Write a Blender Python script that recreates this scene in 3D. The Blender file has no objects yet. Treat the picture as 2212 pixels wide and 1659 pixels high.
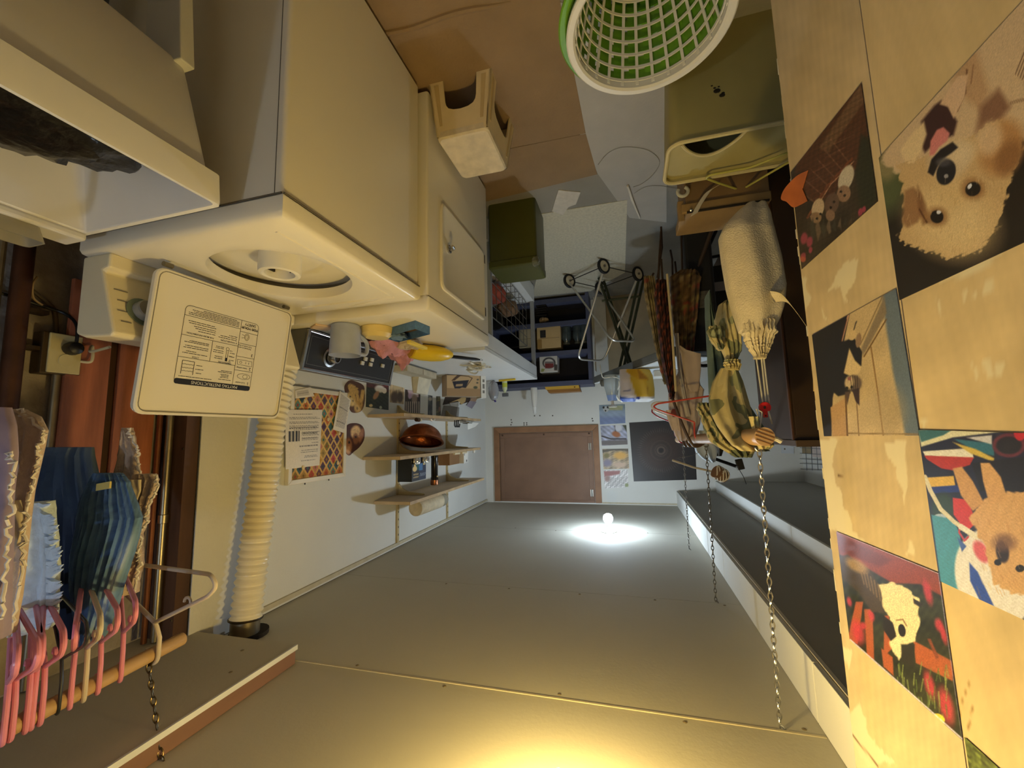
import bpy, bmesh, math, random
import numpy as np
from mathutils import Vector, Matrix

SC = bpy.context.scene
COL = SC.collection
random.seed(7)
RNG = np.random.default_rng(7)
PI = math.pi

# ------------------------------------------------------------------ camera
# the photograph was taken with the phone upside down: the camera is rolled by half a turn
CAM = np.array([0.0, 0.0, 1.42])
FPX, YAW, PIT, ROL = 896.5, 0.268975, 0.118477, -0.024822
FW = np.array([math.sin(YAW)*math.cos(PIT), math.cos(YAW)*math.cos(PIT), -math.sin(PIT)])
_rt = np.array([math.cos(YAW), -math.sin(YAW), 0.0]); _up = np.cross(_rt, FW)
_r2 = math.cos(ROL)*_rt + math.sin(ROL)*_up
_u2 = -math.sin(ROL)*_rt + math.cos(ROL)*_up
PR, PD = -_r2, _u2
cd = bpy.data.cameras.new('camera'); cam = bpy.data.objects.new('camera', cd); COL.objects.link(cam)
cd.sensor_fit = 'HORIZONTAL'; cd.sensor_width = 36.0; cd.lens = FPX/2212*36.0
cd.clip_start = 0.02; cd.clip_end = 60
mx = Matrix(((PR[0], -PD[0], -FW[0], CAM[0]), (PR[1], -PD[1], -FW[1], CAM[1]), (PR[2], -PD[2], -FW[2], CAM[2]), (0, 0, 0, 1)))
cam.matrix_world = mx
SC.camera = cam

# ------------------------------------------------------------------ world, exposure
SC.view_settings.view_transform = 'Standard'
try: SC.view_settings.look = 'None'
except Exception: pass
SC.view_settings.gamma = 1.0
SC.view_settings.use_curve_mapping = False
SC.view_settings.exposure = 0.0
w = bpy.data.worlds.new('world'); SC.world = w; w.use_nodes = True
w.node_tree.nodes['Background'].inputs[0].default_value = (0.55, 0.6, 0.7, 1)
w.node_tree.nodes['Background'].inputs[1].default_value = 0.02
# lamp strengths (the bulbs are built with their fixtures further down)
COOL_W, COOL_C = 23.0, (0.70, 0.85, 1.0)
WARM_W, WARM_C = 33.0, (1.0, 0.71, 0.23)
BACK_W, BACK_C = 13.0, (0.66, 0.80, 1.0)
WARM_POS = (0.15, 0.79)
BACK_POS = (1.05, -0.75)

# ------------------------------------------------------------------ helpers
def V(*a): return np.array(a, float)
def ray(x, y): return FW + PR*(x-1106)/FPX + PD*(y-829.5)/FPX
def P(x, y, ax, val):
    "point of the room seen at picture position x, y that lies on the plane ax = val"
    r = ray(x, y); i = 'xyz'.index(ax); return CAM + r*((val-CAM[i])/r[i])
def Pn(x, y, p0, n):
    r = ray(x, y); n = np.array(n, float); return CAM + r*(np.dot(np.array(p0)-CAM, n)/np.dot(r, n))
def proj(p):
    d = np.asarray(p, float)-CAM; k = d @ FW
    return 1106+FPX*(d @ PR)/k, 829.5+FPX*(d @ PD)/k
def lin(c):
    c = np.asarray(c, float)/255.0
    return np.where(c <= 0.04045, c/12.92, ((c+0.055)/1.055)**2.4)
def nrm(v):
    v = np.asarray(v, float); return v/(np.linalg.norm(v)+1e-12)

MATS = {}
# surfaces whose colours were read under the amber lamp: take the tint of that lamp out again
WBS = dict(rough_concrete=.9, dowel_wood=.8, stud_wood=.8, red_planks=.6, fascia_wood=.8, cream_panel_paint=.5, plate_yellow=.8, cream_canvas=.6, cord_cream=1, tan_cotton=.8, tan_cotton_light=.8, placket_pale=.6,
  hanger_pink=.8, hanger_cream=.9, blue_gauze=.35, navy_cloth=.3, white_fringe=.45, beige_lace=.6, lace_edge=.7, cream_fold=.9, mauve_cloth=.5, label_yellow=.6, brown_floor_sheet=.35, stool_cream=.3, stool_top=.35, stool_rib=.3,
  olive_plastic=.4, olive_lip=.4, case_tan=.7, case_tan2=.7, hanger_yellow=.7, pale_yellow_bowl=.6, paper_edge=.7, torn_paper=1, bracket_paint=.3, raw_shelf_board=.3, pink_cloth=.5, crumpled_paper=.7, greyblue_cloth=.5, blue_card=.4, cloudy_plastic=.8,
  stained_board=.4, carton_tan=.4, olive_cloth=.8, strap_cream=.7, ring_cream=.7, edging_wood=.3, cane_cream=.5, brassy_steel=.8, leg_cream=.6, tub_plastic=.3, cream_plastic=.5, partition_core=.8, knot_white=.8, console_side=.6, dial_ring_green=.6, washer_console=.3, button_ivory=.5, newsprint=.4, hatch_hardboard=.2)
def unwarm(c, s):
    f = np.array([1.0, 0.79, 0.40])**(-s); f = f/(f @ np.array([0.2126, 0.7152, 0.0722])); return np.clip(np.asarray(c)*f, 0, 1)
def M(name, col, rough=0.55, metal=0.0, var=0.10, scale=6.0, bump=0.0, bscale=60.0, trans=0.0, ior=1.45, emit=None, spec=0.5, detail=4.0, stretch=None, col2=None, edge=None):
    "procedural material: base colour varied by noise, optional bump"
    if name in MATS: return MATS[name]
    m = bpy.data.materials.new(name); m.use_nodes = True; nt = m.node_tree; N = nt.nodes; L = nt.links
    b = N['Principled BSDF']
    c = unwarm(lin(col), WBS.get(name, 0))
    tc = N.new('ShaderNodeTexCoord'); mp = N.new('ShaderNodeMapping'); L.new(tc.outputs['Object'], mp.inputs[0])
    if stretch: mp.inputs['Scale'].default_value = stretch
    ns = N.new('ShaderNodeTexNoise'); ns.inputs['Scale'].default_value = scale; ns.inputs['Detail'].default_value = detail
    L.new(mp.outputs[0], ns.inputs['Vector'])
    rp = N.new('ShaderNodeValToRGB'); L.new(ns.outputs['Fac'], rp.inputs[0])
    ca = np.clip(c*(1-var), 0, 1); cb = np.clip(c*(1+var), 0, 1)
    if col2 is not None: ca = unwarm(lin(col2), WBS.get(name, 0)); cb = c
    lo, hi = edge if edge else (0.3, 0.7)
    rp.color_ramp.elements[0].position = lo; rp.color_ramp.elements[1].position = hi
    rp.color_ramp.elements[0].color = (*ca, 1); rp.color_ramp.elements[1].color = (*cb, 1)
    L.new(rp.outputs[0], b.inputs['Base Color'])
    b.inputs['Roughness'].default_value = rough; b.inputs['Metallic'].default_value = metal
    b.inputs['IOR'].default_value = ior
    if 'Specular IOR Level' in b.inputs: b.inputs['Specular IOR Level'].default_value = spec
    if trans: b.inputs['Transmission Weight'].default_value = trans
    if bump:
        n2 = N.new('ShaderNodeTexNoise'); n2.inputs['Scale'].default_value = bscale; n2.inputs['Detail'].default_value = 3
        L.new(mp.outputs[0], n2.inputs['Vector'])
        bp = N.new('ShaderNodeBump'); bp.inputs['Strength'].default_value = bump; bp.inputs['Distance'].default_value = 0.01
        L.new(n2.outputs['Fac'], bp.inputs['Height']); L.new(bp.outputs[0], b.inputs['Normal'])
    if emit:
        b.inputs['Emission Color'].default_value = (*emit[0], 1); b.inputs['Emission Strength'].default_value = emit[1]
    MATS[name] = m
    return m
def MC(name, rough=0.6, bump=0.0, trans=0.0):
    "material that takes its colour from the printed / dyed pattern stored on the mesh"
    if name in MATS: return MATS[name]
    m = bpy.data.materials.new(name); m.use_nodes = True; N = m.node_tree.nodes; L = m.node_tree.links
    b = N['Principled BSDF']; a = N.new('ShaderNodeAttribute'); a.attribute_name = 'Col'
    ns = N.new('ShaderNodeTexNoise'); ns.inputs['Scale'].default_value = 90
    mix = N.new('ShaderNodeMix'); mix.data_type = 'RGBA'; mix.blend_type = 'MULTIPLY'; mix.inputs['Factor'].default_value = 0.25
    L.new(a.outputs['Color'], mix.inputs['A']); L.new(ns.outputs['Color'], mix.inputs['B'])
    L.new(a.outputs['Color'], b.inputs['Base Color'])
    b.inputs['Roughness'].default_value = rough
    if bump:
        bp = N.new('ShaderNodeBump'); bp.inputs['Strength'].default_value = bump; L.new(ns.outputs['Fac'], bp.inputs['Height']); L.new(bp.outputs[0], b.inputs['Normal'])
    MATS[name] = m
    return m
def camo(name, c1, c2, c3, c4, scale=14.0):
    if name in MATS: return MATS[name]
    m = bpy.data.materials.new(name); m.use_nodes = True; N = m.node_tree.nodes; L = m.node_tree.links
    b = N['Principled BSDF']; tc = N.new('ShaderNodeTexCoord')
    ns = N.new('ShaderNodeTexNoise'); ns.inputs['Scale'].default_value = scale; ns.inputs['Detail'].default_value = 2.5; ns.inputs['Distortion'].default_value = 0.6
    L.new(tc.outputs['Object'], ns.inputs['Vector'])
    r = N.new('ShaderNodeValToRGB'); r.color_ramp.interpolation = 'CONSTANT'; L.new(ns.outputs['Fac'], r.inputs[0])
    e = r.color_ramp.elements; e[0].position = 0; e[0].color = (*unwarm(lin(c1), .5), 1); e[1].position = 0.43; e[1].color = (*unwarm(lin(c2), .5), 1)
    x = e.new(0.52); x.color = (*unwarm(lin(c3), .5), 1); x = e.new(0.60); x.color = (*unwarm(lin(c4), .5), 1)
    L.new(r.outputs[0], b.inputs['Base Color']); b.inputs['Roughness'].default_value = 0.85
    n2 = N.new('ShaderNodeTexNoise'); n2.inputs['Scale'].default_value = 220; L.new(tc.outputs['Object'], n2.inputs['Vector'])
    bp = N.new('ShaderNodeBump'); bp.inputs['Strength'].default_value = 0.25; L.new(n2.outputs['Fac'], bp.inputs['Height']); L.new(bp.outputs[0], b.inputs['Normal'])
    MATS[name] = m
    return m

WL = {}
def world_loc(o): return WL.get(o.name, np.zeros(3)) if o else np.zeros(3)
def tag(o, label=None, cat=None, group=None, kind=None):
    if label: o['label'] = label
    if cat: o['category'] = cat
    if group: o['group'] = group
    if kind: o['kind'] = kind
    return o
def T(name, label, cat, loc, group=None):
    o = bpy.data.objects.new(name, None); COL.objects.link(o); o.location = Vector(loc); o.empty_display_size = 0.05
    WL[o.name] = np.array(loc, float)
    return tag(o, label, cat, group)
def link_mesh(name, me, parent, c):
    o = bpy.data.objects.new(name, me); COL.objects.link(o)
    if parent: o.parent = parent
    o.location = Vector(c - world_loc(parent)); WL[o.name] = np.array(c, float)
    return o

class B:
    "collects shapes in world coordinates and links them as ONE mesh object"
    def __init__(s): s.v = []; s.f = []; s.n = 0
    def add(s, v, f):
        v = np.asarray(v, float).reshape(-1, 3); s.v.append(v); s.f += [tuple(i+s.n for i in q) for q in f]; s.n += len(v); return s
    def box(s, lo, hi):
        a, b = np.minimum(lo, hi), np.maximum(lo, hi)
        v = [(x, y, z) for x in (a[0], b[0]) for y in (a[1], b[1]) for z in (a[2], b[2])]
        return s.add(v, [(0, 1, 3, 2), (4, 6, 7, 5), (0, 4, 5, 1), (2, 3, 7, 6), (0, 2, 6, 4), (1, 5, 7, 3)])
    def hexa(s, q):
        "8 corners: bottom 4 (ring), top 4 (same ring)"
        return s.add(q, [(3, 2, 1, 0), (4, 5, 6, 7), (0, 1, 5, 4), (1, 2, 6, 5), (2, 3, 7, 6), (3, 0, 4, 7)])
    def obox(s, c, ax, ay, az):
        c, ax, ay, az = [np.asarray(t, float) for t in (c, ax, ay, az)]
        r = [(-1, -1), (1, -1), (1, 1), (-1, 1)]
        return s.hexa([c+ax*i+ay*j-az for i, j in r]+[c+ax*i+ay*j+az for i, j in r])
    def prism(s, pts, vec):
        p = np.asarray(pts, float); k = len(p); q = p+np.asarray(vec, float)
        f = [tuple(range(k))[::-1], tuple(range(k, 2*k))]+[(i, (i+1) % k, k+(i+1) % k, k+i) for i in range(k)]
        return s.add(np.vstack([p, q]), f)
    def rings(s, R, closed=False, caps=True):
        "R: list of rings (each n x 3), joined into a skin"
        n = len(R[0]); m = len(R); f = []
        for i in range(m-1 if not closed else m):
            a, b = i*n, ((i+1) % m)*n
            f += [(a+j, a+(j+1) % n, b+(j+1) % n, b+j) for j in range(n)]
        if caps and not closed: f += [tuple(range(n))[::-1], tuple(range((m-1)*n, m*n))]
        return s.add(np.vstack(R), f)
    def tube(s, pts, r, n=8, closed=False, caps=True):
        p = np.asarray(pts, float); m = len(p); rr = np.full(m, r) if np.isscalar(r) else np.asarray(r, float)
        if closed: t = np.roll(p, -1, 0)-np.roll(p, 1, 0)
        else: t = np.gradient(p, axis=0)
        t /= np.linalg.norm(t, axis=1)[:, None]+1e-12
        u = np.cross(t[0], (0, 0, 1.0)); 
        if np.linalg.norm(u) < 1e-3: u = np.cross(t[0], (1.0, 0, 0))
        u = nrm(u); R = []
        for i in range(m):
            u = nrm(u-t[i]*np.dot(u, t[i])); w_ = np.cross(t[i], u)
            a = np.arange(n)*2*PI/n
            R.append(p[i]+rr[i]*(np.outer(np.cos(a), u)+np.outer(np.sin(a), w_)))
        return s.rings(R, closed, caps)
    def cyl(s, a, b, r, r2=None, n=16): return s.tube([a, b], [r, r if r2 is None else r2], n)
    def lathe(s, prof, c, ax=(0, 0, 1), n=24, ru=None, caps=False, sq=1.0):
        "prof: (radius, height) pairs along ax from c"
        ax = nrm(ax); u = nrm(np.cross(ax, (0, 1.0, 0) if abs(ax[1]) < 0.9 else (1.0, 0, 0))) if ru is None else nrm(ru); w_ = np.cross(ax, u)
        a = np.arange(n)*2*PI/n; c = np.asarray(c, float)
        R = [c+h*ax+r*(np.outer(np.cos(a), u)+sq*np.outer(np.sin(a), w_)) for r, h in prof]
        return s.rings(R, False, caps)
    def sphere(s, c, r, n=12, sc=(1, 1, 1)):
        c = np.asarray(c, float); R = []
        for i in range(1, n):
            th = PI*i/n; a = np.arange(2*n)*PI/n
            R.append(c+np.stack([np.sin(th)*np.cos(a)*r*sc[0], np.sin(th)*np.sin(a)*r*sc[1], np.full(2*n, -np.cos(th)*r*sc[2])], 1))
        return s.rings(R, False, True)
    def grid(s, G, back=None):
        "G: nu x nv x 3 surface; back: offset vector closes it into a slab"
        nu, nv = G.shape[:2]
        f = [(i*nv+j, (i+1)*nv+j, (i+1)*nv+j+1, i*nv+j+1) for i in range(nu-1) for j in range(nv-1)]
        v = G.reshape(-1, 3)
        if back is None: return s.add(v, f)
        o = nu*nv; v = np.vstack([v, v+np.asarray(back, float)])
        f += [(o+q[3], o+q[2], o+q[1], o+q[0]) for q in f[:]]
        bd = [i*nv for i in range(nu)]+[(nu-1)*nv+j for j in range(1, nv)]+[i*nv+nv-1 for i in range(nu-2, -1, -1)]+[j for j in range(nv-2, 0, -1)]
        f += [(bd[k], o+bd[k], o+bd[(k+1) % len(bd)], bd[(k+1) % len(bd)]) for k in range(len(bd))]
        return s.add(v, f)
    def obj(s, name, mat, parent=None, smooth=False, bevel=0.0, seg=2, col=None, flat_normals=True):
        v = np.vstack(s.v); lo, hi = v.min(0), v.max(0); c = (lo+hi)/2
        me = bpy.data.meshes.new(name); me.from_pydata((v-c).tolist(), [], s.f); me.update()
        if col is not None:
            at = me.color_attributes.new('Col', 'FLOAT_COLOR', 'POINT')
            a = np.ones((len(v), 4)); a[:, :3] = col; at.data.foreach_set('color', a.ravel())
        bm = bmesh.new(); bm.from_mesh(me)
        if col is None: bmesh.ops.remove_doubles(bm, verts=bm.verts, dist=1e-6)
        bmesh.ops.recalc_face_normals(bm, faces=bm.faces)
        if bevel > 0:
            ed = [e for e in bm.edges if len(e.link_faces) == 2 and e.calc_face_angle(0) > 0.5]
            bmesh.ops.bevel(bm, geom=ed, offset=bevel, segments=seg, affect='EDGES', profile=0.5, clamp_overlap=True)
        bm.to_mesh(me); bm.free()
        me.materials.append(mat)
        if smooth:
            me.polygons.foreach_set('use_smooth', [True]*len(me.polygons))
            try: me.set_sharp_from_angle(angle=math.radians(34))
            except Exception: pass
        return link_mesh(name, me, parent, c)

def box(name, lo, hi, mat, parent=None, bevel=0.0): return B().box(lo, hi).obj(name, mat, parent, bevel=bevel)
def smooth_path(pts, k=6, closed=False):
    "Catmull-Rom through pts"
    p = np.asarray(pts, float); n = len(p); out = []
    rng = range(n if closed else n-1)
    for i in rng:
        if closed: a, b, c, d = p[(i-1) % n], p[i], p[(i+1) % n], p[(i+2) % n]
        else: a, b, c, d = p[max(i-1, 0)], p[i], p[i+1], p[min(i+2, n-1)]
        for t in np.arange(k)/k:
            out.append(0.5*((2*b)+(-a+c)*t+(2*a-5*b+4*c-d)*t*t+(-a+3*b-3*c+d)*t**3))
    if not closed: out.append(p[-1])
    return np.array(out)
def fillet(pts, r, k=5):
    "polyline with rounded corners"
    p = [np.asarray(q, float) for q in pts]; out = [p[0]]
    for i in range(1, len(p)-1):
        a, b, c = p[i-1], p[i], p[i+1]; d1, d2 = nrm(a-b), nrm(c-b)
        rr = min(r, np.linalg.norm(a-b)*0.45, np.linalg.norm(c-b)*0.45); s, e = b+d1*rr, b+d2*rr
        for t in np.linspace(0, 1, k): out.append((1-t)**2*s+2*t*(1-t)*b+t*t*e)
    out.append(p[-1]); return np.array(out)
def vnoise(p, seed=0):
    "cheap smooth pseudo noise for numpy arrays (n x 3) -> -1..1"
    r = np.random.default_rng(seed); s = 0
    for k in range(5):
        d = r.normal(size=3); s = s+np.sin(p @ d*(1+0.7*k)+r.uniform(0, 6.28))/(1+0.4*k)
    return s/2.6
TEXTN = 0
def text(name, body, size, org, xd, yd, mat, parent, depth=0.0006, bold=0.0, center=True):
    cu = bpy.data.curves.new('txt', 'FONT'); cu.body = body; cu.size = 1.0; cu.align_x = 'CENTER' if center else 'LEFT'; cu.align_y = 'CENTER'; cu.offset = bold; cu.resolution_u = 3
    tmp = bpy.data.objects.new('txt', cu)
    me = bpy.data.meshes.new_from_object(tmp); bpy.data.objects.remove(tmp); bpy.data.curves.remove(cu)
    xd, yd = nrm(xd), nrm(yd); nd = np.cross(xd, yd)
    co = np.zeros(len(me.vertices)*3); me.vertices.foreach_get('co', co); co = co.reshape(-1, 3)*size
    w_ = np.asarray(org, float)+np.outer(co[:, 0], xd)+np.outer(co[:, 1], yd)+nd*depth
    c = w_.mean(0); me.vertices.foreach_set('co', (w_-c).ravel()); me.update(); me.materials.clear(); me.materials.append(mat); me.name = name
    return link_mesh(name, me, parent, c)

# ------------------------------------------------------------------ flat prints
class Pic:
    "paints colours on a grid of points; x, y are the positions at which the shapes were traced"
    def __init__(s, x, y): s.x = x; s.y = y; s.c = np.zeros((len(x), 3)); s.p = np.stack([x, y, 0*x], 1)
    def mix(s, a, col):
        a = np.clip(a, 0, 1)[:, None]; s.c = s.c*(1-a)+np.array(col, float)*a
    def fill(s, col): s.c[:] = col
    def ell(s, cx, cy, rx, ry, col, ang=0, soft=0.15, a=1.0):
        dx, dy = s.x-cx, s.y-cy; t = math.radians(ang); u = dx*math.cos(t)+dy*math.sin(t); v = -dx*math.sin(t)+dy*math.cos(t)
        d = np.sqrt((u/rx)**2+(v/ry)**2); s.mix(a*np.clip((1-d)/soft+0.5, 0, 1), col)
    def poly(s, pts, col, soft=1.5, a=1.0, rag=0.0, rs=0.15, seed=1):
        x, y = s.x, s.y
        if rag: x = x+rag*vnoise(s.p*rs, seed); y = y+rag*vnoise(s.p*rs, seed+5)
        p = np.array(pts, float); ins = np.zeros(len(x), bool); dm = np.full(len(x), 1e9)
        for i in range(len(p)):
            (ax, ay), (bx, by) = p[i], p[(i+1) % len(p)]
            cond = ((ay > y) != (by > y)); xi = (bx-ax)*(y-ay)/((by-ay) if by != ay else 1e-9)+ax
            ins ^= cond & (x < xi)
            L2 = (bx-ax)**2+(by-ay)**2+1e-9; t = np.clip(((x-ax)*(bx-ax)+(y-ay)*(by-ay))/L2, 0, 1)
            dm = np.minimum(dm, np.hypot(x-ax-t*(bx-ax), y-ay-t*(by-ay)))
        sd = np.where(ins, dm, -dm); s.mix(a*np.clip(sd/soft+0.5, 0, 1), col)
    def line(s, pts, w_, col, a=1.0, soft=1.0):
        for (ax, ay), (bx, by) in zip(pts[:-1], pts[1:]):
            L2 = (bx-ax)**2+(by-ay)**2+1e-9; t = np.clip(((s.x-ax)*(bx-ax)+(s.y-ay)*(by-ay))/L2, 0, 1)
            d = np.hypot(s.x-ax-t*(bx-ax), s.y-ay-t*(by-ay)); s.mix(a*np.clip((w_/2-d)/soft+0.5, 0, 1), col)
    def noise(s, amt, sc=0.2, seed=3): s.c *= (1+amt*vnoise(s.p*sc, seed))[:, None]
    def grain(s, amt, seed=3): s.c *= (1+amt*np.random.default_rng(seed).normal(size=len(s.x)))[:, None]
def picture(name, quad, nx, ny, paint, nvec, thick=0.0015, mat=None, parent=None, bend=None, wb=0.0):
    "quad: 4 corners in order; the print is a thin sheet with its colours stored on the mesh"
    q = [np.asarray(p, float) for p in quad]
    u = np.linspace(0, 1, nx)[:, None, None]; v = np.linspace(0, 1, ny)[None, :, None]
    G = (1-u)*(1-v)*q[0]+u*(1-v)*q[1]+u*v*q[2]+(1-u)*v*q[3]
    if bend: G = G+bend(u, v)
    n = nrm(nvec); pts = G.reshape(-1, 3); d = pts-CAM; k = d @ FW
    pc = Pic(1106+FPX*(d @ PR)/k, 829.5+FPX*(d @ PD)/k); pc.u = np.broadcast_to(u, (nx, ny, 1)).ravel(); pc.v = np.broadcast_to(v, (nx, ny, 1)).ravel()
    paint(pc); c = unwarm(lin(np.clip(pc.c, 0, 255)), wb)
    b = B().grid(G+n*thick, back=-n*thick)
    return b.obj(name, mat or MC('printed_paper', 0.45), parent, col=np.vstack([c, c]))

# ------------------------------------------------------------------ cloth
def drape(name, rows, thick, mat, parent=None, folds=5, amp=0.006, n=40, seed=1, rag=0.0, fall=None, colfn=None, up=(0, 0, 1), sub=4, ragrow=0.0):
    "closed hanging cloth: rows (y, xl, xr, depth) of the outline, folds run down it"
    rows = sorted(rows); ys = np.array([r[0] for r in rows], float); m = (len(rows)-1)*sub+1
    yy = np.interp(np.linspace(0, len(rows)-1, m), np.arange(len(rows)), ys)
    f = lambda k: np.interp(yy, ys, [r[k] for r in rows])
    xl, xr, dp = f(1), f(2), f(3); r = np.random.default_rng(seed); R = []
    ph = r.uniform(0, 6.28, 4)
    for i in range(m):
        t = i/(m-1); ring = []
        rl = xl[i]+rag*r.uniform(-1, 1); rr = xr[i]+rag*r.uniform(-1, 1)
        a, b = P(rl, yy[i], 'y', dp[i]), P(rr, yy[i], 'y', dp[i])
        th = thick if np.isscalar(thick) else np.interp(t, np.linspace(0, 1, len(thick)), thick)
        for k in range(n):
            an = 2*PI*k/n; u = 0.5-0.5*math.cos(an); side = math.sin(an)
            sd = math.copysign(abs(side)**0.6, side)
            rip = amp*(math.sin(u*folds*2*PI+ph[0]+1.3*math.sin(3*t+ph[1]))+0.5*math.sin(u*folds*4.7+ph[2]+4*t))
            p = a+(b-a)*u+V(0, 1, 0)*(sd*th+rip*min(1, 4*u*(1-u)+0.2))
            if ragrow and i in (0, m-1): p = p+V(0, 0, ragrow*math.sin(u*31+k))
            ring.append(p)
        R.append(np.array(ring))
    b = B().rings(R)
    col = None
    if colfn is not None:
        v = np.vstack(b.v); d = v-CAM; k = d @ FW; pc = Pic(1106+FPX*(d @ PR)/k, 829.5+FPX*(d @ PD)/k); colfn(pc); col = lin(np.clip(pc.c, 0, 255))
    return b.obj(name, mat, parent, smooth=True, col=col)
# ================================================================== materials
white_paint = M('white_wall_paint', (222, 222, 216), 0.7, var=0.03, scale=3, bump=0.08, bscale=180)
ceil_paint = M('ceiling_paint', (190, 186, 172), 0.9, var=0.03, scale=2.5, bump=0.05, bscale=90)
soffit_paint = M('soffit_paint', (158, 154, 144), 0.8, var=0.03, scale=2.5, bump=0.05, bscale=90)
cream_paint = M('cream_panel_paint', (226, 214, 180), 0.65, var=0.04, scale=5, bump=0.12, bscale=70)
concrete = M('concrete_floor', (140, 136, 128), 0.8, var=0.10, scale=4, bump=0.25, bscale=60, detail=8)
rough_conc = M('rough_concrete', (176, 150, 104), 0.9, var=0.35, scale=7, bump=0.7, bscale=30, detail=8)
enamel = M('white_enamel', (228, 222, 205), 0.28, var=0.015, scale=2)
enamel2 = M('washer_console_plastic', (232, 222, 190), 0.4, var=0.02)
tubplastic = M('tub_plastic', (226, 218, 198), 0.5, var=0.03, scale=6)
white_mel = M('white_melamine', (226, 228, 228), 0.4, var=0.02)
chrome = M('chrome', (200, 200, 200), 0.18, 1.0, var=0.03)
steel = M('dull_steel', (150, 148, 142), 0.4, 1.0, var=0.1, scale=20)
darksteel = M('dark_steel', (52, 46, 40), 0.5, 0.7, var=0.2, scale=20)
black_pl = M('black_plastic', (24, 24, 25), 0.45, var=0.1)
black_panel = M('black_console', (40, 40, 44), 0.35, var=0.08)
redwood = M('red_planks', (160, 88, 48), 0.6, var=0.3, scale=5, stretch=(6, 6, 0.6), bump=0.15, bscale=30)
fascia = M('fascia_wood', (140, 96, 62), 0.6, var=0.18, scale=6, stretch=(1, 0.4, 1))
studwood = M('stud_wood', (86, 54, 30), 0.75, var=0.25, scale=6, stretch=(4, 4, 0.6))
dowel = M('dowel_wood', (196, 148, 84), 0.5, var=0.12, scale=8, stretch=(6, 0.5, 6))
copper = M('copper', (140, 92, 66), 0.35, 1.0, var=0.2, scale=14)
galv = M('galvanized_steel', (150, 140, 118), 0.35, 0.9, var=0.15, scale=16)
shelf_wood = M('raw_shelf_board', (206, 180, 138), 0.65, var=0.12, scale=9, stretch=(1, 0.3, 3))
bracket_wood = M('bracket_paint', (200, 176, 120), 0.6, var=0.08)
door_wood = M('hatch_hardboard', (136, 102, 76), 0.55, var=0.12, scale=5, detail=6)
door_trim = M('hatch_trim_oak', (148, 108, 76), 0.55, var=0.2, scale=7, stretch=(1, 1, 1))
trim_gap = M('ceiling_gap_trim', (196, 186, 158), 0.7, var=0.1, scale=20)
ink = M('black_ink', (26, 26, 34), 0.5, var=0.05)
greyink = M('grey_ink', (120, 116, 108), 0.6, var=0.05)
white_ink = M('white_ink', (235, 233, 225), 0.5, var=0.02)
white_pl = M('white_plastic', (228, 226, 218), 0.4, var=0.02)
glass = M('clear_glass', (235, 242, 242), 0.05, trans=1.0, var=0.01)

ZC, XR, YB = 2.165, 1.55, 4.45      # ceiling height, right wall, back wall
XL = -1.53                          # left wall of the alcove behind the soffit
def struct(o): o['kind'] = 'structure'; return o

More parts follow.
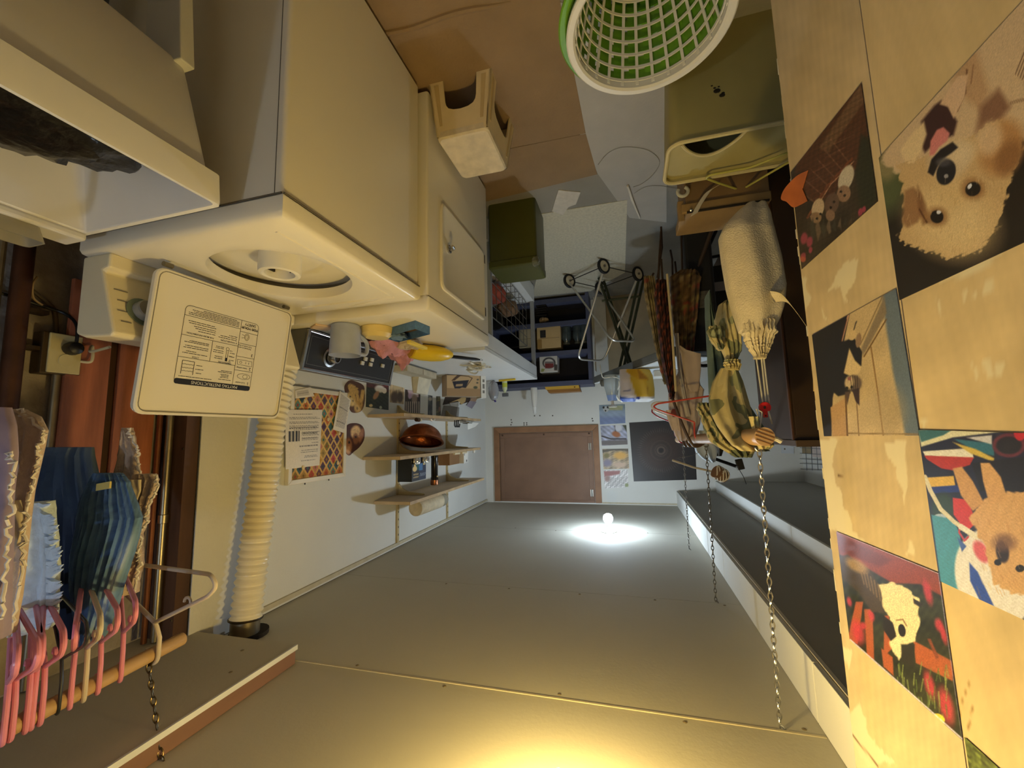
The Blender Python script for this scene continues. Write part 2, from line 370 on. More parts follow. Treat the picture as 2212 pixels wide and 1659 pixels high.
# ================================================================== room shell
def build_shell():
    fl = struct(box('floor', (-2.2, -1.6, -0.06), (2.2, 4.6, 0.0), concrete))
    # ceiling: drywall sheets with recessed joints
    ce = struct(box('ceiling', (-0.42, -1.6, ZC+0.006), (1.75, YB, ZC+0.04), M('ceiling_backing', (60, 56, 48), 0.9)))
    joints = [-1.6, 0.0, 1.250, 2.045, 3.262, YB]
    for a, b in zip(joints[:-1], joints[1:]):
        box('ceiling_panel', (-0.42, a+0.0012, ZC), (1.545, b-0.0012, ZC+0.012), ceil_paint, ce)
    # bright caulk bead and screw dimples along the first joint
    box('joint_bead', (-0.418, 1.246, ZC-0.002), (1.125, 1.252, ZC+0.001), trim_gap, ce)
    for sx in (0.95, 0.62, 0.28, -0.05, -0.33):
        for jy in (1.25, 2.045, 3.262): B().lathe([(0.006, 0), (0.004, -0.0012), (0.0005, -0.0015)], (sx+0.05*math.sin(jy*9), jy+random.choice((-0.02, 0.02)), ZC), n=8).obj('screw_dimple', M('dimple', (120, 108, 84), 0.8), ce)
    # back wall with the hatch
    wb = struct(box('wall_back', (XL-0.1, YB, 0), (XR+0.1, YB+0.08, ZC+0.05), white_paint))
    for hx, hz in ((1.245, 1.27), (1.24, 1.30), (1.25, 1.325), (0.355, 1.31), (0.36, 1.285), (0.98, 1.235), (0.92, 1.235), (0.78, 1.24), (1.10, 1.31), (1.07, 1.31), (1.10, 1.33), (1.07, 1.33)):
        B().sphere((hx, YB-0.001, hz), 0.008, 5, (1, 0.3, 1)).obj('wall_dent', M('dent_dark', (96, 92, 84), 0.9), wb)
    d = struct(T('door_1', 'brown hardboard crawl space hatch high in the back wall with mitred wood trim', None, (0.87, YB, 1.36)))
    x0, x1, z0, z1 = 0.300, 1.447, 1.352, 2.150; fw = 0.062
    B().prism([(x0, YB-0.022, z0), (x1, YB-0.022, z0), (x1-fw, YB-0.022, z0+fw), (x0+fw, YB-0.022, z0+fw)], (0, 0.022, 0)).obj('door_frame', door_trim, d, bevel=0.003)
    B().prism([(x0, YB-0.022, z0), (x0, YB-0.022, z1), (x0+fw, YB-0.022, z1), (x0+fw, YB-0.022, z0+fw)], (0, 0.022, 0)).obj('door_frame', door_trim, d, bevel=0.003)
    B().prism([(x1, YB-0.022, z0), (x1, YB-0.022, z1), (x1-fw, YB-0.022, z1), (x1-fw, YB-0.022, z0+fw)], (0, 0.022, 0)).obj('door_frame', door_trim, d, bevel=0.003)
    box('door_panel', (x0+fw+0.004, YB-0.010, z0+fw+0.004), (x1-fw-0.004, YB, z1), door_wood, d)
    for a, b in (((x0+fw+0.012, z0+fw+0.012), (x1-fw-0.012, z0+fw+0.055)),):
        box('door_rail', (a[0], YB-0.016, a[1]), (b[0], YB-0.006, b[1]), door_wood, d, 0.002)
    box('door_rail', (x0+fw+0.012, YB-0.016, z0+fw+0.06), (x0+fw+0.055, YB-0.006, z1-0.03), door_wood, d, 0.002)
    box('door_rail', (x1-fw-0.055, YB-0.016, z0+fw+0.06), (x1-fw-0.012, YB-0.006, z1-0.03), door_wood, d, 0.002)
    box('door_rail', (x0+fw+0.012, YB-0.016, z1-0.026), (x1-fw-0.012, YB-0.006, z1-0.003), door_wood, d, 0.002)
    for hz in (1.575, 2.05):
        h = B().box((x0+0.082, YB-0.020, hz-0.034), (x0+0.112, YB-0.014, hz+0.034)).cyl((x0+0.097, YB-0.021, hz-0.036), (x0+0.097, YB-0.021, hz+0.036), 0.005, n=8); h.obj('hinge', steel, d)
    for kx in (x0+0.10, 0.88, x1-0.10): B().sphere((kx, YB-0.016, z0+0.088), 0.010, 6, (1, 0.4, 1)).obj('screw_cap', M('screw_cap_brown', (70, 44, 26), 0.6), d)
    # right wall: drywall ends at a stud; nearer the foundation shows
    wr = struct(box('wall_right', (XR, 1.205, 0), (XR+0.013, YB, ZC), white_paint))
    struct(box('wall_foundation', (1.70, -1.6, 0), (1.85, 1.6, ZC+0.05), rough_conc))
    box('cream_edge_panel', (XR-0.004, 1.200, 0.0), (XR, 1.395, ZC-0.002), cream_paint, wr)
    # thin trim strip between wall and ceiling
    struct(box('trim_1', (XR-0.012, 1.47, ZC-0.034), (XR, YB, ZC-0.014), trim_gap))
    struct(box('trim_2', (XL, YB-0.010, ZC-0.024), (0.298, YB, ZC-0.010), trim_gap))
    # left wall, partition with the picture board
    wl = struct(box('wall_left', (XL-0.08, 1.0, 0), (XL, YB, ZC+0.05), white_paint))
    struct(box('wall_near', (-0.50, -1.68, 0), (1.85, -1.6, ZC+0.05), white_paint)); struct(box('wall_alcove', (XL-0.08, 0.93, 0), (-0.50, 1.0, ZC+0.05), white_paint))
    # two-step soffit along the left side, its faces in separate boards
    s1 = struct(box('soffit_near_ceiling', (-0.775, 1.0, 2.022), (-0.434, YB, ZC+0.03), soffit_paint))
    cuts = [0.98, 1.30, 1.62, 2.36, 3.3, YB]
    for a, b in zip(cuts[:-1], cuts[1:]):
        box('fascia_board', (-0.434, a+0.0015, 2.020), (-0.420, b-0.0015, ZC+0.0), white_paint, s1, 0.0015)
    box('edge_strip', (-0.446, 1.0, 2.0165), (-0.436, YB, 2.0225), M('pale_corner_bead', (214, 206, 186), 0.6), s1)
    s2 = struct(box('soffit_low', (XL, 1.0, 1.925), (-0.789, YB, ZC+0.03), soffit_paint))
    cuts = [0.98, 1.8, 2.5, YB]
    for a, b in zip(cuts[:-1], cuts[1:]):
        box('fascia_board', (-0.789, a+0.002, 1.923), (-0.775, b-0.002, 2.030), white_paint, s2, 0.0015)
    box('vent_slot', (-1.12, 1.95, 1.919), (-0.92, 2.10, 1.926), M('dark_slot', (30, 28, 26), 0.9), s2)
    # dropped beam over the laundry tub
    bm_ = struct(box('beam_over_tub', (1.125, -1.6, 2.118), (1.70, 1.228, ZC+0.03), M('beam_core', (120, 90, 60), 0.8)))
    box('fascia_plank', (1.112, -1.6, 2.118), (1.127, 1.230, ZC-0.001), fascia, bm_, 0.002)
    box('soffit_sheet', (1.112, -1.6, 2.105), (1.70, 1.230, 2.1175), ceil_paint, bm_)
    box('edge_strip', (1.106, -1.6, 2.104), (1.1125, 1.232, 2.119), M('paper_edge', (232, 220, 184), 0.7), bm_)
    for sx, sy in ((1.35, 0.95), (1.22, 0.60), (1.26, 1.16), (1.5, 0.8), (1.18, 1.05)):
        B().sphere((sx, sy, 2.105), 0.006, 5, (1, 1, 0.25)).obj('screw_dimple', M('dimple', (120, 108, 84), 0.8), bm_)
    # studs, planks and end stud in the open bay
    box('stud', (1.555, 1.150, 0), (1.70, 1.198, ZC-0.02), studwood, struct(T('stud_bay', 'open stud bay of brown studs and red boards beside the cream panel', None, (1.66, 1.0, 0))))
    bay = bpy.data.objects['stud_bay']
    for a, b, zt in ((0.846, 0.958, 1.93), (0.984, 1.105, 1.716)):
        box('plank', (1.652, a, 0.9), (1.668, b, zt), redwood, bay, 0.002)
    box('plank', (1.670, 0.955, 0.9), (1.684, 0.990, 1.9), M('plank_gap_dark', (58, 34, 18), 0.7, var=0.2), bay)  # dark strip painted in for the gap between the two boards
    B().tube([(1.632, 1.112, 0.8), (1.632, 1.112, 2.10)], 0.009, 10).obj('copper_pipe', copper, bay, True)
    g = B().tube([(1.612, 1.132, 0.8), (1.612, 1.132, 2.10)], 0.012, 12); g.lathe([(0.012, 0), (0.0155, 0.002), (0.0155, 0.03), (0.012, 0.032)], (1.612, 1.132, 1.675), n=12)
    g.obj('conduit', galv, bay, True)
    for nz in (1.45, 1.87, 2.04): B().cyl((1.60, 1.165, nz), (1.56, 1.15, nz-0.004), 0.004, n=6).obj('bent_nail', darksteel, bay)
    return wr
build_shell()

# ------------------------------------------------------------------ partition with calendar pages
def build_partition():
    xb = -0.395
    w_ = struct(box('wall_partition', (-0.50, -1.6, 0), (-0.4125, 1.030, ZC), M('partition_core', (150, 128, 92), 0.85)))
    TAN, PALE, PALE2 = (206, 176, 122), (232, 212, 160), (222, 198, 146)
    def paintA(p):
        p.fill(TAN); p.noise(0.05, 0.012, 3); p.noise(0.04, 0.12, 4)
        for s in ([(1738, 590), (1760, 600), (1768, 640), (1752, 700), (1764, 720), (1748, 716)], [(1808, 628), (1850, 560), (1880, 556), (1872, 600), (1852, 640), (1862, 650), (1846, 648), (1838, 620)],
                  [(1795, 660), (1800, 690), (1808, 690)], [(1786, 950), (1834, 946), (1818, 1010), (1846, 1090), (1870, 1150), (1905, 1190), (1850, 1165), (1812, 1140), (1800, 1050)],
                  [(1935, 960), (1985, 950), (1990, 1040), (1985, 1090), (1965, 1020)], [(1985, 1200), (1998, 1165), (2006, 1200)], [(1832, 1400), (1862, 1405), (1854, 1450), (1846, 1430)],
                  [(1848, 1560), (1880, 1520), (1905, 1600), (1960, 1650), (1900, 1659), (1870, 1620)], [(1852, 1585), (1858, 1590), (1930, 1680), (1880, 1680)]):
            p.poly(s, PALE, 2.5, 0.85, rag=5, rs=0.12)
        p.line([(1858, 1582), (1920, 1659)], 3, (120, 86, 50)); p.line([(1832, 1028), (1846, 1032)], 3, (110, 80, 44))
        p.line([(1785, 955), (1795, 1100), (1812, 1300), (1826, 1450), (1845, 1650)], 7, PALE2, 0.8, 2)
    def paintB(p):
        p.fill((212, 180, 120)); p.noise(0.05, 0.01, 8); p.noise(0.03, 0.1, 9)
        for s in ([(2060, 600), (2140, 560), (2212, 520), (2212, 545), (2150, 580), (2090, 600)], [(2055, 640), (2066, 650), (2075, 690), (2064, 672)], [(2118, 630), (2128, 626), (2126, 650), (2119, 655)],
                  [(2140, 622), (2154, 618), (2150, 640), (2142, 640)], [(2168, 610), (2190, 600), (2186, 630), (2166, 634)], [(2138, 785), (2152, 790), (2158, 822), (2146, 812)],
                  [(2164, 780), (2180, 775), (2190, 810), (2172, 812)], [(2190, 790), (2212, 782), (2212, 815), (2196, 812)], [(1990, 880), (2005, 900), (2000, 930), (1985, 920)], [(2020, 905), (2036, 908), (2026, 925)]):
            p.poly(s, PALE, 2.5, 0.8, rag=3, rs=0.15)
        for k in range(7): p.line([(2100+k*4, 1560-k*13), (2112+k*4, 1545-k*13)], 2, (150, 112, 58), 0.8)
        p.line([(2140, 1530), (2128, 1575)], 4, (140, 104, 54), 0.8)
    picture('wallboard', [(xb-0.017, 0.722, 0.02), (xb-0.017, 1.045, 0.02), (xb-0.017, 1.045, ZC-0.002), (xb-0.017, 0.722, ZC-0.002)], 110, 420, paintA, (1, 0, 0), 0.017, MC('torn_board', 0.8, 0.05), w_, wb=0.55)
    picture('wallboard', [(xb-0.017, -1.0, 0.02), (xb-0.017, 0.7195, 0.02), (xb-0.017, 0.7195, ZC-0.002), (xb-0.017, -1.0, ZC-0.002)], 420, 300, paintB, (1, 0, 0), 0.017, MC('torn_board', 0.8, 0.05), w_, wb=0.55)
    # ragged paper edge at the end of the board
    b = B()
    for k in range(90):
        z = 0.3+k*0.0207; b.obox((xb-0.006+random.uniform(-0.004, 0.003), 1.0462+random.uniform(-0.001, 0.0015), z), (0.004, 0, 0), (0, 0.0015+random.random()*0.0012, 0), (0, 0, 0.011))
    b.obj('torn_edge', M('torn_paper', (232, 204, 140), 0.9), w_)
    x2 = xb+0.0008; PM = MC('printed_paper', 0.45)
    def prow(p):
        p.fill((58, 44, 28)); p.noise(0.25, 0.05, 2)
        p.poly([(1862, 180), (1880, 330), (1800, 420), (1760, 440), (1715, 380), (1730, 330)], (84, 46, 24), 4)
        p.poly([(1862, 180), (1868, 220), (1790, 330), (1770, 320)], (112, 78, 46), 4)
        for k in range(6): p.line([(1795-k*14, 300+k*22), (1835-k*14, 350+k*18)], 2.2, (136, 92, 60), 0.8)
        for k in range(4): p.line([(1740+k*22, 400-k*30), (1775+k*24, 380-k*30)], 2, (136, 92, 60), 0.6)
        p.line([(1745, 470), (1790, 400), (1842, 342)], 5, (118, 62, 30)); p.line([(1752, 468), (1796, 398), (1846, 348)], 2, (176, 128, 84))
        p.poly([(1862, 290), (1880, 300), (1895, 430), (1860, 470), (1850, 370)], (44, 42, 24), 6); p.noise(0.25, 0.3, 6)
        p.ell(1829, 385, 15, 30, (206, 184, 140), 20); p.ell(1824, 418, 15, 18, (150, 112, 76), 10)
        p.ell(1768, 450, 13, 22, (206, 172, 120), 15); p.ell(1764, 470, 12, 12, (150, 114, 74), 0); p.ell(1798, 440, 15, 24, (104, 76, 52), 15); p.ell(1795, 465, 10, 12, (140, 104, 70), 0)
        for ex, ey in ((1826, 422), (1818, 414), (1766, 472), (1774, 462), (1796, 448), (1803, 436)): p.ell(ex, ey, 3, 3, (20, 14, 10))
        for k in range(8): p.poly([(1750+k*12, 490), (1757+k*12, 470), (1764+k*11, 500), (1756+k*12, 530-k*8)], (136, 108, 74) if k % 2 else (70, 66, 48), 3, 0.7)
        for fx, fy, r in ((1738, 515, 9), (1750, 522, 8), (1736, 555, 7), (1752, 540, 5), (1860, 458, 6), (1868, 452, 5)): p.ell(fx, fy, r*0.8, r*1.4, (164, 62, 70), 10, 0.5)
        p.ell(1736, 560, 6, 6, (190, 90, 60), 0, 0.6); p.grain(0.06)
    a = picture('calendar_page', [(x2, 0.742, 0.872), (x2, 1.036, 0.838), (x2, 1.036, 1.071), (x2, 0.742, 1.075)], 150, 150, prow, (1, 0, 0), 0.001, PM, wb=0.7)
    tag(a, 'calendar page with a row of kittens under a brick arch', 'picture', 'animal calendar pages on the board')
    ol = smooth_path(np.array([(1745, 368, 0), (1724, 378, 0), (1706, 394, 0), (1692, 412, 0), (1687, 430, 0), (1699, 436, 0), (1713, 448, 0), (1730, 442, 0), (1744, 434, 0)], float), 4); ce = np.array([1733.0, 408.0]); G = []
    for s_ in np.linspace(0, 1, 7): G.append([P(*(ce+(p[:2]-ce)*s_), 'x', x2+0.0025+0.020*max(0.0, (1735-(ce+(p[:2]-ce)*s_)[0])/48.0)**1.6) for p in ol])
    B().grid(np.array(G), back=(-0.0007, 0, 0)).obj('curled_corner', M('orange_print', (176, 98, 54), 0.5, var=0.12, scale=30), a, True)
    def pdog(p):
        p.fill((36, 28, 20)); p.ell(1925, 395, 36, 70, (84, 88, 48), 10, 0.8); p.ell(1915, 360, 22, 30, (140, 124, 74), 0, 0.8)
        fur = (206, 166, 104)
        p.poly([(1905, 352), (1925, 300), (2010, 210), (2240, -60), (2330, 60), (2330, 300), (2180, 300), (2120, 300), (2040, 330), (1965, 392), (1940, 372)], (214, 178, 124), 8, rag=5)
        p.poly([(2060, 120), (2110, 100), (2140, 200), (2120, 240), (2060, 190)], (180, 132, 82), 18, 0.6); p.poly([(2120, 230), (2160, 190), (2185, 230), (2150, 280), (2110, 290)], (120, 76, 50), 16, 0.8)
        p.line([(2091, 150), (2088, 200), (2070, 240)], 4, (110, 66, 40), 0.8); p.line([(2105, 140), (2100, 180)], 3, (150, 104, 66), 0.8)
        p.poly([(1992, 262), (2020, 228), (2036, 216), (2052, 232), (2070, 262), (2062, 292), (2022, 308), (2000, 330), (1990, 310)], (62, 34, 32), 7)
        p.poly([(2032, 225), (2070, 165), (2094, 160), (2086, 210), (2062, 256), (2050, 230)], (222, 180, 128), 4)
        p.poly([(1946, 325), (1975, 285), (1998, 262), (2004, 290), (1990, 330), (1965, 365)], (232, 196, 132), 6)
        head = [(1938, 352), (1950, 402), (1956, 440), (1950, 490), (1942, 516), (1964, 528), (1998, 543), (2020, 545), (2048, 560), (2080, 552), (2116, 543), (2142, 515), (2160, 483), (2176, 430), (2182, 400), (2206, 342), (2212, 310), (2200, 280), (2170, 258), (2140, 262), (2112, 292), (2075, 300), (2050, 300), (2010, 330), (1975, 350)]
        p.poly(head, fur, 4, rag=7, rs=0.25)
        p.ell(2060, 480, 90, 70, (232, 196, 128), 20, 0.9, 0.8); p.ell(2060, 420, 30, 40, (216, 178, 112), 0, 0.8, 0.8)
        p.poly([(1956, 412), (1975, 404), (1992, 420), (1998, 455), (1984, 480), (1962, 492), (1950, 480)], (150, 104, 60), 8, 0.9); p.poly([(1984, 400), (2002, 440), (2010, 480), (1995, 486), (1985, 450)], (120, 76, 40), 8, 0.7)
        p.ell(2166, 318, 44, 62, (182, 128, 70), 25, 0.5, 0.9); p.ell(2182, 340, 26, 40, (140, 92, 48), 25, 0.7, 0.8); p.ell(2140, 300, 26, 36, (228, 190, 134), 20, 0.7, 0.8)
        p.ell(2052, 345, 46, 40, (216, 184, 130), -20, 0.4); p.ell(2080, 325, 30, 26, (226, 194, 138), 0, 0.6, 0.8)
        p.poly([(2006, 372), (2014, 344), (2034, 322), (2060, 306), (2072, 318), (2058, 330), (2034, 346), (2018, 380)], (28, 22, 24), 4)
        p.poly([(2010, 336), (2012, 304), (2026, 280), (2040, 274), (2054, 288), (2048, 304), (2030, 318), (2020, 334)], (216, 126, 108), 4)
        p.ell(2046, 372, 20, 28, (26, 24, 28), 20, 0.15); p.ell(2040, 350, 16, 10, (80, 74, 70), 0, 0.6, 0.8); p.ell(2046, 380, 5, 4, (150, 140, 130))
        p.ell(2104, 408, 24, 22, (138, 90, 46), 0, 0.8, 0.8); p.ell(2104, 408, 17, 15, (26, 18, 14), -30, 0.15); p.ell(2097, 402, 4, 6, (235, 225, 210), 30)
        p.ell(2026, 468, 22, 20, (130, 84, 44), 0, 0.8, 0.8); p.ell(2026, 468, 14, 14, (24, 16, 12), -40, 0.15); p.ell(2030, 458, 5, 4, (225, 215, 200), 0)
        p.line([(1988, 452), (2004, 480)], 4, (90, 50, 24), 0.8)
        for k in range(5): p.line([(2196+k*5, 160+k*4), (2216+k*6, 110)], 2.2, (110, 76, 50), 0.9)
        for k in range(9): p.line([(2185+k*4, 225-k*1), (2187+k*4, 218-k*1)], 2, (120, 84, 54), 0.8)
        # short fur strokes
        r = np.random.default_rng(4)
        for k in range(160):
            hx, hy = r.uniform(1945, 2185), r.uniform(300, 560)
            if (hx-2060)**2/110**2+(hy-430)**2/125**2 < 1 and hy > 380: p.line([(hx, hy), (hx+r.uniform(-4, 4), hy+12)], 1.6, (236, 204, 140) if k % 2 else (176, 130, 72), 0.35)
        p.grain(0.04)
    o = picture('calendar_page', [(x2, 0.420, 1.014), (x2, 0.724, 1.014), (x2, 0.722, 1.240), (x2, 0.420, 1.243)], 300, 230, pdog, (1, 0, 0), 0.001, PM, wb=0.7)
    tag(o, 'large calendar page with a fluffy golden puppy face and pink tongue', 'picture', 'animal calendar pages on the board')
    def pcat(p):
        p.fill((206, 172, 112)); p.noise(0.08, 0.03, 2)
        p.poly([(1750, 720), (1838, 672), (1826, 730), (1800, 860), (1797, 950), (1780, 950)], (30, 26, 26), 3)
        p.poly([(1906, 630), (1940, 618), (1992, 945), (1958, 945), (1930, 800), (1915, 700)], (104, 112, 108), 7)
        p.poly([(1862, 752), (1912, 640), (1917, 676), (1866, 768)], (140, 118, 84), 4); p.line([(1868, 770), (1916, 690)], 3, (120, 84, 40)); p.line([(1860, 744), (1908, 640)], 3, (150, 120, 74))
        p.poly([(1795, 880), (1826, 860), (1830, 945), (1800, 945)], (196, 150, 92), 3); p.line([(1828, 855), (1832, 945)], 4, (120, 84, 44)); p.line([(1852, 870), (1857, 945)], 2.5, (140, 104, 60)); p.line([(1883, 750), (1898, 850), (1910, 945)], 3, (150, 108, 56)); p.line([(1834, 936), (1985, 938)], 3, (150, 116, 62))
        p.ell(1925, 890, 30, 50, (176, 146, 92), 0, 0.9, 0.6); p.line([(1820, 735), (1834, 680)], 4, (190, 140, 100)); p.line([(1818, 738), (1830, 690)], 2, (70, 36, 28))
        p.poly([(1798, 830), (1800, 770), (1822, 738), (1846, 728), (1864, 760), (1862, 790), (1846, 800), (1838, 850), (1812, 856), (1800, 846)], (30, 27, 28), 3)
        p.poly([(1836, 752), (1848, 778), (1862, 792), (1858, 806), (1838, 812), (1824, 806), (1830, 780)], (222, 186, 120), 3); p.ell(1842, 722, 9, 13, (214, 178, 114), 10)
        p.line([(1846, 712), (1850, 698), (1852, 694)], 2.5, (60, 50, 44)); p.ell(1856, 735, 6, 16, (150, 116, 78), 8); p.ell(1834, 744, 12, 6, (24, 22, 24), -30)
        p.ell(1846, 828, 17, 18, (108, 86, 64), 0, 0.3); p.ell(1836, 826, 10, 14, (206, 174, 120), 10, 0.5)
        p.poly([(1842, 842), (1858, 838), (1858, 876), (1850, 868)], (62, 44, 40), 2); p.poly([(1826, 846), (1838, 846), (1832, 874)], (88, 66, 50), 2)
        for k in range(4): p.line([(1838+k*5, 812), (1842+k*4, 846)], 1.5, (40, 32, 28), 0.8)
        p.ell(1841, 836, 3, 3, (30, 30, 20)); p.ell(1831, 838, 3, 3, (30, 30, 20)); p.ell(1836, 818, 4, 4, (150, 90, 80)); p.grain(0.04)
    o = picture('calendar_page', [(x2, 0.727, 1.221), (x2, 1.021, 1.225), (x2, 1.018, 1.442), (x2, 0.720, 1.437)], 170, 150, pcat, (1, 0, 0), 0.001, PM, wb=0.7)
    tag(o, 'calendar page with a black and white cat before a panelled door', 'picture', 'animal calendar pages on the board')
    def pfence(p):
        p.fill((44, 44, 24)); p.noise(0.4, 0.12, 2)
        p.poly([(1800, 1140), (2040, 1240), (2040, 1290), (1990, 1262), (1930, 1260), (1870, 1225), (1815, 1198)], (138, 58, 32), 4); p.poly([(1806, 1150), (1930, 1210), (1900, 1225), (1815, 1190)], (112, 46, 28), 8)
        for q in ([(1832, 1382), (1850, 1300), (1866, 1300), (1854, 1392)], [(1868, 1316), (1886, 1316), (1890, 1425), (1874, 1420)], [(1905, 1400), (1930, 1420), (1932, 1460), (1910, 1440)], [(1912, 1330), (1922, 1330), (1930, 1400), (1910, 1420)], [(1975, 1384), (2062, 1430), (2060, 1472), (1980, 1432)]):
            p.poly(q, (172, 84, 42), 3)
        p.poly([(2005, 1380), (2012, 1380), (2030, 1420), (2024, 1424)], (130, 62, 34), 3)
        for fx, fy, rx, ry in ((1836, 1300, 5, 10), (1855, 1366, 12, 26), (1884, 1330, 6, 12), (2006, 1280, 8, 26), (2040, 1370, 6, 22), (2010, 1480, 10, 30), (2046, 1525, 14, 40), (2030, 1350, 8, 14), (1866, 1352, 6, 8)): p.ell(fx, fy, rx, ry, (204, 58, 66), -15, 0.8, 0.85)
        r = np.random.default_rng(2)
        for k in range(60): gx, gy = r.uniform(1930, 2050), r.uniform(1430, 1560); p.line([(gx, gy), (gx+r.uniform(-6, 6), gy+26)], 2.5, (96, 112, 44) if k % 2 else (140, 146, 70), 0.7)
        p.poly([(1810, 1205), (1832, 1198), (1880, 1232), (1908, 1275), (1912, 1325), (1885, 1322), (1856, 1280), (1820, 1250)], (70, 54, 34), 4); p.ell(1852, 1222, 26, 12, (170, 132, 72), 30, 0.6, 0.9)
        for k in range(6): p.line([(1858+k*8, 1222+k*8), (1868+k*7, 1262+k*7)], 3, (150, 116, 66), 0.6)
        p.poly([(1900, 1262), (1930, 1258), (1965, 1272), (1990, 1300), (1986, 1350), (1980, 1384), (1962, 1390), (1950, 1412), (1944, 1426), (1930, 1410), (1924, 1385), (1936, 1370), (1926, 1338), (1912, 1320)], (238, 214, 150), 3, rag=3)
        p.poly([(1974, 1292), (1996, 1305), (1990, 1312), (1976, 1304)], (40, 30, 22), 2); p.poly([(1908, 1328), (1930, 1345), (1938, 1375), (1926, 1385), (1910, 1360)], (34, 26, 20), 3); p.ell(1950, 1362, 8, 14, (30, 24, 20), -10)
        p.line([(1938, 1340), (1952, 1338), (1960, 1352)], 3, (150, 110, 64)); p.poly([(1948, 1392), (1978, 1392), (1974, 1440), (1950, 1430)], (40, 34, 22), 4); p.ell(2030, 1552, 14, 9, (240, 204, 60), 30)
        p.line([(1806, 1146), (2032, 1239)], 3, (226, 206, 200), 0.9, 1); p.line([(1838, 1382), (2082, 1598)], 3, (226, 206, 200), 0.9); p.line([(2030, 1238), (2082, 1598)], 3, (190, 180, 190), 0.9); p.grain(0.06)
    o = picture('calendar_page', [(x2, 0.720, 1.622), (x2, 1.011, 1.633), (x2, 1.006, 1.836), (x2, 0.719, 1.828)], 170, 150, pfence, (1, 0, 0), 0.001, PM, wb=0.7)
    tag(o, 'calendar page with a white and tabby cat on a red garden fence among flowers', 'picture', 'animal calendar pages on the board')
    def pbeach(p):
        p.fill((34, 34, 48)); TE = (70, 140, 150)
        p.poly([(1985, 930), (2230, 900), (2230, 925), (2060, 945), (1992, 965)], (226, 212, 160), 3); p.poly([(1985, 930), (2070, 922), (2040, 940), (1992, 955)], (60, 104, 100), 3)
        p.poly([(1995, 975), (2100, 968), (2106, 990), (2000, 984)], (236, 222, 186), 2); p.poly([(1998, 984), (2106, 988), (2098, 1004), (2060, 1016), (2036, 1012), (2004, 992)], (182, 52, 40), 2)
        p.poly([(2062, 948), (2150, 958), (2150, 985), (2110, 975)], (50, 104, 112), 3); p.poly([(2090, 945), (2145, 940), (2145, 960)], (206, 196, 180), 3); p.poly([(2060, 955), (2110, 970), (2150, 990), (2150, 998), (2100, 980)], (214, 178, 70), 3)
        p.ell(2182, 962, 36, 26, (104, 44, 50), 0, 0.15); p.ell(2182, 962, 28, 19, (38, 32, 32), 0, 0.2); p.ell(2206, 930, 14, 22, (196, 40, 44)); p.poly([(2100, 1000), (2230, 985), (2230, 1070), (2120, 1060)], (30, 26, 30), 4)
        p.poly([(2000, 1032), (2062, 1028), (2066, 1050), (2008, 1058)], (226, 176, 70), 2); p.poly([(2010, 1052), (2070, 1048), (2090, 1062), (2015, 1066)], (34, 52, 110), 2); p.ell(2040, 1100, 26, 34, (44, 60, 40), 0, 0.4); p.ell(2032, 1118, 14, 8, (180, 190, 190))
        p.poly([(2060, 1075), (2095, 1080), (2110, 1130), (2090, 1150), (2062, 1112)], (204, 54, 44), 2)
        p.poly([(2014, 1112), (2060, 1122), (2075, 1150), (2090, 1262), (2120, 1330), (2034, 1256)], TE, 3)
        p.ell(2150, 1250, 82, 110, (236, 222, 196), -20, 0.06); p.poly([(2096, 1215), (2114, 1235), (2150, 1310), (2120, 1300), (2098, 1255)], (44, 74, 150), 3); p.poly([(2070, 1160), (2090, 1180), (2080, 1192)], (60, 90, 150), 2)
        p.line([(2076, 1130), (2074, 1150), (2086, 1168), (2094, 1160)], 4, (200, 60, 60)); p.ell(2122, 1192, 14, 26, (214, 90, 90), -30, 0.4)
        p.line([(2000, 1030), (2012, 1060), (2034, 1100), (2064, 1128), (2112, 1160)], 9, (224, 206, 160)); p.line([(2078, 1138), (2112, 1160)], 12, (236, 222, 186))
        dog = (214, 162, 96)
        p.poly([(2096, 1120), (2130, 1076), (2170, 1064), (2250, 1060), (2250, 1290), (2190, 1282), (2150, 1262), (2138, 1220), (2130, 1180), (2112, 1150)], dog, 4, rag=4)
        p.poly([(2060, 1012), (2080, 1008), (2104, 1040), (2128, 1086), (2104, 1104), (2078, 1070)], (206, 152, 88), 3); p.poly([(2120, 1000), (2140, 1000), (2164, 1030), (2180, 1080), (2140, 1090), (2126, 1040)], (214, 160, 94), 3)
        p.ell(2168, 1192, 14, 24, (44, 30, 26), -10, 0.3); p.ell(2172, 1172, 24, 18, (110, 74, 50), 0, 0.8, 0.8); p.ell(2158, 1215, 8, 7, (20, 16, 14)); p.ell(2206, 1228, 10, 8, (20, 16, 14)); p.noise(0.05, 0.3, 3)
        r = np.random.default_rng(5)
        for k in range(70): hx, hy = r.uniform(2110, 2230), r.uniform(1080, 1280); p.line([(hx, hy), (hx+6, hy+14)], 1.6, (236, 190, 120) if k % 2 else (176, 120, 64), 0.4)
        p.grain(0.03)
    o = picture('calendar_page', [(x2, 0.420, 1.436), (x2, 0.721, 1.429), (x2, 0.720, 1.632), (x2, 0.420, 1.627)], 300, 200, pbeach, (1, 0, 0), 0.001, PM, wb=0.7)
    tag(o, 'calendar page with a tan dog among bright beach toys and towels', 'picture', 'animal calendar pages on the board')
    def pgrass(p):
        p.fill((86, 92, 36)); p.noise(0.5, 0.2, 3); p.grain(0.15)
    o = picture('calendar_page', [(x2, 0.420, 1.820), (x2, 0.714, 1.821), (x2, 0.712, 2.03), (x2, 0.420, 2.03)], 80, 60, pgrass, (1, 0, 0), 0.001, PM, wb=0.7)
    tag(o, 'calendar page of green grass, topmost on the near board', 'picture', 'animal calendar pages on the board')
build_partition()

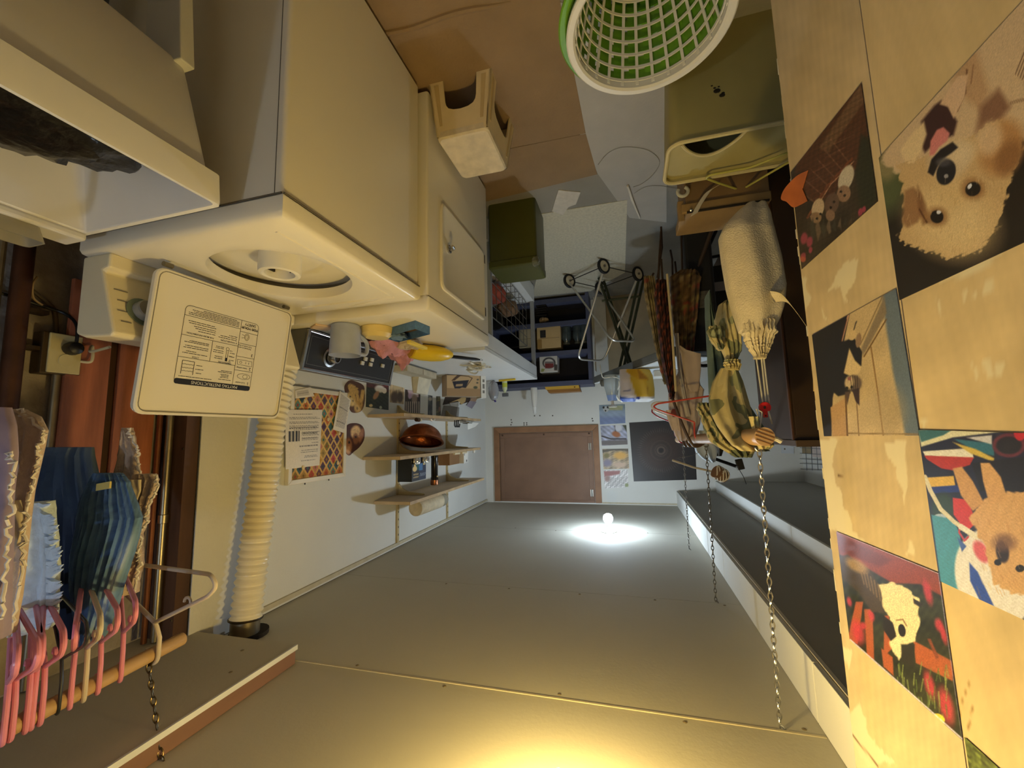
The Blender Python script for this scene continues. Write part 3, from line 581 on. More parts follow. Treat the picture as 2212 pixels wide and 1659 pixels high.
# ================================================================== lamps
def lamp(name, label, x, y, watts, col, zc=ZC, drop=0.0, r=0.036):
    t = T(name, label, 'lamp', (x, y, zc))
    if drop: B().lathe([(0.0, 0), (0.05, 0), (0.05, -0.012), (0.008, -0.018), (0.008, -drop), (0.0, -drop)], (x, y, zc), n=20).obj('stem', M('porcelain', (230, 230, 224), 0.3), t, True); zc = zc-drop
    B().lathe([(0.0, 0), (0.058, 0), (0.060, -0.006), (0.052, -0.016), (0.030, -0.020), (0.026, -0.034), (0.0, -0.036)], (x, y, zc), n=28).obj('lamp_holder', M('porcelain', (230, 230, 224), 0.3), t, True)
    B().cyl((x, y, zc-0.032), (x, y, zc-0.050), 0.014, n=16).obj('bulb_cap', steel, t, True)
    area = 4*PI*r*r
    b = B().lathe([(0.012, -0.048), (0.016, -0.058), (0.030, -0.076), (r, -0.092), (r*0.98, -0.104), (0.029, -0.120), (0.016, -0.129), (0.001, -0.132)], (x, y, zc), n=28)
    g = M('glow_'+name, (255, 255, 255), 0.4, emit=(col, watts/(PI*area)))
    b.obj('bulb', g, t, True)
lamp('ceiling_bulb', 'bare white glowing bulb in a porcelain holder on the far ceiling', 0.183, 3.272, COOL_W, COOL_C)
lamp('warm_ceiling_bulb', 'bare amber glowing bulb on the ceiling close to the camera', WARM_POS[0], WARM_POS[1], WARM_W, WARM_C, drop=0.02, r=0.05)
lamp('entry_bulb', 'bare cool bulb on the ceiling behind the camera', BACK_POS[0], BACK_POS[1], BACK_W, BACK_C)
# ================================================================== washer
def rrect(x0, x1, y0, y1, r, k=5):
    out = []
    for cx, cy, a0 in ((x1-r, y1-r, 0), (x0+r, y1-r, 90), (x0+r, y0+r, 180), (x1-r, y0+r, 270)):
        for t in np.linspace(0, 90, k): a = math.radians(a0+t); out.append((cx+r*math.cos(a), cy+r*math.sin(a)))
    return np.array(out)
def ring_at(xy, z): return np.column_stack([xy, np.full(len(xy), z)])
def build_washer():
    t = T('washing_machine', 'white top loading washer with its lid standing open', 'washing machine', (1.07, 1.05, 0))
    X0, X1, Y0, Y1 = 0.738, 1.405, 0.727, 1.375
    b = B(); b.box((X0+0.02, Y0+0.02, 0.0), (X1-0.02, Y1-0.02, 0.05)); b.obj('toe_base', M('toe_dark', (60, 56, 48), 0.7), t)
    body = B().rings([ring_at(rrect(X0, X1, Y0, Y1, 0.012), z) for z in (0.03, 0.855)]).obj('cabinet', enamel, t, True)
    B().box((X0+0.022, Y0-0.001, 0.03), (X0+0.0235, Y0+0.001, 0.855)).obj('panel_seam', M('seam_dark', (92, 86, 72), 0.7), body)  # thin dark line of the cabinet's panel seam
    # deck with round opening
    cx, cy, ro = 1.022, 1.028, 0.200; n = 64
    ang = np.arange(n)*2*PI/n
    def outer(ins, z):
        pts = []
        hx0, hx1, hy0, hy1 = X0-0.006+ins, X1-ins, Y0-0.004+ins, Y1+0.002-ins
        for a in ang:
            dx, dy = math.cos(a), math.sin(a)
            tx = ((hx1 if dx > 0 else hx0)-cx)/dx if abs(dx) > 1e-6 else 1e9; ty = ((hy1 if dy > 0 else hy0)-cy)/dy if abs(dy) > 1e-6 else 1e9
            s = min(tx, ty); pts.append((cx+dx*s, cy+dy*s, z))
        return np.array(pts)
    def circ(r, z): return np.column_stack([cx+r*np.cos(ang), cy+r*np.sin(ang), np.full(n, z)])
    R = [outer(0.006, 0.856), outer(0.0, 0.862), outer(0.0, 0.898), outer(0.004, 0.908), outer(0.012, 0.914), outer(0.05, 0.917), circ(ro+0.035, 0.916), circ(ro+0.010, 0.9155), circ(ro+0.001, 0.912), circ(ro, 0.908), circ(ro, 0.878)]
    # corners of the deck: insert the 4 true corners by snapping nearest samples
    for k, ring in enumerate(R[:6]):
        ins = (0.006, 0, 0, 0.004, 0.012, 0.05)[k]
        for px in (X0-0.006+ins, X1-ins):
            for py in (Y0-0.004+ins, Y1+0.002-ins):
                i = np.argmin(np.hypot(ring[:, 0]-px, ring[:, 1]-py)); ring[i, :2] = (px, py)
    B().rings(R, caps=False).obj('lid_deck', enamel, t, True)
    B().tube([(X0-0.0045, Y0, 0.8565), (X0-0.0045, Y1, 0.8565)], 0.0022, 6).tube([(X0, Y0-0.003, 0.8565), (X1, Y0-0.003, 0.8565)], 0.0022, 6).obj('deck_seam', M('seam_dark', (92, 86, 72), 0.7), t)
    B().rings([circ(ro+0.002, 0.878), circ(ro+0.026, 0.872), circ(ro+0.03, 0.84), circ(ro+0.03, 0.55)], caps=False).obj('tub_wall', M('tub_gap_shade', (110, 104, 88), 0.5), t, True)  # wall coloured dark to paint in the shade of the gap below the lip
    B().lathe([(0.170, 0.832), (0.206, 0.836), (0.210, 0.800), (0.185, 0.790), (0.166, 0.812), (0.170, 0.832)], (cx, cy, 0), n=48).obj('balance_ring', M('balance_ring_grey', (168, 162, 146), 0.45), t, True)
    B().lathe([(0.0, 0.52), (0.12, 0.52), (0.18, 0.55), (0.19, 0.60), (0.19, 0.80)], (cx, cy, 0), n=48).obj('wash_basket', M('basket_porcelain', (218, 212, 194), 0.3), t, True)
    # agitator: hollow post with a cap ring and fins
    ag = B().lathe([(0.14, 0.53), (0.11, 0.56), (0.066, 0.60), (0.060, 0.74), (0.060, 0.905), (0.058, 0.914), (0.050, 0.917), (0.043, 0.914), (0.041, 0.87), (0.0, 0.868)], (cx-0.012, cy-0.03, 0), n=32)
    for k in range(4):
        a = k*PI/2+0.5; d = V(math.cos(a), math.sin(a), 0); c = V(cx-0.012, cy-0.03, 0)
        ag.prism([c+d*0.055+V(0, 0, 0.82), c+d*0.055+V(0, 0, 0.55), c+d*0.15+V(0, 0, 0.55), c+d*0.09+V(0, 0, 0.70)], np.cross(d, (0, 0, 1))*0.012)
    a_ = ag.obj('agitator', M('agitator_white', (232, 228, 214), 0.35), t, True)
    B().lathe([(0.041, 0.872), (0.036, 0.885), (0.030, 0.889), (0.012, 0.890), (0.0, 0.890)], (cx-0.012, cy-0.03, 0), n=24).obj('softener_cup', M('softener_dark', (176, 166, 140), 0.5), a_, True)
    for k in range(3): B().obox((cx-0.012+0.033*math.cos(k*2.1), cy-0.03+0.033*math.sin(k*2.1), 0.892), (0.012*math.cos(k*2.1+1.57), 0.012*math.sin(k*2.1+1.57), 0), (0.003, 0, 0), (0, 0, 0.006)).obj('cup_slot', M('slot_dark', (40, 36, 30), 0.7), a_)
    # low ridges pressed into the deck by the dryer side
    B().obox((0.905, 1.318, 0.9165), (0.11, 0.020, 0), (-0.001, 0.006, 0), (0, 0, 0.003)).obj('pressed_ridge', enamel, t, bevel=0.003)
    B().tube([(0.80, 0.775, 0.9165), (0.80, 1.29, 0.9165), (1.19, 1.29, 0.9165)], 0.004, 6).obj('well_ledge', enamel, t, True)
    # console with dial
    k0, k1 = 0.732, 1.372
    prof = [(1.30, 0.914), (1.405, 0.914), (1.405, 1.128), (1.372, 1.140), (1.272, 1.146), (1.262, 1.136), (1.322, 0.962), (1.30, 0.955)]
    con = B().prism([(x, k0, z) for x, z in prof], (0, k1-k0, 0)).obj('console', enamel2, t, bevel=0.008, seg=3)
    fc = lambda y, z: V(1.262+(1.136-z)*0.345-0.002, y, z)
    nrm_c = nrm((-1, 0, -0.33))
    for yy, nm in ((0.812, 'dial'), (1.10, 'dial')):
        c = fc(yy, 1.06)
        B().lathe([(0.0, 0), (0.042, 0), (0.042, 0.003), (0.036, 0.004), (0.0, 0.004)], c, nrm_c, 28).obj('dial_ring', M('dial_ring_green', (126, 132, 96), 0.35, 0.4), con, True)
        B().lathe([(0.030, 0.003), (0.028, 0.022), (0.025, 0.025), (0.0, 0.025)], c, nrm_c, 28).obj('dial', M('dial_grey', (150, 150, 146), 0.35, 0.3), con, True)
    for j in range(4): B().obox(fc(0.765, 1.10-j*0.03), (0.0005, 0, 0), (0, 0.012+0.004*(j % 2), 0), (-0.0003, 0, 0.0012)).obj('console_print', greyink, con)
    # the lid, standing open against the console
    yl0, yl1 = 0.783, 1.259; zb, zt = 0.944, 1.345; xb_, xt_ = 1.200, 1.250
    e = nrm((xt_-xb_, 0, zt-zb)); nn = nrm(np.cross((0, -1.0, 0), e)); L = math.hypot(xt_-xb_, zt-zb)
    o = V(xb_, yl1, zb); U = V(0, -1, 0); W_ = yl1-yl0       # lid frame: U to the near side, e up, nn faces the room
    pl = lambda u, v, h=0: o+U*u+e*v+nn*h
    def rr(ins, h, r): return np.array([pl(a, c, h) for a, c in rrect(ins, W_-ins, ins, L-ins, r)])
    lid = B().rings([rr(0.012, -0.022, 0.02), rr(0.002, -0.018, 0.024), rr(0, -0.004, 0.025), rr(0.003, 0.0, 0.024), rr(0.008, 0.0, 0.022), rr(0.011, -0.004, 0.02), rr(0.03, -0.0045, 0.02)]).obj('lid', enamel, t, True)
    B().tube(np.array([pl(a, c, -0.0005) for a, c in rrect(0.0085, W_-0.0085, 0.0085, L-0.0085, 0.022)]), 0.0016, 5, True).obj('lid_gasket', M('gasket_grey', (128, 122, 104), 0.6), lid)
    for hy in (0.03, W_-0.03): B().cyl(pl(hy-0.012, -0.012, -0.010), pl(hy+0.012, -0.012, -0.010), 0.007, n=10).obj('hinge', M('hinge_grey', (120, 112, 92), 0.4, 0.6), lid)
    # printed instruction card
    q = [Pn(x, y, pl(0, 0, -0.0045), nn) for x, y in ((565, 703), (404, 659), (372, 829), (533, 843))]
    uv = [(np.dot(p-o, U), np.dot(p-o, e)) for p in q]
    a0 = np.mean([uv[0][0], uv[3][0]]); a1 = np.mean([uv[1][0], uv[2][0]]); b0 = np.mean([uv[0][1], uv[1][1]]); b1 = np.mean([uv[2][1], uv[3][1]])
    CW, CH = a1-a0, b1-b0; h0 = -0.0042
    c = lambda u, v, h=0.0002: pl(a0+u*CW, b0+v*CH, h0+h)          # u: left to right when read, v: up
    lab = box_ = B()
    def ln(u0, v0, u1, v1, w_=0.0011):
        p, r_ = c(u0, v0), c(u1, v1); d = nrm(r_-p); s_ = np.cross(nn, d)*w_/2
        lab.hexa([p-s_-nn*1e-4, r_-s_-nn*1e-4, r_+s_-nn*1e-4, p+s_-nn*1e-4, p-s_+nn*2e-4, r_-s_+nn*2e-4, r_+s_+nn*2e-4, p+s_+nn*2e-4])
    rc = rrect(0, CW, 0, CH, 0.014, 5)
    pts = [(x/CW, y/CH) for x, y in rc]
    for i in range(len(pts)): ln(*pts[i], *pts[(i+1) % len(pts)])
    XS = 0.27
    ln(XS, 0, XS, 0.93)
    for v in (0.72, 0.52, 0.33, 0.16, 0.10): ln(0, v, XS if v in (0.52,) or v == 0.16 else (XS if v != 0.10 else XS), v)
    ln(XS, 0.66, 1, 0.66); ln(XS, 0.38, 1, 0.38); ln(XS, 0.13, 1, 0.13); ln(0.62, 0.66, 0.62, 0.38)
    # little drawings: water level box, thermometer, lid sketch, console sketch, knob
    for v in (0.74, 0.785, 0.825): 
        for k in range(8): ln(0.80+k*0.0175, v+0.006*(k % 2), 0.80+(k+1)*0.0175, v+0.006*((k+1) % 2), 0.0009)
    for s_ in ((0.80, 0.70, 0.80, 0.87), (0.94, 0.70, 0.94, 0.87), (0.80, 0.70, 0.94, 0.70)): ln(*s_, 0.0014)
    for s_ in ((0.395, 0.62, 0.395, 0.47), (0.42, 0.62, 0.42, 0.47), (0.395, 0.62, 0.42, 0.62)): ln(*s_, 0.001)
    for k in range(10):
        a, b_ = k*0.63, (k+1)*0.63; ln(0.4075+0.022*math.cos(a), 0.45+0.02*math.sin(a), 0.4075+0.022*math.cos(b_), 0.45+0.02*math.sin(b_), 0.001)
        ln(0.12+0.10*math.cos(a), 0.80+0.042*math.sin(a), 0.12+0.10*math.cos(b_), 0.80+0.042*math.sin(b_), 0.0009)
        ln(0.10+0.035*math.cos(a), 0.80+0.028*math.sin(a), 0.10+0.035*math.cos(b_), 0.80+0.028*math.sin(b_), 0.0009)
        ln(0.16+0.02*math.cos(a), 0.225+0.035*math.sin(a), 0.16+0.02*math.cos(b_), 0.225+0.035*math.sin(b_), 0.0009); ln(0.16+0.036*math.cos(a), 0.225+0.05*math.sin(a), 0.16+0.036*math.cos(b_), 0.225+0.05*math.sin(b_), 0.0009)
        ln(0.195+0.016*math.cos(a), 0.60+0.016*math.sin(a), 0.195+0.016*math.cos(b_), 0.60+0.016*math.sin(b_), 0.0009)
    for s_ in ((0.03, 0.565, 0.25, 0.565), (0.03, 0.565, 0.02, 0.64), (0.25, 0.565, 0.24, 0.635), (0.02, 0.64, 0.24, 0.635), (0.075, 0.585, 0.075, 0.615), (0.12, 0.585, 0.12, 0.615), (0.195, 0.24, 0.235, 0.25), (0.195, 0.21, 0.235, 0.20)): ln(*s_, 0.0009)
    # unreadable small print as fine bars
    r = np.random.default_rng(3)
    for v, n_, u0, u1 in ((0.90, 1, 0.56, 0.96), (0.88, 1, 0.30, 0.48), (0.85, 1, 0.34, 0.46), (0.83, 1, 0.34, 0.46), (0.81, 1, 0.34, 0.46), (0.78, 1, 0.30, 0.50), (0.76, 1, 0.30, 0.46), (0.84, 1, 0.70, 0.78), (0.79, 1, 0.68, 0.78), (0.74, 1, 0.70, 0.78),
                        (0.60, 1, 0.30, 0.37), (0.55, 1, 0.30, 0.37), (0.50, 1, 0.30, 0.37), (0.60, 1, 0.46, 0.58), (0.575, 1, 0.46, 0.58), (0.52, 1, 0.46, 0.60), (0.495, 1, 0.46, 0.60), (0.46, 1, 0.46, 0.57), (0.44, 1, 0.46, 0.57),
                        (0.60, 1, 0.66, 0.96), (0.575, 1, 0.80, 0.92), (0.53, 1, 0.66, 0.96), (0.505, 1, 0.66, 0.94), (0.46, 1, 0.66, 0.96), (0.44, 1, 0.66, 0.9), (0.31, 1, 0.30, 0.56), (0.285, 1, 0.30, 0.54), (0.26, 1, 0.30, 0.42),
                        (0.30, 1, 0.60, 0.82), (0.27, 1, 0.60, 0.86), (0.245, 1, 0.60, 0.88), (0.215, 1, 0.60, 0.94), (0.19, 1, 0.62, 0.96), (0.105, 1, 0.30, 0.96), (0.085, 1, 0.30, 0.96), (0.065, 1, 0.30, 0.90), (0.045, 1, 0.30, 0.92), (0.025, 1, 0.34, 0.8)):
        u = u0
        while u < u1-0.01:
            d = min(r.uniform(0.02, 0.06), u1-u); ln(u, v, u+d*0.85, v, 0.0016); u += d
    lab.obj('instruction_print', ink, lid)
    hb = B(); pr = rrect(0.0, CW, CH*0.93, CH*1.0, 0.007, 4); hb.prism([pl(a0+x, b0+y, h0-0.0002) for x, y in pr], nn*0.0006); hb.obj('header_bar', ink, lid)
    text('header_lettering', 'MAYTAG INSTRUCTIONS', CH*0.058, c(0.5, 0.964, 0.0005), U, e, white_ink, lid)
    text('print_lettering', 'FOR YOUR\nSAFETY', CH*0.055, c(0.135, 0.066), U, e, ink, lid, bold=0.01)
    for s_, u, v in (('1', 0.045, 0.893), ('2', 0.045, 0.68), ('3', 0.045, 0.475)): text('print_lettering', s_, CH*0.06, c(u, v), U, e, ink, lid, bold=0.01)
    for s_, u, v, z in (('Load washer', 0.16, 0.893, 0.026), ('Select settings', 0.17, 0.68, 0.026), ('Pull knob to start\nPush knob to stop', 0.17, 0.375, 0.026), ('TEMPERATURE', 0.42, 0.645, 0.026), ('CYCLE', 0.80, 0.64, 0.026), ('FOR MORE INFORMATION', 0.78, 0.345, 0.026), ('IF WASHER STOPS:', 0.41, 0.345, 0.026), ('Hot', 0.36, 0.62, 0.02), ('Warm', 0.36, 0.545, 0.02), ('Cold', 0.36, 0.47, 0.02)):
        text('print_lettering', s_, CH*z*1.15, c(u, v), U, e, ink, lid, bold=0.004)
    B().prism([c(0.395, 0.62, 0.0003), c(0.42, 0.62, 0.0003), c(0.42, 0.575, 0.0003), c(0.395, 0.575, 0.0003)], nn*0.0003).obj('thermometer_fill', ink, lid)
build_washer()

# ================================================================== dryer and what stands on it
DT = 0.945
def build_dryer():
    t = T('clothes_dryer', 'white front loading dryer with black control panel beside the washer', 'dryer', (1.06, 1.75, 0))
    X0, X1, Y0, Y1 = 0.709, 1.405, 1.394, 2.117
    B().box((X0+0.03, Y0+0.03, 0), (X1-0.03, Y1-0.03, 0.05)).obj('toe_base', M('toe_dark', (60, 56, 48), 0.7), t)
    B().rings([ring_at(rrect(X0+i, X1, Y0, Y1, 0.010), z) for i, z in ((0, 0.03), (0, 0.885))]).obj('cabinet', enamel, t, True)
    R = [ring_at(rrect(X0+0.004, X1, Y0+0.002, Y1-0.002, 0.01), 0.886), ring_at(rrect(X0-0.004, X1, Y0, Y1, 0.012), 0.892), ring_at(rrect(X0-0.004, X1, Y0, Y1, 0.012), 0.932), ring_at(rrect(X0+0.002, X1-0.004, Y0+0.004, Y1-0.004, 0.012), 0.942), ring_at(rrect(X0+0.014, X1-0.01, Y0+0.014, Y1-0.014, 0.012), DT)]
    B().rings(R).obj('top_panel', enamel, t, True)
    # door: raised panel with a bead around it, chrome pull and hinges
    y0, y1, z0, z1 = 1.507, 2.045, 0.44, 0.822
    dr = B().rings([np.array([(X0+h, y, z) for y, z in rrect(y0+i, y1-i, z0+i, z1-i, 0.03, 5)]) for h, i in ((0.002, 0), (-0.006, 0.0), (-0.009, 0.004), (-0.009, 0.012), (-0.006, 0.018))]).obj('door', enamel, t, True)
    hd = B().lathe([(0.017, 0), (0.018, 0.008), (0.012, 0.011)], (X0-0.006, 1.575, 0.627), (-1, 0, 0), 20, caps=True); hd.tube(fillet([(X0-0.012, 1.575, 0.632), (X0-0.034, 1.575, 0.630), (X0-0.036, 1.548, 0.628)], 0.01), 0.006, 8)
    hd.obj('handle', chrome, dr, True)
    for hz in (0.478, 0.772): B().box((X0-0.010, 2.035, hz-0.024), (X0+0.001, 2.050, hz+0.024)).obj('hinge', M('hinge_dark', (70, 62, 48), 0.5, 0.6), dr, bevel=0.002)
    # console: black panel in a chrome frame, sloping back
    c0 = P(684, 713, 'x', 1.318); yb0, yb1 = 1.452, 2.135
    lo, hi = V(1.300, 0, 0.958), V(1.335, 0, 1.118); e = nrm(hi-lo); L = np.linalg.norm(hi-lo); n = nrm(np.cross((0, -1.0, 0), e)); o = V(lo[0], yb1, lo[2]); U = V(0, -1, 0); W_ = yb1-yb0
    pl = lambda u, v, h=0: o+U*u+e*v+n*h
    cb = B().prism([pl(0, 0, -0.004), pl(0, L, -0.004), V(1.395, yb1, hi[2]+0.002), V(1.405, yb1, DT), V(1.31, yb1, DT)], U*W_).obj('console_body', M('console_side', (112, 104, 84), 0.45), t, bevel=0.004)
    B().hexa([pl(0.004, 0.004, -0.004), pl(W_-0.004, 0.004, -0.004), pl(W_-0.004, L-0.004, -0.004), pl(0.004, L-0.004, -0.004), pl(0.004, 0.004, 0.002), pl(W_-0.004, 0.004, 0.002), pl(W_-0.004, L-0.004, 0.002), pl(0.004, L-0.004, 0.002)]).obj('control_panel', black_panel, cb)
    fr = B()
    for u0, u1, v0, v1 in ((0, W_, -0.006, 0.004), (0, W_, L-0.006, L+0.008), (-0.006, 0.008, -0.006, L+0.008), (W_-0.008, W_+0.006, -0.006, L+0.008)):
        fr.hexa([pl(u0, v0, -0.006), pl(u1, v0, -0.006), pl(u1, v1, -0.006), pl(u0, v1, -0.006), pl(u0, v0, 0.007), pl(u1, v0, 0.007), pl(u1, v1, 0.007), pl(u0, v1, 0.007)])
    fr.obj('chrome_frame', chrome, cb, bevel=0.003)
    pin = B(); 
    for u0, u1, v0, v1 in ((0.02, W_-0.02, 0.018, 0.0195), (0.02, W_-0.02, L-0.022, L-0.0205), (0.02, 0.0215, 0.018, L-0.02), (W_-0.0215, W_-0.02, 0.018, L-0.02)):
        pin.hexa([pl(u0, v0, 0.001), pl(u1, v0, 0.001), pl(u1, v1, 0.001), pl(u0, v1, 0.001), pl(u0, v0, 0.0026), pl(u1, v0, 0.0026), pl(u1, v1, 0.0026), pl(u0, v1, 0.0026)])
    pin.obj('pin_line', M('pin_silver', (150, 148, 140), 0.3, 0.8), cb)
    kp = Pn(713, 772, pl(0, 0, 0.002), n)
    kn = B().lathe([(0.046, 0), (0.046, 0.004), (0.036, 0.006), (0.034, 0.004)], kp, n, 32); kn.obj('knob_ring', chrome, cb, True)
    B().lathe([(0.028, 0), (0.026, 0.012), (0.024, 0.040), (0.022, 0.044), (0.018, 0.044), (0.017, 0.036), (0, 0.036)], kp, n, 32).obj('timer_knob', chrome, cb, True)
    B().lathe([(0.016, 0.0365), (0.0, 0.037)], kp, n, 20).obj('knob_face', black_panel, cb)
    for q in ((788, 775), (781, 784), (802, 777), (799, 787), (825, 790)):
        c = Pn(*q, pl(0, 0, 0.002), n); B().obox(c+n*0.005, U*0.012, e*0.010, n*0.005).obj('push_button', M('button_ivory', (226, 214, 178), 0.4), cb, bevel=0.002)
build_dryer()

# translucent jug lying upside down over its spout, handle to the right
def on_dryer(x, y, z=DT): return P(x, y, 'z', z)
def build_dryer_items():
    t = T('plastic_jug', 'cloudy translucent plastic jug on the dryer before the control panel', 'jug', (1.10, 1.50, DT))
    c = on_dryer(747, 702)
    b = B().lathe([(0.0, 0.004), (0.050, 0.0), (0.056, 0.006), (0.062, 0.08), (0.063, 0.125), (0.056, 0.139), (0.0, 0.141)]+[] if False else [(0.0, 0.004), (0.052, 0.0), (0.058, 0.006), (0.062, 0.08), (0.064, 0.126), (0.065, 0.132), (0.061, 0.132), (0.058, 0.08), (0.052, 0.010), (0.0, 0.010)], c, n=32)
    jm = M('cloudy_plastic', (196, 190, 170), 0.5, trans=0.15, var=0.06, scale=20)
    b.obj('jug_body', jm, t, True)
    B().tube(smooth_path([c+V(-0.02, 0.058, 0.115), c+V(-0.03, 0.10, 0.11), c+V(-0.03, 0.105, 0.06), c+V(-0.02, 0.06, 0.03)], 6), 0.009, 8).obj('handle', jm, t, True)
    # yellow scoop (bleach-bottle shape cut open) lying on its side
    t = T('yellow_scoop', 'bright yellow plastic scoop lying on the dryer top', 'scoop', on_dryer(935, 735))
    c = on_dryer(938, 744); c[2] = DT
    ym = M('yellow_plastic', (226, 192, 34), 0.35, var=0.03)
    a, b_ = on_dryer(892, 742), on_dryer(982, 752); ax = nrm(b_-a); sd = np.cross((0, 0, 1), ax); c = a*0.55+b_*0.45; L = np.linalg.norm(b_-a)*0.5; R = []
    for h, r in ((-1.0, 0.050), (-0.96, 0.062), (-0.5, 0.074), (0.0, 0.076), (0.45, 0.066), (0.75, 0.048), (0.93, 0.026), (1.0, 0.006)):
        q = np.arange(24)*2*PI/24; zz = 0.042+np.sin(q)*r*0.56; zz = np.maximum(zz, 0.003); R.append(np.column_stack([np.outer(np.cos(q)*r*0.95, sd)[:, :2]+(c+ax*h*L)[:2], DT+zz]))
    B().rings(R, caps=False).obj('scoop_bowl', ym, t, True)
    B().rings([R[0], (R[0]-R[0].mean(0))*0.9+R[0].mean(0)+ax*0.004, (R[1]-R[1].mean(0))*0.9+R[1].mean(0)+ax*0.05], caps=True).obj('scoop_mouth', ym, t, True)
    xg = c[0]-0.072; g0, g1 = P(886, 736, 'x', xg), P(924, 752, 'x', xg+0.01); gd = g1-g0; gu = nrm(np.cross(gd, (1, 0, 0))); gu = gu if gu[2] > 0 else -gu
    B().hexa([g0-gu*0.006, g1-gu*0.006, g1-gu*0.006+V(0.030, 0, 0), g0-gu*0.006+V(0.018, 0, 0), g0+gu*0.012, g1+gu*0.008, g1+gu*0.008+V(0.030, 0, 0), g0+gu*0.012+V(0.018, 0, 0)]).obj('scoop_grip', M('pale_yellow_plastic', (238, 212, 90), 0.4), t, bevel=0.004)
    # blue dryer-sheet box, open
    t = T('blue_carton', 'small open blue carton lying on the dryer top edge', 'box', on_dryer(880, 705))
    a, b_, d = on_dryer(828, 712), on_dryer(897, 692), on_dryer(928, 705)
    bm_ = M('blue_card', (84, 118, 142), 0.6, var=0.18, scale=60, detail=2)
    u, v = (b_-a), (d-b_); h = V(0, 0, 0.036)
    for q in ((a, a+u, 0.002), (a+v, a+u+v, 0.002), (a, a+v, 0.002), (a+u, a+u+v, 0.002)):
        n_ = nrm(np.cross(q[1]-q[0], (0, 0, 1)))*0.0015; B().prism([q[0], q[1], q[1]+h, q[0]+h], n_).obj('side_panel', bm_, t)
    B().prism([a+V(0, 0, 0.001), a+u+V(0, 0, 0.001), a+u+v+V(0, 0, 0.001), a+v+V(0, 0, 0.001)], (0, 0, 0.0015)).obj('bottom_panel', M('card_inside', (92, 72, 48), 0.8), t)
    # crumpled things
    def crumple(name, label, cat, c, r, sc, mat, seed, amp=0.35, k=10, grp=None):
        b = B().sphere(c, r, k, sc); v = np.vstack(b.v); d = v-c; f = 1+amp*vnoise(d/r*2.2, seed)+amp*0.5*vnoise(d/r*6, seed+1); v2 = c+d*f[:, None]; v2[:, 2] = np.maximum(v2[:, 2], c[2]-r*sc[2]*0.9); b.v = [v2]
        o = b.obj(name, mat, None); return tag(o, label, cat, grp)
    pink = M('pink_cloth', (212, 142, 132), 0.85, var=0.15, scale=25, bump=0.3, bscale=160)
    tan_ = M('crumpled_paper', (208, 178, 126), 0.75, var=0.2, scale=24)
    # pink rag: folded sheet heap
    t = T('pink_rag', 'crumpled pink cleaning cloth against the dryer control panel', 'cloth', (1.15, 1.75, DT))
    def heap(x0, y0, x1, y1, zt, seed, mat, name, d0=0.0):
        a = on_dryer(x0, y0); b_ = on_dryer(x1, y1); nu, nv = 26, 12; G = np.zeros((nu, nv, 3)); ax = nrm(b_-a); sd = np.cross((0, 0, 1), ax); L = np.linalg.norm(b_-a)
        for i in range(nu):
            for j in range(nv):
                u, w_ = i/(nu-1), j/(nv-1)-0.5; q = np.array([[u*7, w_*5, seed]])
                hgt = zt*(1-(2*w_)**2)**0.8*(0.45+0.55*math.sin(PI*min(1, u*1.1)))*(1+0.45*vnoise(q*1.6, seed)[0])
                G[i, j] = a+ax*L*u+sd*(w_*0.14*(1+0.3*vnoise(q, seed+3)[0]))+V(0, 0, max(0.004, hgt))
        return B().grid(G, back=(0, 0, -0.002)).obj(name, mat, t, True)
    heap(800, 722, 885, 748, 0.075, 3, pink, 'upper_fold'); heap(840, 752, 905, 758, 0.085, 9, pink, 'lower_fold')
    o = crumple('paper_wad', 'crumpled tan paper beside the yellow scoop', 'paper', on_dryer(882, 732)+V(0, 0, 0.022), 0.048, (1.2, 0.9, 0.6), tan_, 5)
    o = crumple('blue_rag', 'grey blue cloth wad tucked under the blue carton', 'cloth', on_dryer(868, 716)+V(0.02, 0, 0.016), 0.036, (1.2, 1.0, 0.5), M('greyblue_cloth', (112, 132, 140), 0.85, var=0.15, scale=30), 8)
    # pale yellow bowl upside down behind the jug
    t = T('yellow_bowl', 'pale yellow plastic bowl on the dryer behind the jug handle', 'bowl', on_dryer(818, 705))
    c = on_dryer(815, 708); c[2] = DT
    B().lathe([(0.066, 0), (0.069, 0.003), (0.064, 0.03), (0.048, 0.046), (0.0, 0.050)], c, n=32, caps=False).obj('bowl_shell', M('pale_yellow_bowl', (236, 200, 110), 0.4), t, True)
    # brush with black grip and metal shaft across the rag
    t = T('metal_brush', 'grey metal rod with black rubber grip lying over the pink cloth', 'brush', on_dryer(830, 745))
    a, b_ = P(772, 742, 'x', 1.16), P(850, 752, 'x', 1.19)
    d = b_-a; B().tube([a, a+d*0.12, a+d*0.4], [0.007, 0.009, 0.008], 10).obj('grip', black_pl, t, True); B().tube([a+d*0.4, b_], 0.0035, 8).obj('shaft', M('grey_shaft', (170, 162, 150), 0.4), t, True)
    # black handled tool lying towards the far end
    t = T('lint_brush', 'tool with long black handle lying across dryer and desk', 'brush', on_dryer(985, 768))
    a, b_ = on_dryer(950, 763)+V(0, 0, 0.012), on_dryer(1036, 773)+V(0, 0, 0.012)
    d = b_-a; B().tube([a, a+d*0.1, a+d*0.5, a+d*0.9, b_], [0.006, 0.010, 0.011, 0.010, 0.006], 10).obj('handle', black_pl, t, True)
    B().tube(np.array([b_+d*0.04+0.012*(math.cos(k)*nrm(d)+math.sin(k)*V(0, 0, 1)*0.4) for k in np.arange(12)*PI/6]), 0.0012, 6, True).obj('hanging_loop', darksteel, t)
    B().obox(a-d*0.28, d*0.28, nrm(np.cross(d, (0, 0, 1)))*0.012, (0, 0, 0.006)).obj('blade', M('cream_blade', (232, 214, 168), 0.5), t, bevel=0.003)
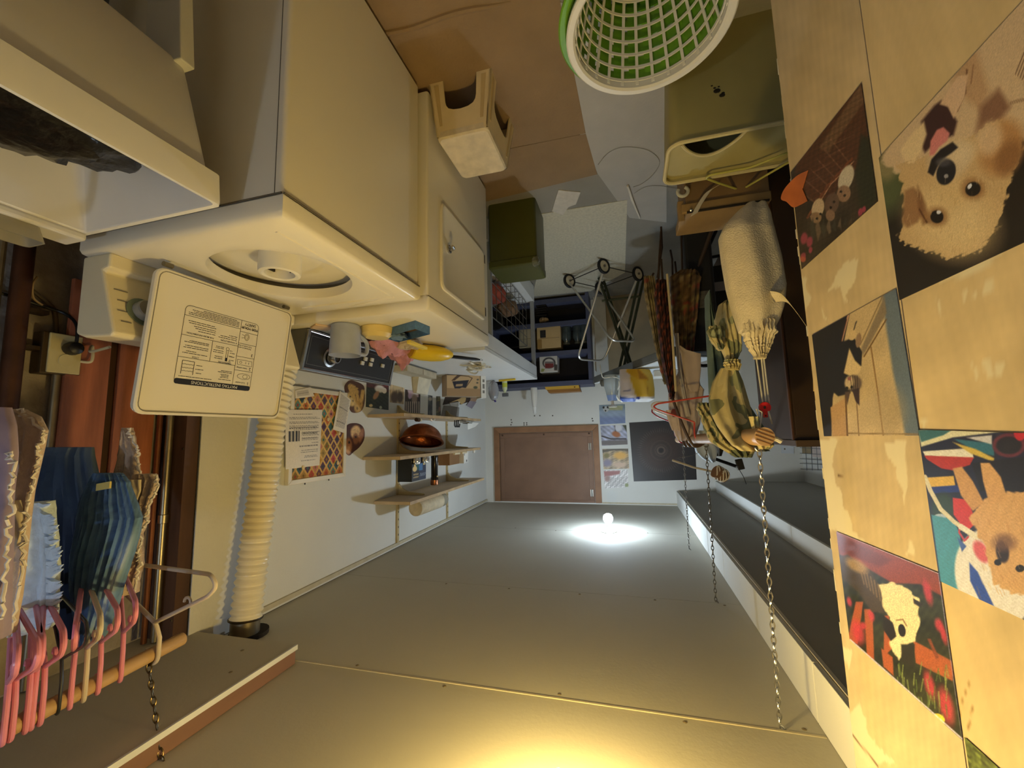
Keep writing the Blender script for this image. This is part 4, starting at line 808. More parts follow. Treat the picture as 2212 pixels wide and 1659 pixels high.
    # pale cloth square and thin wires left of the panel
    o = B().obox(on_dryer(695, 705)+V(0, 0, 0.004), (0.03, 0.02, 0), (-0.02, 0.03, 0), (0, 0, 0.004)).obj('pink_tissue', M('pale_pink_tissue', (214, 184, 150), 0.9), None, bevel=0.002); tag(o, 'small pale pink tissue square beside the cloudy jug', 'tissue')
    return crumple
crumple = build_dryer_items()

# white flexible vent hose up the right wall
def build_hose():
    t = T('vent_hose', 'white ribbed vent hose rising beside the bulletin board', 'hose', (1.47, 1.5, 0.95))
    path = smooth_path([(1.465, 1.56, 0.80), (1.462, 1.535, 0.95), (1.460, 1.49, 1.10), (1.458, 1.440, 1.32), (1.458, 1.405, 1.60), (1.456, 1.375, 1.85), (1.452, 1.345, 2.10)], 60)
    L = np.concatenate([[0], np.cumsum(np.linalg.norm(np.diff(path, axis=0), axis=1))]); r = 0.0525+0.0042*np.sin(L*2*PI/0.0262)
    B().tube(path, r, 28).obj('ribbed_sleeve', M('hose_white', (236, 226, 196), 0.3, var=0.03), t, True)
    B().tube(np.array([V(1.452, 1.345, 2.098)+0.056*V(math.cos(k), math.sin(k), 0.12*math.sin(k*1.0)) for k in np.arange(24)*PI/12]), 0.004, 8, True).obj('clamp_band', M('clamp_dark', (70, 60, 44), 0.4, 0.8), t, True)
    B().cyl((1.451, 1.343, 2.10), (1.451, 1.342, 2.150), 0.050, n=24).obj('collar', galv, t, True)
    B().cyl((1.45, 1.36, 2.150), (1.45, 1.36, 2.1655), 0.068, n=24).obj('ceiling_hole', M('hole_dark', (34, 28, 22), 0.9), t)
build_hose()

# ================================================================== laundry tub
def build_tub():
    t = T('laundry_tub', 'cream plastic laundry tub on legs in the near corner', 'sink', (1.12, 0.36, 0))
    X0, X1, Y0, Y1, ZR = 0.858, 1.385, 0.06, 0.684, 0.892
    R = []
    q = lambda i, z, r=0.018: ring_at(rrect(X0+i, X1-i*0.3, Y0+i, Y1-i*0.35, r), z)
    R += [ring_at(rrect(X0+0.072, X1-0.05, Y0+0.09, Y1-0.060, 0.02), 0.570), ring_at(rrect(X0+0.064, X1-0.04, Y0+0.08, Y1-0.052, 0.02), 0.580), ring_at(rrect(X0+0.022, X1-0.01, Y0+0.02, Y1-0.022, 0.016), 0.808), ring_at(rrect(X0+0.020, X1-0.01, Y0+0.02, Y1-0.020, 0.016), 0.814), ring_at(rrect(X0+0.004, X1, Y0+0.006, Y1-0.004, 0.014), 0.822), ring_at(rrect(X0+0.001, X1, Y0, Y1-0.001, 0.014), 0.884), ring_at(rrect(X0+0.002, X1-0.002, Y0+0.002, Y1-0.002, 0.014), ZR), ring_at(rrect(X0+0.011, X1-0.085, Y0+0.01, Y1-0.011, 0.012), ZR-0.001), ring_at(rrect(X0+0.013, X1-0.09, Y0+0.013, Y1-0.013, 0.012), ZR-0.005), ring_at(rrect(X0+0.078, X1-0.11, Y0+0.10, Y1-0.066, 0.03), 0.592)]
    B().rings(R).obj('basin', tubplastic, t, True)
    B().box((X1-0.088, Y0+0.01, ZR-0.002), (X1-0.012, Y1-0.004, ZR+0.018)).obj('faucet_ledge', tubplastic, t, bevel=0.006)
    for lx, ly, sx in ((X0+0.03, Y1-0.069, 1), (X0+0.03, Y0+0.09, 1), (X1-0.16, Y1-0.069, -1), (X1-0.16, Y0+0.09, -1)):
        ti, bi = (0.0, 0.075) if sx > 0 else (0.09, 0.0)
        B().hexa([(lx+bi, ly-0.012, 0.0), (lx+bi+0.08, ly-0.012, 0.0), (lx+bi+0.08, ly+0.012, 0.0), (lx+bi, ly+0.012, 0.0), (lx+ti+0.012, ly-0.016, 0.585), (lx+ti+0.125, ly-0.016, 0.585), (lx+ti+0.125, ly+0.016, 0.585), (lx+ti+0.012, ly+0.016, 0.585)]).obj('leg', M('leg_cream', (214, 200, 160), 0.4, var=0.04), t, bevel=0.003)
    f = B().cyl((X1-0.05, 0.36, ZR+0.018), (X1-0.05, 0.36, ZR+0.08), 0.018); f.tube(smooth_path([(X1-0.05, 0.36, ZR+0.08), (X1-0.07, 0.36, ZR+0.19), (X1-0.16, 0.36, ZR+0.20), (X1-0.19, 0.36, ZR+0.13)], 8), 0.011, 10)
    f.cyl((X1-0.05, 0.28, ZR+0.018), (X1-0.05, 0.28, ZR+0.05), 0.02); f.cyl((X1-0.05, 0.44, ZR+0.018), (X1-0.05, 0.44, ZR+0.05), 0.02); f.obj('faucet', chrome, t, True)
    # black plastic sack lying in the basin
    c = V(1.03, 0.36, 0.79); b = B().sphere(c, 0.2, 26, (0.72, 1.34, 0.42)); v = np.vstack(b.v); d = v-c
    v = c+d*(1+0.10*vnoise(d*14, 2)+0.07*vnoise(d*34, 3)+0.04*vnoise(d*80, 4))[:, None]
    v[:, 2] = np.maximum(v[:, 2], 0.60); k = (0.89-np.minimum(v[:, 2], 0.89))/0.30; v[:, 0] = np.clip(v[:, 0], 0.880+0.07*k, 1.27-0.02*k); v[:, 1] = np.clip(v[:, 1], 0.08+0.09*k, 0.665-0.055*k); b.v = [v]
    o = b.obj('black_sack', M('black_polythene', (20, 18, 17), 0.28, bump=0.4, bscale=40), None, True); tag(o, 'crinkled black plastic sack lying in the laundry tub', 'bag')
    # clear soap tray on the ledge
    t = T('soap_tray', 'clear ribbed plastic tray on the back ledge of the laundry tub', 'tray', (1.34, 0.55, ZR+0.02))
    gm = M('clear_plastic', (214, 208, 188), 0.25, trans=0.6, var=0.05)
    b = B().rings([ring_at(rrect(1.30+i, 1.372-i, 0.46+i, 0.61-i, 0.012), z) for i, z in ((0.008, ZR+0.0185), (0.0, ZR+0.055), (0.003, ZR+0.055), (0.010, ZR+0.022))]); b.obj('tray_shell', gm, t, True)
    for k in range(5): B().cyl((1.312, 0.49+k*0.022, ZR+0.024), (1.358, 0.49+k*0.022, ZR+0.024), 0.003, n=6).obj('rib', gm, t)
build_tub()

# pipes, outlet on the foundation wall
def build_services():
    t = T('outlet_box', 'yellowed outlet box with a black plug on conduit, beside the washer console', 'outlet', P(130, 770, 'x', 1.66))
    a, b_ = P(100, 720, 'x', 1.645), P(167, 812, 'x', 1.645); y0, y1 = 0.800, 0.878; z0, z1 = 1.085, 1.205
    B().box((1.652, y0-0.012, z0-0.002), (1.70, y1+0.006, z1+0.004)).obj('back_box', M('box_steel_dark', (74, 60, 40), 0.5, 0.6), t, bevel=0.003)
    pl_ = B().box((1.645, y0, z0), (1.653, y1, z1)).obj('cover_plate', M('plate_yellow', (206, 178, 102), 0.5, var=0.1), t, bevel=0.003)
    B().lathe([(0.020, 0), (0.019, 0.003), (0.0, 0.003)], (1.645, 0.842, 1.165), (-1, 0, 0), 20).obj('socket_face', M('plate_yellow', (206, 178, 102), 0.5), pl_)
    B().lathe([(0.019, 0), (0.021, 0.012), (0.018, 0.034), (0.008, 0.040), (0.0, 0.040)], (1.643, 0.846, 1.128), (-1, 0, 0), 14).obj('black_plug', black_pl, t, True)
    B().tube(smooth_path([(1.615, 0.846, 1.125), (1.62, 0.846, 1.06), (1.66, 0.84, 1.02), (1.68, 0.80, 1.005), (1.69, 0.70, 0.99), (1.69, 0.56, 1.0)], 8), 0.0045, 8).obj('power_cord', black_pl, t, True)
    B().tube([(1.672, 0.838, z1), (1.672, 0.838, 2.10)], 0.0115, 12).obj('conduit', galv, t, True)
    o = B().tube(smooth_path([(1.655, 0.872, 1.16), (1.63, 0.895, 1.16), (1.64, 0.90, 1.11), (1.60, 0.875, 1.135), (1.50, 0.865, 1.13)], 8), 0.004, 8).obj('pale_cord', M('cord_white', (206, 196, 160), 0.5), t, True)
    t = T('drain_pipes', 'dark iron pipe and bright pipe standing before the foundation wall', 'pipe', (1.66, 0.72, 0))
    B().tube([(1.665, 0.730, 0.0), (1.665, 0.742, 2.10)], 0.022, 14).obj('iron_pipe', M('rust_iron', (72, 44, 28), 0.6, 0.5, var=0.3, scale=12), t, True)
    B().tube([(1.672, 0.690, 0.0), (1.672, 0.700, 2.10)], 0.008, 10).obj('bright_pipe', galv, t, True)
    for z in (1.02, 1.13): B().box((1.66, 0.74, z), (1.695, 0.80, z+0.012)).obj('pipe_strap', M('strap_dark', (58, 44, 28), 0.6, 0.5), t)
    o = B().tube(smooth_path([(1.69, 0.74, 0.94), (1.685, 0.80, 0.985), (1.69, 0.825, 1.01), (1.69, 0.835, 1.08)], 8), 0.006, 8).obj('grey_cable', M('cable_grey', (80, 66, 44), 0.6), None, True); tag(o, 'drooping grey cable behind the washer under the outlet', 'cord')
    o = B().tube(smooth_path([(1.66, 0.765, 0.925), (1.655, 0.755, 0.955), (1.66, 0.762, 0.99), (1.665, 0.785, 1.005)], 8), 0.003, 6).obj('drain_wire', M('wire_tan', (150, 126, 84), 0.5), None, True); tag(o, 'thin tan wire curling up behind the tub ledge', 'cord')
build_services()

# ================================================================== bulletin board, wall prints
def build_wall_prints():
    xw = 1.5495; PM = MC('printed_paper', 0.45)
    t = T('bulletin_board', 'white framed bulletin board with patchwork diamond fabric on the right wall', 'board', (1.545, 1.80, 1.40))
    y0, y1, z0, z1 = 1.606, 2.014, 1.168, 1.634; xf = 1.526; fw = 0.022
    fm = M('frame_white', (232, 224, 204), 0.4)
    B().prism([(xw, y0, z0), (xw, y1, z0), (xw, y1-fw, z0+fw), (xw, y0+fw, z0+fw)], (xf-xw, 0, 0)).obj('frame_rail', fm, t, bevel=0.002)
    B().prism([(xw, y0, z1), (xw, y1, z1), (xw, y1-fw, z1-fw), (xw, y0+fw, z1-fw)], (xf-xw, 0, 0)).obj('frame_rail', fm, t, bevel=0.002)
    B().prism([(xw, y0, z0), (xw, y0, z1), (xw, y0+fw, z1-fw), (xw, y0+fw, z0+fw)], (xf-xw, 0, 0)).obj('frame_rail', fm, t, bevel=0.002)
    B().prism([(xw, y1, z0), (xw, y1, z1), (xw, y1-fw, z1-fw), (xw, y1-fw, z0+fw)], (xf-xw, 0, 0)).obj('frame_rail', fm, t, bevel=0.002)
    pal = [(196, 84, 86), (84, 138, 132), (202, 150, 60), (96, 66, 90), (198, 110, 62), (204, 128, 112), (134, 120, 60), (60, 100, 110), (190, 72, 64), (176, 146, 84)]
    def pf(p):
        u, v = p.u*0.36/0.052, p.v*0.42/0.068; a, b_ = u+v, u-v; ia, ib = np.floor(a).astype(int), np.floor(b_).astype(int); fa, fb = a-ia, b_-ib
        h = (ia*7+ib*13+ia*ib*3) % len(pal); cols = np.array(pal, float)[h]; d = np.maximum(abs(fa-0.5), abs(fb-0.5)); p.c = cols.copy()
        p.c[d > 0.38] = (222, 182, 108); h2 = (ia*3+ib*5) % len(pal); m = d < 0.14; p.c[m] = np.array(pal, float)[h2][m]*0.8; p.mix((1-np.minimum.reduce([p.u, 1-p.u, p.v, 1-p.v])*9)*0.35, (150, 84, 30)); p.grain(0.05)
    picture('fabric', [(xf+0.008, y0+fw, z0+fw), (xf+0.008, y1-fw, z0+fw), (xf+0.008, y1-fw, z1-fw), (xf+0.008, y0+fw, z1-fw)], 170, 190, pf, (-1, 0, 0), 0.001, MC('patch_fabric', 0.85, 0.2), t)
    for yy in (1.73, 1.90): B().cyl((xw-0.006, yy, z1), (xw-0.006, yy, z1+0.010), 0.003, n=6).obj('hanging_nail', darksteel, t)
    def paper(quad, label, lines, ang, seed, fold=0.0, photo=False):
        q = [P(x, y, 'x', xf-0.002) for x, y in quad]
        def pp(p):
            p.fill((236, 226, 206)); r = np.random.default_rng(seed)
            lo, hi, bands = lines
            for (v0, v1, u0, u1) in bands:
                n_ = max(1, int(round((v1-v0)/0.022)))
                for k in range(n_):
                    vv = v0+(k+0.5)*(v1-v0)/n_; m = (abs(p.v-vv) < 0.006) & (p.u > u0) & (p.u < u1-r.uniform(0, 0.1)) & (np.sin(p.u*120+k*3) > -0.75); p.c[m] = (128, 120, 108)
            if photo: m = (p.u > 0.06) & (p.u < 0.36) & (p.v > 0.36) & (p.v < 0.54); p.c[m] = np.where((np.sin(p.u*75) > -0.2)[m, None], (34, 34, 34), (190, 180, 160)); 
            p.grain(0.015, seed)
        be = (lambda u, v: np.concatenate([-fold*np.sin(u*PI)*np.sin(v*2.5+0.3)[..., :1]*np.ones_like(u), 0*u*v, 0*u*v], -1)) if fold else None
        o = picture('pinned_paper', q, 70, 90, pp, (-1, 0, 0), 0.0008, PM, bend=be); return tag(o, label, 'paper', 'papers pinned on the bulletin board')
    B1 = [(0.06, 0.09, 0.2, 0.75), (0.12, 0.17, 0.1, 0.95), (0.20, 0.25, 0.1, 0.95), (0.27, 0.33, 0.1, 0.95), (0.34, 0.36, 0.2, 0.9), (0.38, 0.46, 0.42, 0.95), (0.48, 0.54, 0.42, 0.95), (0.57, 0.60, 0.7, 0.95), (0.62, 0.65, 0.35, 0.95), (0.70, 0.75, 0.4, 0.95), (0.80, 0.84, 0.5, 0.95), (0.88, 0.90, 0.4, 0.9)]
    # quads run: u along reading width in the picture, v from foot to head of the sheet
    paper([(616, 885), (696, 885), (690, 1005), (617, 1014)], 'large typed notice with a small black picture pinned at the near side of the board', (0, 1, B1), 0, 1, 0.004, True)
    paper([(734, 844), (758, 864), (745, 936), (719, 928)], 'narrow white printed list pinned at the far frame of the board', (0, 1, [(0.05, 0.9, 0.12, 0.92)]), 0, 2, 0.006)
    paper([(637, 843), (671, 836), (679, 856), (638, 861)], 'small creased tan note at the foot of the board', (0, 1, [(0.2, 0.8, 0.1, 0.8)]), 0, 3, 0.003)
    for q in ((655, 1010), (709, 906), (733, 936), (730, 1000), (659, 866)):
        o = B().sphere(P(*q, 'x', xf-0.006), 0.009, 6, (0.5, 1, 1.3)).obj('push_pin', M('pin_cream', (224, 204, 160), 0.4), t, True)
    # cut-out dog pictures and prints
    def cut(name, outline, paint, label, n=60):
        oc = np.array([P(x, y, 'x', xw) for x, y in smooth_path(np.column_stack([np.array(outline, float), np.zeros(len(outline))]), 4, True)[:, :2]])
        c = oc.mean(0); k = 14; G = np.array([[c+(p-c)*(i/k) for p in np.vstack([oc, oc[:1]])] for i in range(0, k+1)]); G[:, :, 0] = xw
        pts = G.reshape(-1, 3); d = pts-CAM; kk = d @ FW; pc = Pic(1106+FPX*(d @ PR)/kk, 829.5+FPX*(d @ PD)/kk); paint(pc); co = lin(np.clip(pc.c, 0, 255))
        b = B().grid(G+V(-0.0012, 0, 0), back=(0.0012, 0, 0)); o = b.obj(name, PM, None, col=np.vstack([co, co])); return tag(o, label, 'picture', 'animal cutouts on the right wall')
    def d1(p):
        p.fill((92, 58, 40)); f = (224, 190, 120)
        p.poly([(750, 832), (757, 829), (764, 842), (768, 850), (764, 856), (754, 846)], f, 1.2); p.poly([(758, 830), (765, 832), (775, 846), (772, 856), (764, 848)], f, 1.2)
        p.ell(759, 862, 10, 16, f, -10, 0.2); p.ell(774, 876, 9, 16, (206, 166, 96), 10, 0.2); p.poly([(766, 836), (772, 838), (776, 864), (770, 866)], f, 1.2); p.poly([(780, 842), (788, 842), (784, 868), (776, 868)], f, 1.2)
        for q in ((756, 856), (762, 866), (772, 882), (778, 872)): p.ell(*q, 1.8, 1.8, (70, 44, 24))
        p.grain(0.05)
    cut('dog_cutout', [(744, 834), (754, 822), (766, 823), (784, 832), (788, 848), (787, 872), (780, 888), (766, 892), (756, 886), (752, 862), (746, 850)], d1, 'rounded cutout of two blond puppies lying, beside the printed list')
    def d2(p):
        p.fill((78, 40, 26)); p.ell(768, 934, 11, 15, (222, 184, 130), 5, 0.3); p.ell(768, 948, 6, 12, (150, 98, 60), 0, 0.4); p.ell(752, 964, 8, 18, (176, 118, 70), 0, 0.4); p.ell(752, 972, 5, 8, (212, 160, 110), 0, 0.4); p.ell(780, 940, 5, 16, (170, 116, 80), 15, 0.5); p.ell(768, 944, 2.5, 2.5, (36, 20, 14)); p.ell(754, 956, 2.5, 2.5, (36, 20, 14)); p.grain(0.06)
    cut('dog_cutout', [(750, 918), (766, 914), (780, 918), (787, 930), (786, 950), (776, 966), (764, 976), (754, 984), (746, 976), (744, 955), (745, 935)], d2, 'rounded cutout of two brown puppies below the shelf end')
    def ph(quad, label, paint, n=(50, 60)):
        q = [P(x, y, 'x', xw) for x, y in quad]; o = picture('photo_print', q, n[0], n[1], paint, (-1, 0, 0), 0.001, PM); return tag(o, label, 'picture', 'photo prints behind the shelves')
    def p1(p):
        p.fill((44, 52, 40)); p.poly([(790, 815), (840, 818), (840, 848), (815, 840), (792, 836)], (74, 34, 32), 3); p.noise(0.3, 0.3); p.ell(820, 840, 11, 8, (226, 222, 216), 10, 0.4); p.ell(830, 844, 5, 6, (230, 224, 220)); p.ell(812, 854, 5, 10, (170, 130, 96), 30, 0.4); p.ell(801, 876, 4, 3, (214, 196, 150)); p.ell(822, 880, 3, 3, (190, 196, 170)); p.ell(834, 830, 6, 6, (120, 44, 50), 0, 0.6)
    ph([(792, 818), (840, 826), (839, 886), (790, 879)], 'dark green photo of white kitten in grass behind the console corner', p1)
    def p2(p):
        p.fill((186, 164, 128)); p.noise(0.3, 0.35, 4); p.ell(852, 858, 8, 12, (96, 74, 56), 0, 0.5); p.ell(864, 858, 6, 12, (84, 66, 50), 0, 0.5); p.ell(858, 836, 10, 6, (206, 184, 140), 0, 0.5)
    ph([(842, 830), (873, 838), (872, 873), (842, 869)], 'sepia photo print beside the zebra photo on the wall', p2)
    def p3(p):
        p.fill((52, 38, 34)); p.noise(0.3, 0.4, 4); p.poly([(880, 842), (904, 846), (904, 858), (884, 860)], (202, 180, 190), 2); p.ell(885, 855, 4, 7, (196, 168, 200), 0, 0.5); p.ell(898, 848, 6, 5, (236, 230, 226), 0, 0.5); p.ell(895, 862, 6, 10, (150, 128, 110), 0, 0.5)
        for k in range(7): p.line([(877+k*4.6, 868), (877+k*4.6, 896)], 1.8, (206, 190, 168))
    ph([(875, 841), (908, 847), (907, 895), (874, 893)], 'striped dark photo print behind the lowest shelf bracket', p3)
    def p4(p): p.fill((92, 96, 96)); p.noise(0.4, 0.3, 4); p.ell(929, 862, 4, 4, (190, 180, 160), 0, 0.5); p.ell(928, 880, 4, 6, (60, 64, 66), 0, 0.5)
    ph([(925, 853), (934, 855), (934, 897), (924, 896)], 'narrow grey photo strip above the lowest shelf', p4, (24, 50))
    def p5(p): p.fill((96, 88, 50)); p.noise(0.45, 0.3, 6); p.ell(946, 876, 3, 10, (56, 48, 40), 0, 0.5); p.ell(949, 884, 2, 6, (150, 110, 90), 0, 0.5)
    ph([(942, 856), (951, 856), (952, 898), (942, 898)], 'narrow olive photo strip beside the iron carton', p5, (24, 50))
    # back wall: four small pictures and the dark poster
    yw = YB-0.0008
    def bp(quad, label, paint, n=(50, 50), grp='picture column on the back wall', nm='wall_picture'):
        q = [P(x, y, 'y', yw) for x, y in quad]; o = picture(nm, q, n[0], n[1], paint, (0, -1, 0), 0.0015, PM); return tag(o, label, 'picture', grp)
    def b1(p):
        p.fill((150, 166, 186)); p.poly([(1290, 870), (1355, 870), (1355, 886), (1290, 886)], (128, 146, 158), 6); p.poly([(1315, 876), (1346, 876), (1344, 886), (1316, 886)], (170, 170, 130), 3); p.poly([(1290, 900), (1355, 900), (1355, 920), (1290, 920)], (124, 140, 178), 8); p.ell(1309, 884, 6, 6, (190, 190, 186)); p.ell(1304, 880, 2.4, 2.6, (40, 40, 40)); p.ell(1313, 880, 2.4, 2.6, (40, 40, 40)); p.ell(1308, 887, 1.6, 2, (30, 30, 30)); p.noise(0.06, 0.2)
    bp([(1294, 875), (1350, 873), (1351, 914), (1296, 917)], 'blue sky print of a small dog in the air, lowest of the picture column', b1)
    def b2(p):
        p.fill((166, 170, 190)); p.noise(0.25, 0.25, 3); p.line([(1328, 920), (1330, 932), (1334, 938)], 2.5, (50, 40, 40)); p.ell(1331, 938, 9, 6, (176, 110, 70), 20, 0.5); p.line([(1300, 942), (1320, 948), (1352, 948)], 3, (60, 56, 60)); p.poly([(1298, 952), (1356, 950), (1356, 962), (1298, 962)], (110, 104, 104), 3); p.poly([(1344, 918), (1356, 918), (1356, 936)], (70, 76, 60), 3); p.ell(1336, 924, 8, 8, (216, 216, 222), 0, 0.5)
    bp([(1297, 920), (1353, 918), (1356, 960), (1300, 963)], 'winter print of an orange bird on a snowy branch in the picture column', b2)
    def b3(p):
        p.fill((170, 150, 120)); p.noise(0.35, 0.3, 5); p.ell(1340, 984, 14, 8, (222, 170, 80), 0, 0.7); p.poly([(1300, 972), (1330, 968), (1358, 970), (1358, 974), (1325, 973), (1302, 978)], (90, 84, 70), 2); p.ell(1312, 1000, 10, 8, (130, 124, 146), 0, 0.8); p.ell(1338, 1004, 14, 6, (206, 176, 150), 0, 0.8); p.ell(1310, 984, 6, 5, (120, 110, 60), 0, 0.8)
    bp([(1301, 970), (1357, 969), (1359, 1012), (1304, 1014)], 'golden autumn print second from the top of the picture column', b3)
    def b4(p):
        p.fill((210, 206, 204)); p.noise(0.3, 0.35, 8); p.poly([(1304, 1018), (1340, 1017), (1338, 1024), (1306, 1030)], (150, 84, 78), 3); p.ell(1312, 1034, 6, 6, (150, 110, 100), 0, 0.8)
        for k in range(6): p.line([(1312, 1030+k*3.6), (1330, 1034+k*3.2), (1354, 1030+k*3.6)], 1.2, (120, 116, 110), 0.7)
        p.ell(1354, 1048, 4, 4, (130, 140, 80), 0, 0.6)
    bp([(1304, 1016), (1356, 1015), (1358, 1052), (1306, 1055)], 'glossy pale snow print topmost in the picture column', b4)
    def b5(p):
        cx, cy = 1428, 973; d = np.hypot(p.x-cx, (p.y-cy)*1.05); a = np.arctan2(p.y-cy, p.x-cx); p.fill((40, 40, 44)); g = np.clip(1-abs(d-30)/34, 0, 1); p.mix(g*0.55, (74, 52, 46)); m = np.clip(1-d/52, 0, 1); p.mix(m*0.5*(0.5+0.5*np.sin(a*64)), (86, 66, 58)); p.mix((d < 5)*1.0, (24, 24, 28)); p.mix(np.exp(-((d-8)/1.6)**2)*0.8, (110, 96, 84)); p.mix(np.exp(-((d-13)/1.5)**2)*0.5, (92, 78, 70)); p.mix(np.exp(-((d-46)/5)**2)*(np.sin(a*60) > 0.5)*0.5, (96, 90, 86)); p.mix(np.exp(-((d-22)/1.5)**2)*0.3, (96, 80, 70))
    bp([(1359, 913), (1499, 905), (1505, 1036), (1369, 1040)], 'dark square poster with a radiating sunburst ring on the back wall', b5, (130, 130), None, 'poster')
build_wall_prints()
# ================================================================== shelves on the right wall
def build_shelves():
    xw = 1.5495
    zs = [(1.292, 2.235, 3.60, 'lowest'), (1.549, 2.195, 3.58, 'middle'), (1.827, 2.315, 3.66, 'topmost')]
    for i, (z, ya, yb, nm) in enumerate(zs):
        t = T('wall_shelf', nm+' raw wood shelf on brackets along the right wall', 'shelf', (1.42, (ya+yb)/2, z), 'shelves on the right wall')
        B().box((1.300, ya, z-0.010), (1.546, yb, z+0.009)).obj('board', shelf_wood, t, bevel=0.001)
        B().box((1.296, ya+0.001, z-0.010), (1.3005, yb-0.001, z+0.009)).obj('front_edging', M('edging_wood', (190, 156, 106), 0.6, var=0.2, scale=12), t)
        for by in (2.590, 3.395):
            B().prism([(1.536, by-0.010, z-0.085), (1.536, by-0.010, z-0.011), (1.345, by-0.010, z-0.011), (1.345, by-0.010, z-0.022), (1.46, by-0.010, z-0.032), (1.51, by-0.010, z-0.055)], (0, 0.020, 0)).obj('bracket', bracket_wood, t, bevel=0.002)
    for by, nm in ((2.590, 'nearer'), (3.395, 'farther')):
        t = T('shelf_standard', nm+' slotted cream upright carrying the wall shelves', 'bracket', (1.54, by, 1.22), 'shelf uprights')
        B().box((1.5375, by-0.011, 1.205), (1.549, by+0.011, 2.130)).obj('channel', bracket_wood, t)
        for k in range(36): B().box((1.5365, by-0.003, 1.225+k*0.025), (1.5378, by+0.003, 1.237+k*0.025)).obj('slot', M('slot_dark', (40, 36, 30), 0.7), t) if k % 2 == 0 else None
    top = lambda x, y, i, xp=1.40: None
    z1, z2, z3 = 1.301, 1.558, 1.836
    # copper bowl shade lying on the lowest shelf
    t = T('copper_bowl', 'dented copper bowl tipped over on the lowest wall shelf', 'bowl', (1.41, 2.80, z1))
    c = V(1.405, 2.66, z1+0.125); ax = nrm((-0.12, 0.22, -0.85)); cm = M('hammered_copper', (150, 84, 48), 0.35, 1.0, var=0.35, scale=18, bump=0.35, bscale=40)
    ax = nrm((-0.10, -0.30, 0.95)); cc = V(1.405, 2.79, z1+0.062)
    prof = [(0.115*math.cos(a)*1.22, 0.115*math.sin(a)*1.0) for a in np.linspace(0, PI/2*0.98, 12)]
    cc = V(1.40, 2.66, z1+0.155); ax = nrm((0.05, 0.30, -0.95))
    B().lathe([(0.146, -0.003), (0.150, 0.0), (0.146, 0.006)]+[(r, h+0.004) for r, h in prof[1:]], cc, ax, 36).obj('bowl_shell', cm, t, True)
    B().lathe([(0.140, 0.002), (0.154, -0.001), (0.154, -0.009), (0.140, -0.009)], cc, ax, 36).obj('rim', cm, t, True)
    # small bottle, glass bits, scissors, papers on the lowest shelf
    t = T('small_bottle', 'small dark capped bottle lying on the lowest wall shelf', 'bottle', (1.33, 2.49, z1)); c = V(1.335, 2.46, z1+0.014)
    B().lathe([(0.0, 0), (0.013, 0), (0.013, 0.045), (0.007, 0.054)], c, (0.1, 1, 0), 14).obj('body', M('bottle_brown', (52, 34, 22), 0.2), t, True); B().lathe([(0.010, 0.05), (0.010, 0.078), (0.0, 0.078)], c, (0.1, 1, 0), 14).obj('cap', M('cap_ivory', (222, 210, 170), 0.4), t, True)
    o = B().tube(smooth_path([(1.312, 2.62, z1+0.006), (1.312, 2.64, z1+0.018), (1.315, 2.67, z1+0.016), (1.315, 2.69, z1+0.006)], 5), 0.006, 8).obj('hook_cup', white_pl, None, True); tag(o, 'small white curved hook beside the copper bowl', 'hook')
    t = T('paper_stack', 'loose sheets and dark papers on the far end of the lowest wall shelf', 'paper', (1.38, 3.35, z1))
    for k in range(5): B().obox((1.335, 3.28+0.03*k, z1+0.003+0.005*k), (0.035, 0.02*(-1)**k, 0), (0.02, 0.13, 0), (0, 0, 0.002)).obj('sheet', M('paper_white', (222, 220, 212), 0.7) if k % 2 else M('paper_dark', (70, 62, 54), 0.7), t)
    o = B().prism([(1.30, 3.28, z1+0.012), (1.30, 3.55, z1+0.020), (1.31, 3.50, z1+0.050), (1.315, 3.32, z1+0.078)], (0.002, 0, 0)).obj('folded_paper', M('paper_white', (222, 220, 212), 0.7), None); tag(o, 'folded white paper standing at the far end of the lowest shelf', 'paper')
    t = T('black_clip', 'black wire clip standing on the lowest wall shelf', 'clip', (1.33, 3.12, z1))
    for k in range(3): B().tube(smooth_path([(1.33, 3.08+k*0.035, z1+0.004), (1.33, 3.075+k*0.035, z1+0.045), (1.33, 3.10+k*0.035, z1+0.055), (1.33, 3.11+k*0.035, z1+0.03)], 5), 0.005, 6).obj('wire_loop', black_pl, t, True)
    # middle shelf: light bulb carton, two jars, flashlight, brown carton, white carton
    t = T('light_bulb_carton', 'dark blue light bulb carton on the middle wall shelf', 'box', (1.40, 2.36, z2))
    mk = M('carton_navy', (30, 34, 40), 0.5); bx = B().box((1.330, 2.395, z2), (1.43, 2.585, z2+0.150)).obj('carton', mk, t, bevel=0.002)
    def cp(p):
        p.fill((28, 30, 34)); p.c[p.u > 0.5] = (36, 48, 74); m = (p.v > 0.45) & (p.u > 0.22) & (p.u < 0.5); p.c[m] = (36, 92, 96); m = (p.v > 0.42) & (p.v < 0.72) & (p.u > 0.5) & (p.u < 0.75); p.c[m] = (66, 120, 176); m = (p.v > 0.64) & (p.v < 0.76) & (p.u > 0.78) & (p.u < 0.95); p.c[m] = (226, 206, 150)
        d = np.hypot((p.u-0.2)/0.15, (p.v-0.52)/0.12); p.mix(np.clip((1-d)*8+0.5, 0, 1), (232, 206, 140)); m = (abs(p.u-0.2) < 0.06) & (p.v > 0.55) & (p.v < 0.95); p.c[m] = (232, 206, 140)
        m = (p.v > 0.12) & (p.v < 0.36) & (p.u > 0.1) & (p.u < 0.47) & (np.sin(p.u*70+3*np.sin(p.v*40)) > 0) & (np.sin(p.v*50) > -0.2); p.c[m] = (216, 190, 130); m = (p.v > 0.16) & (p.v < 0.30) & (p.u > 0.55) & (p.u < 0.95) & (np.sin(p.u*60+p.v*30) > 0.2); p.c[m] = (150, 160, 180)
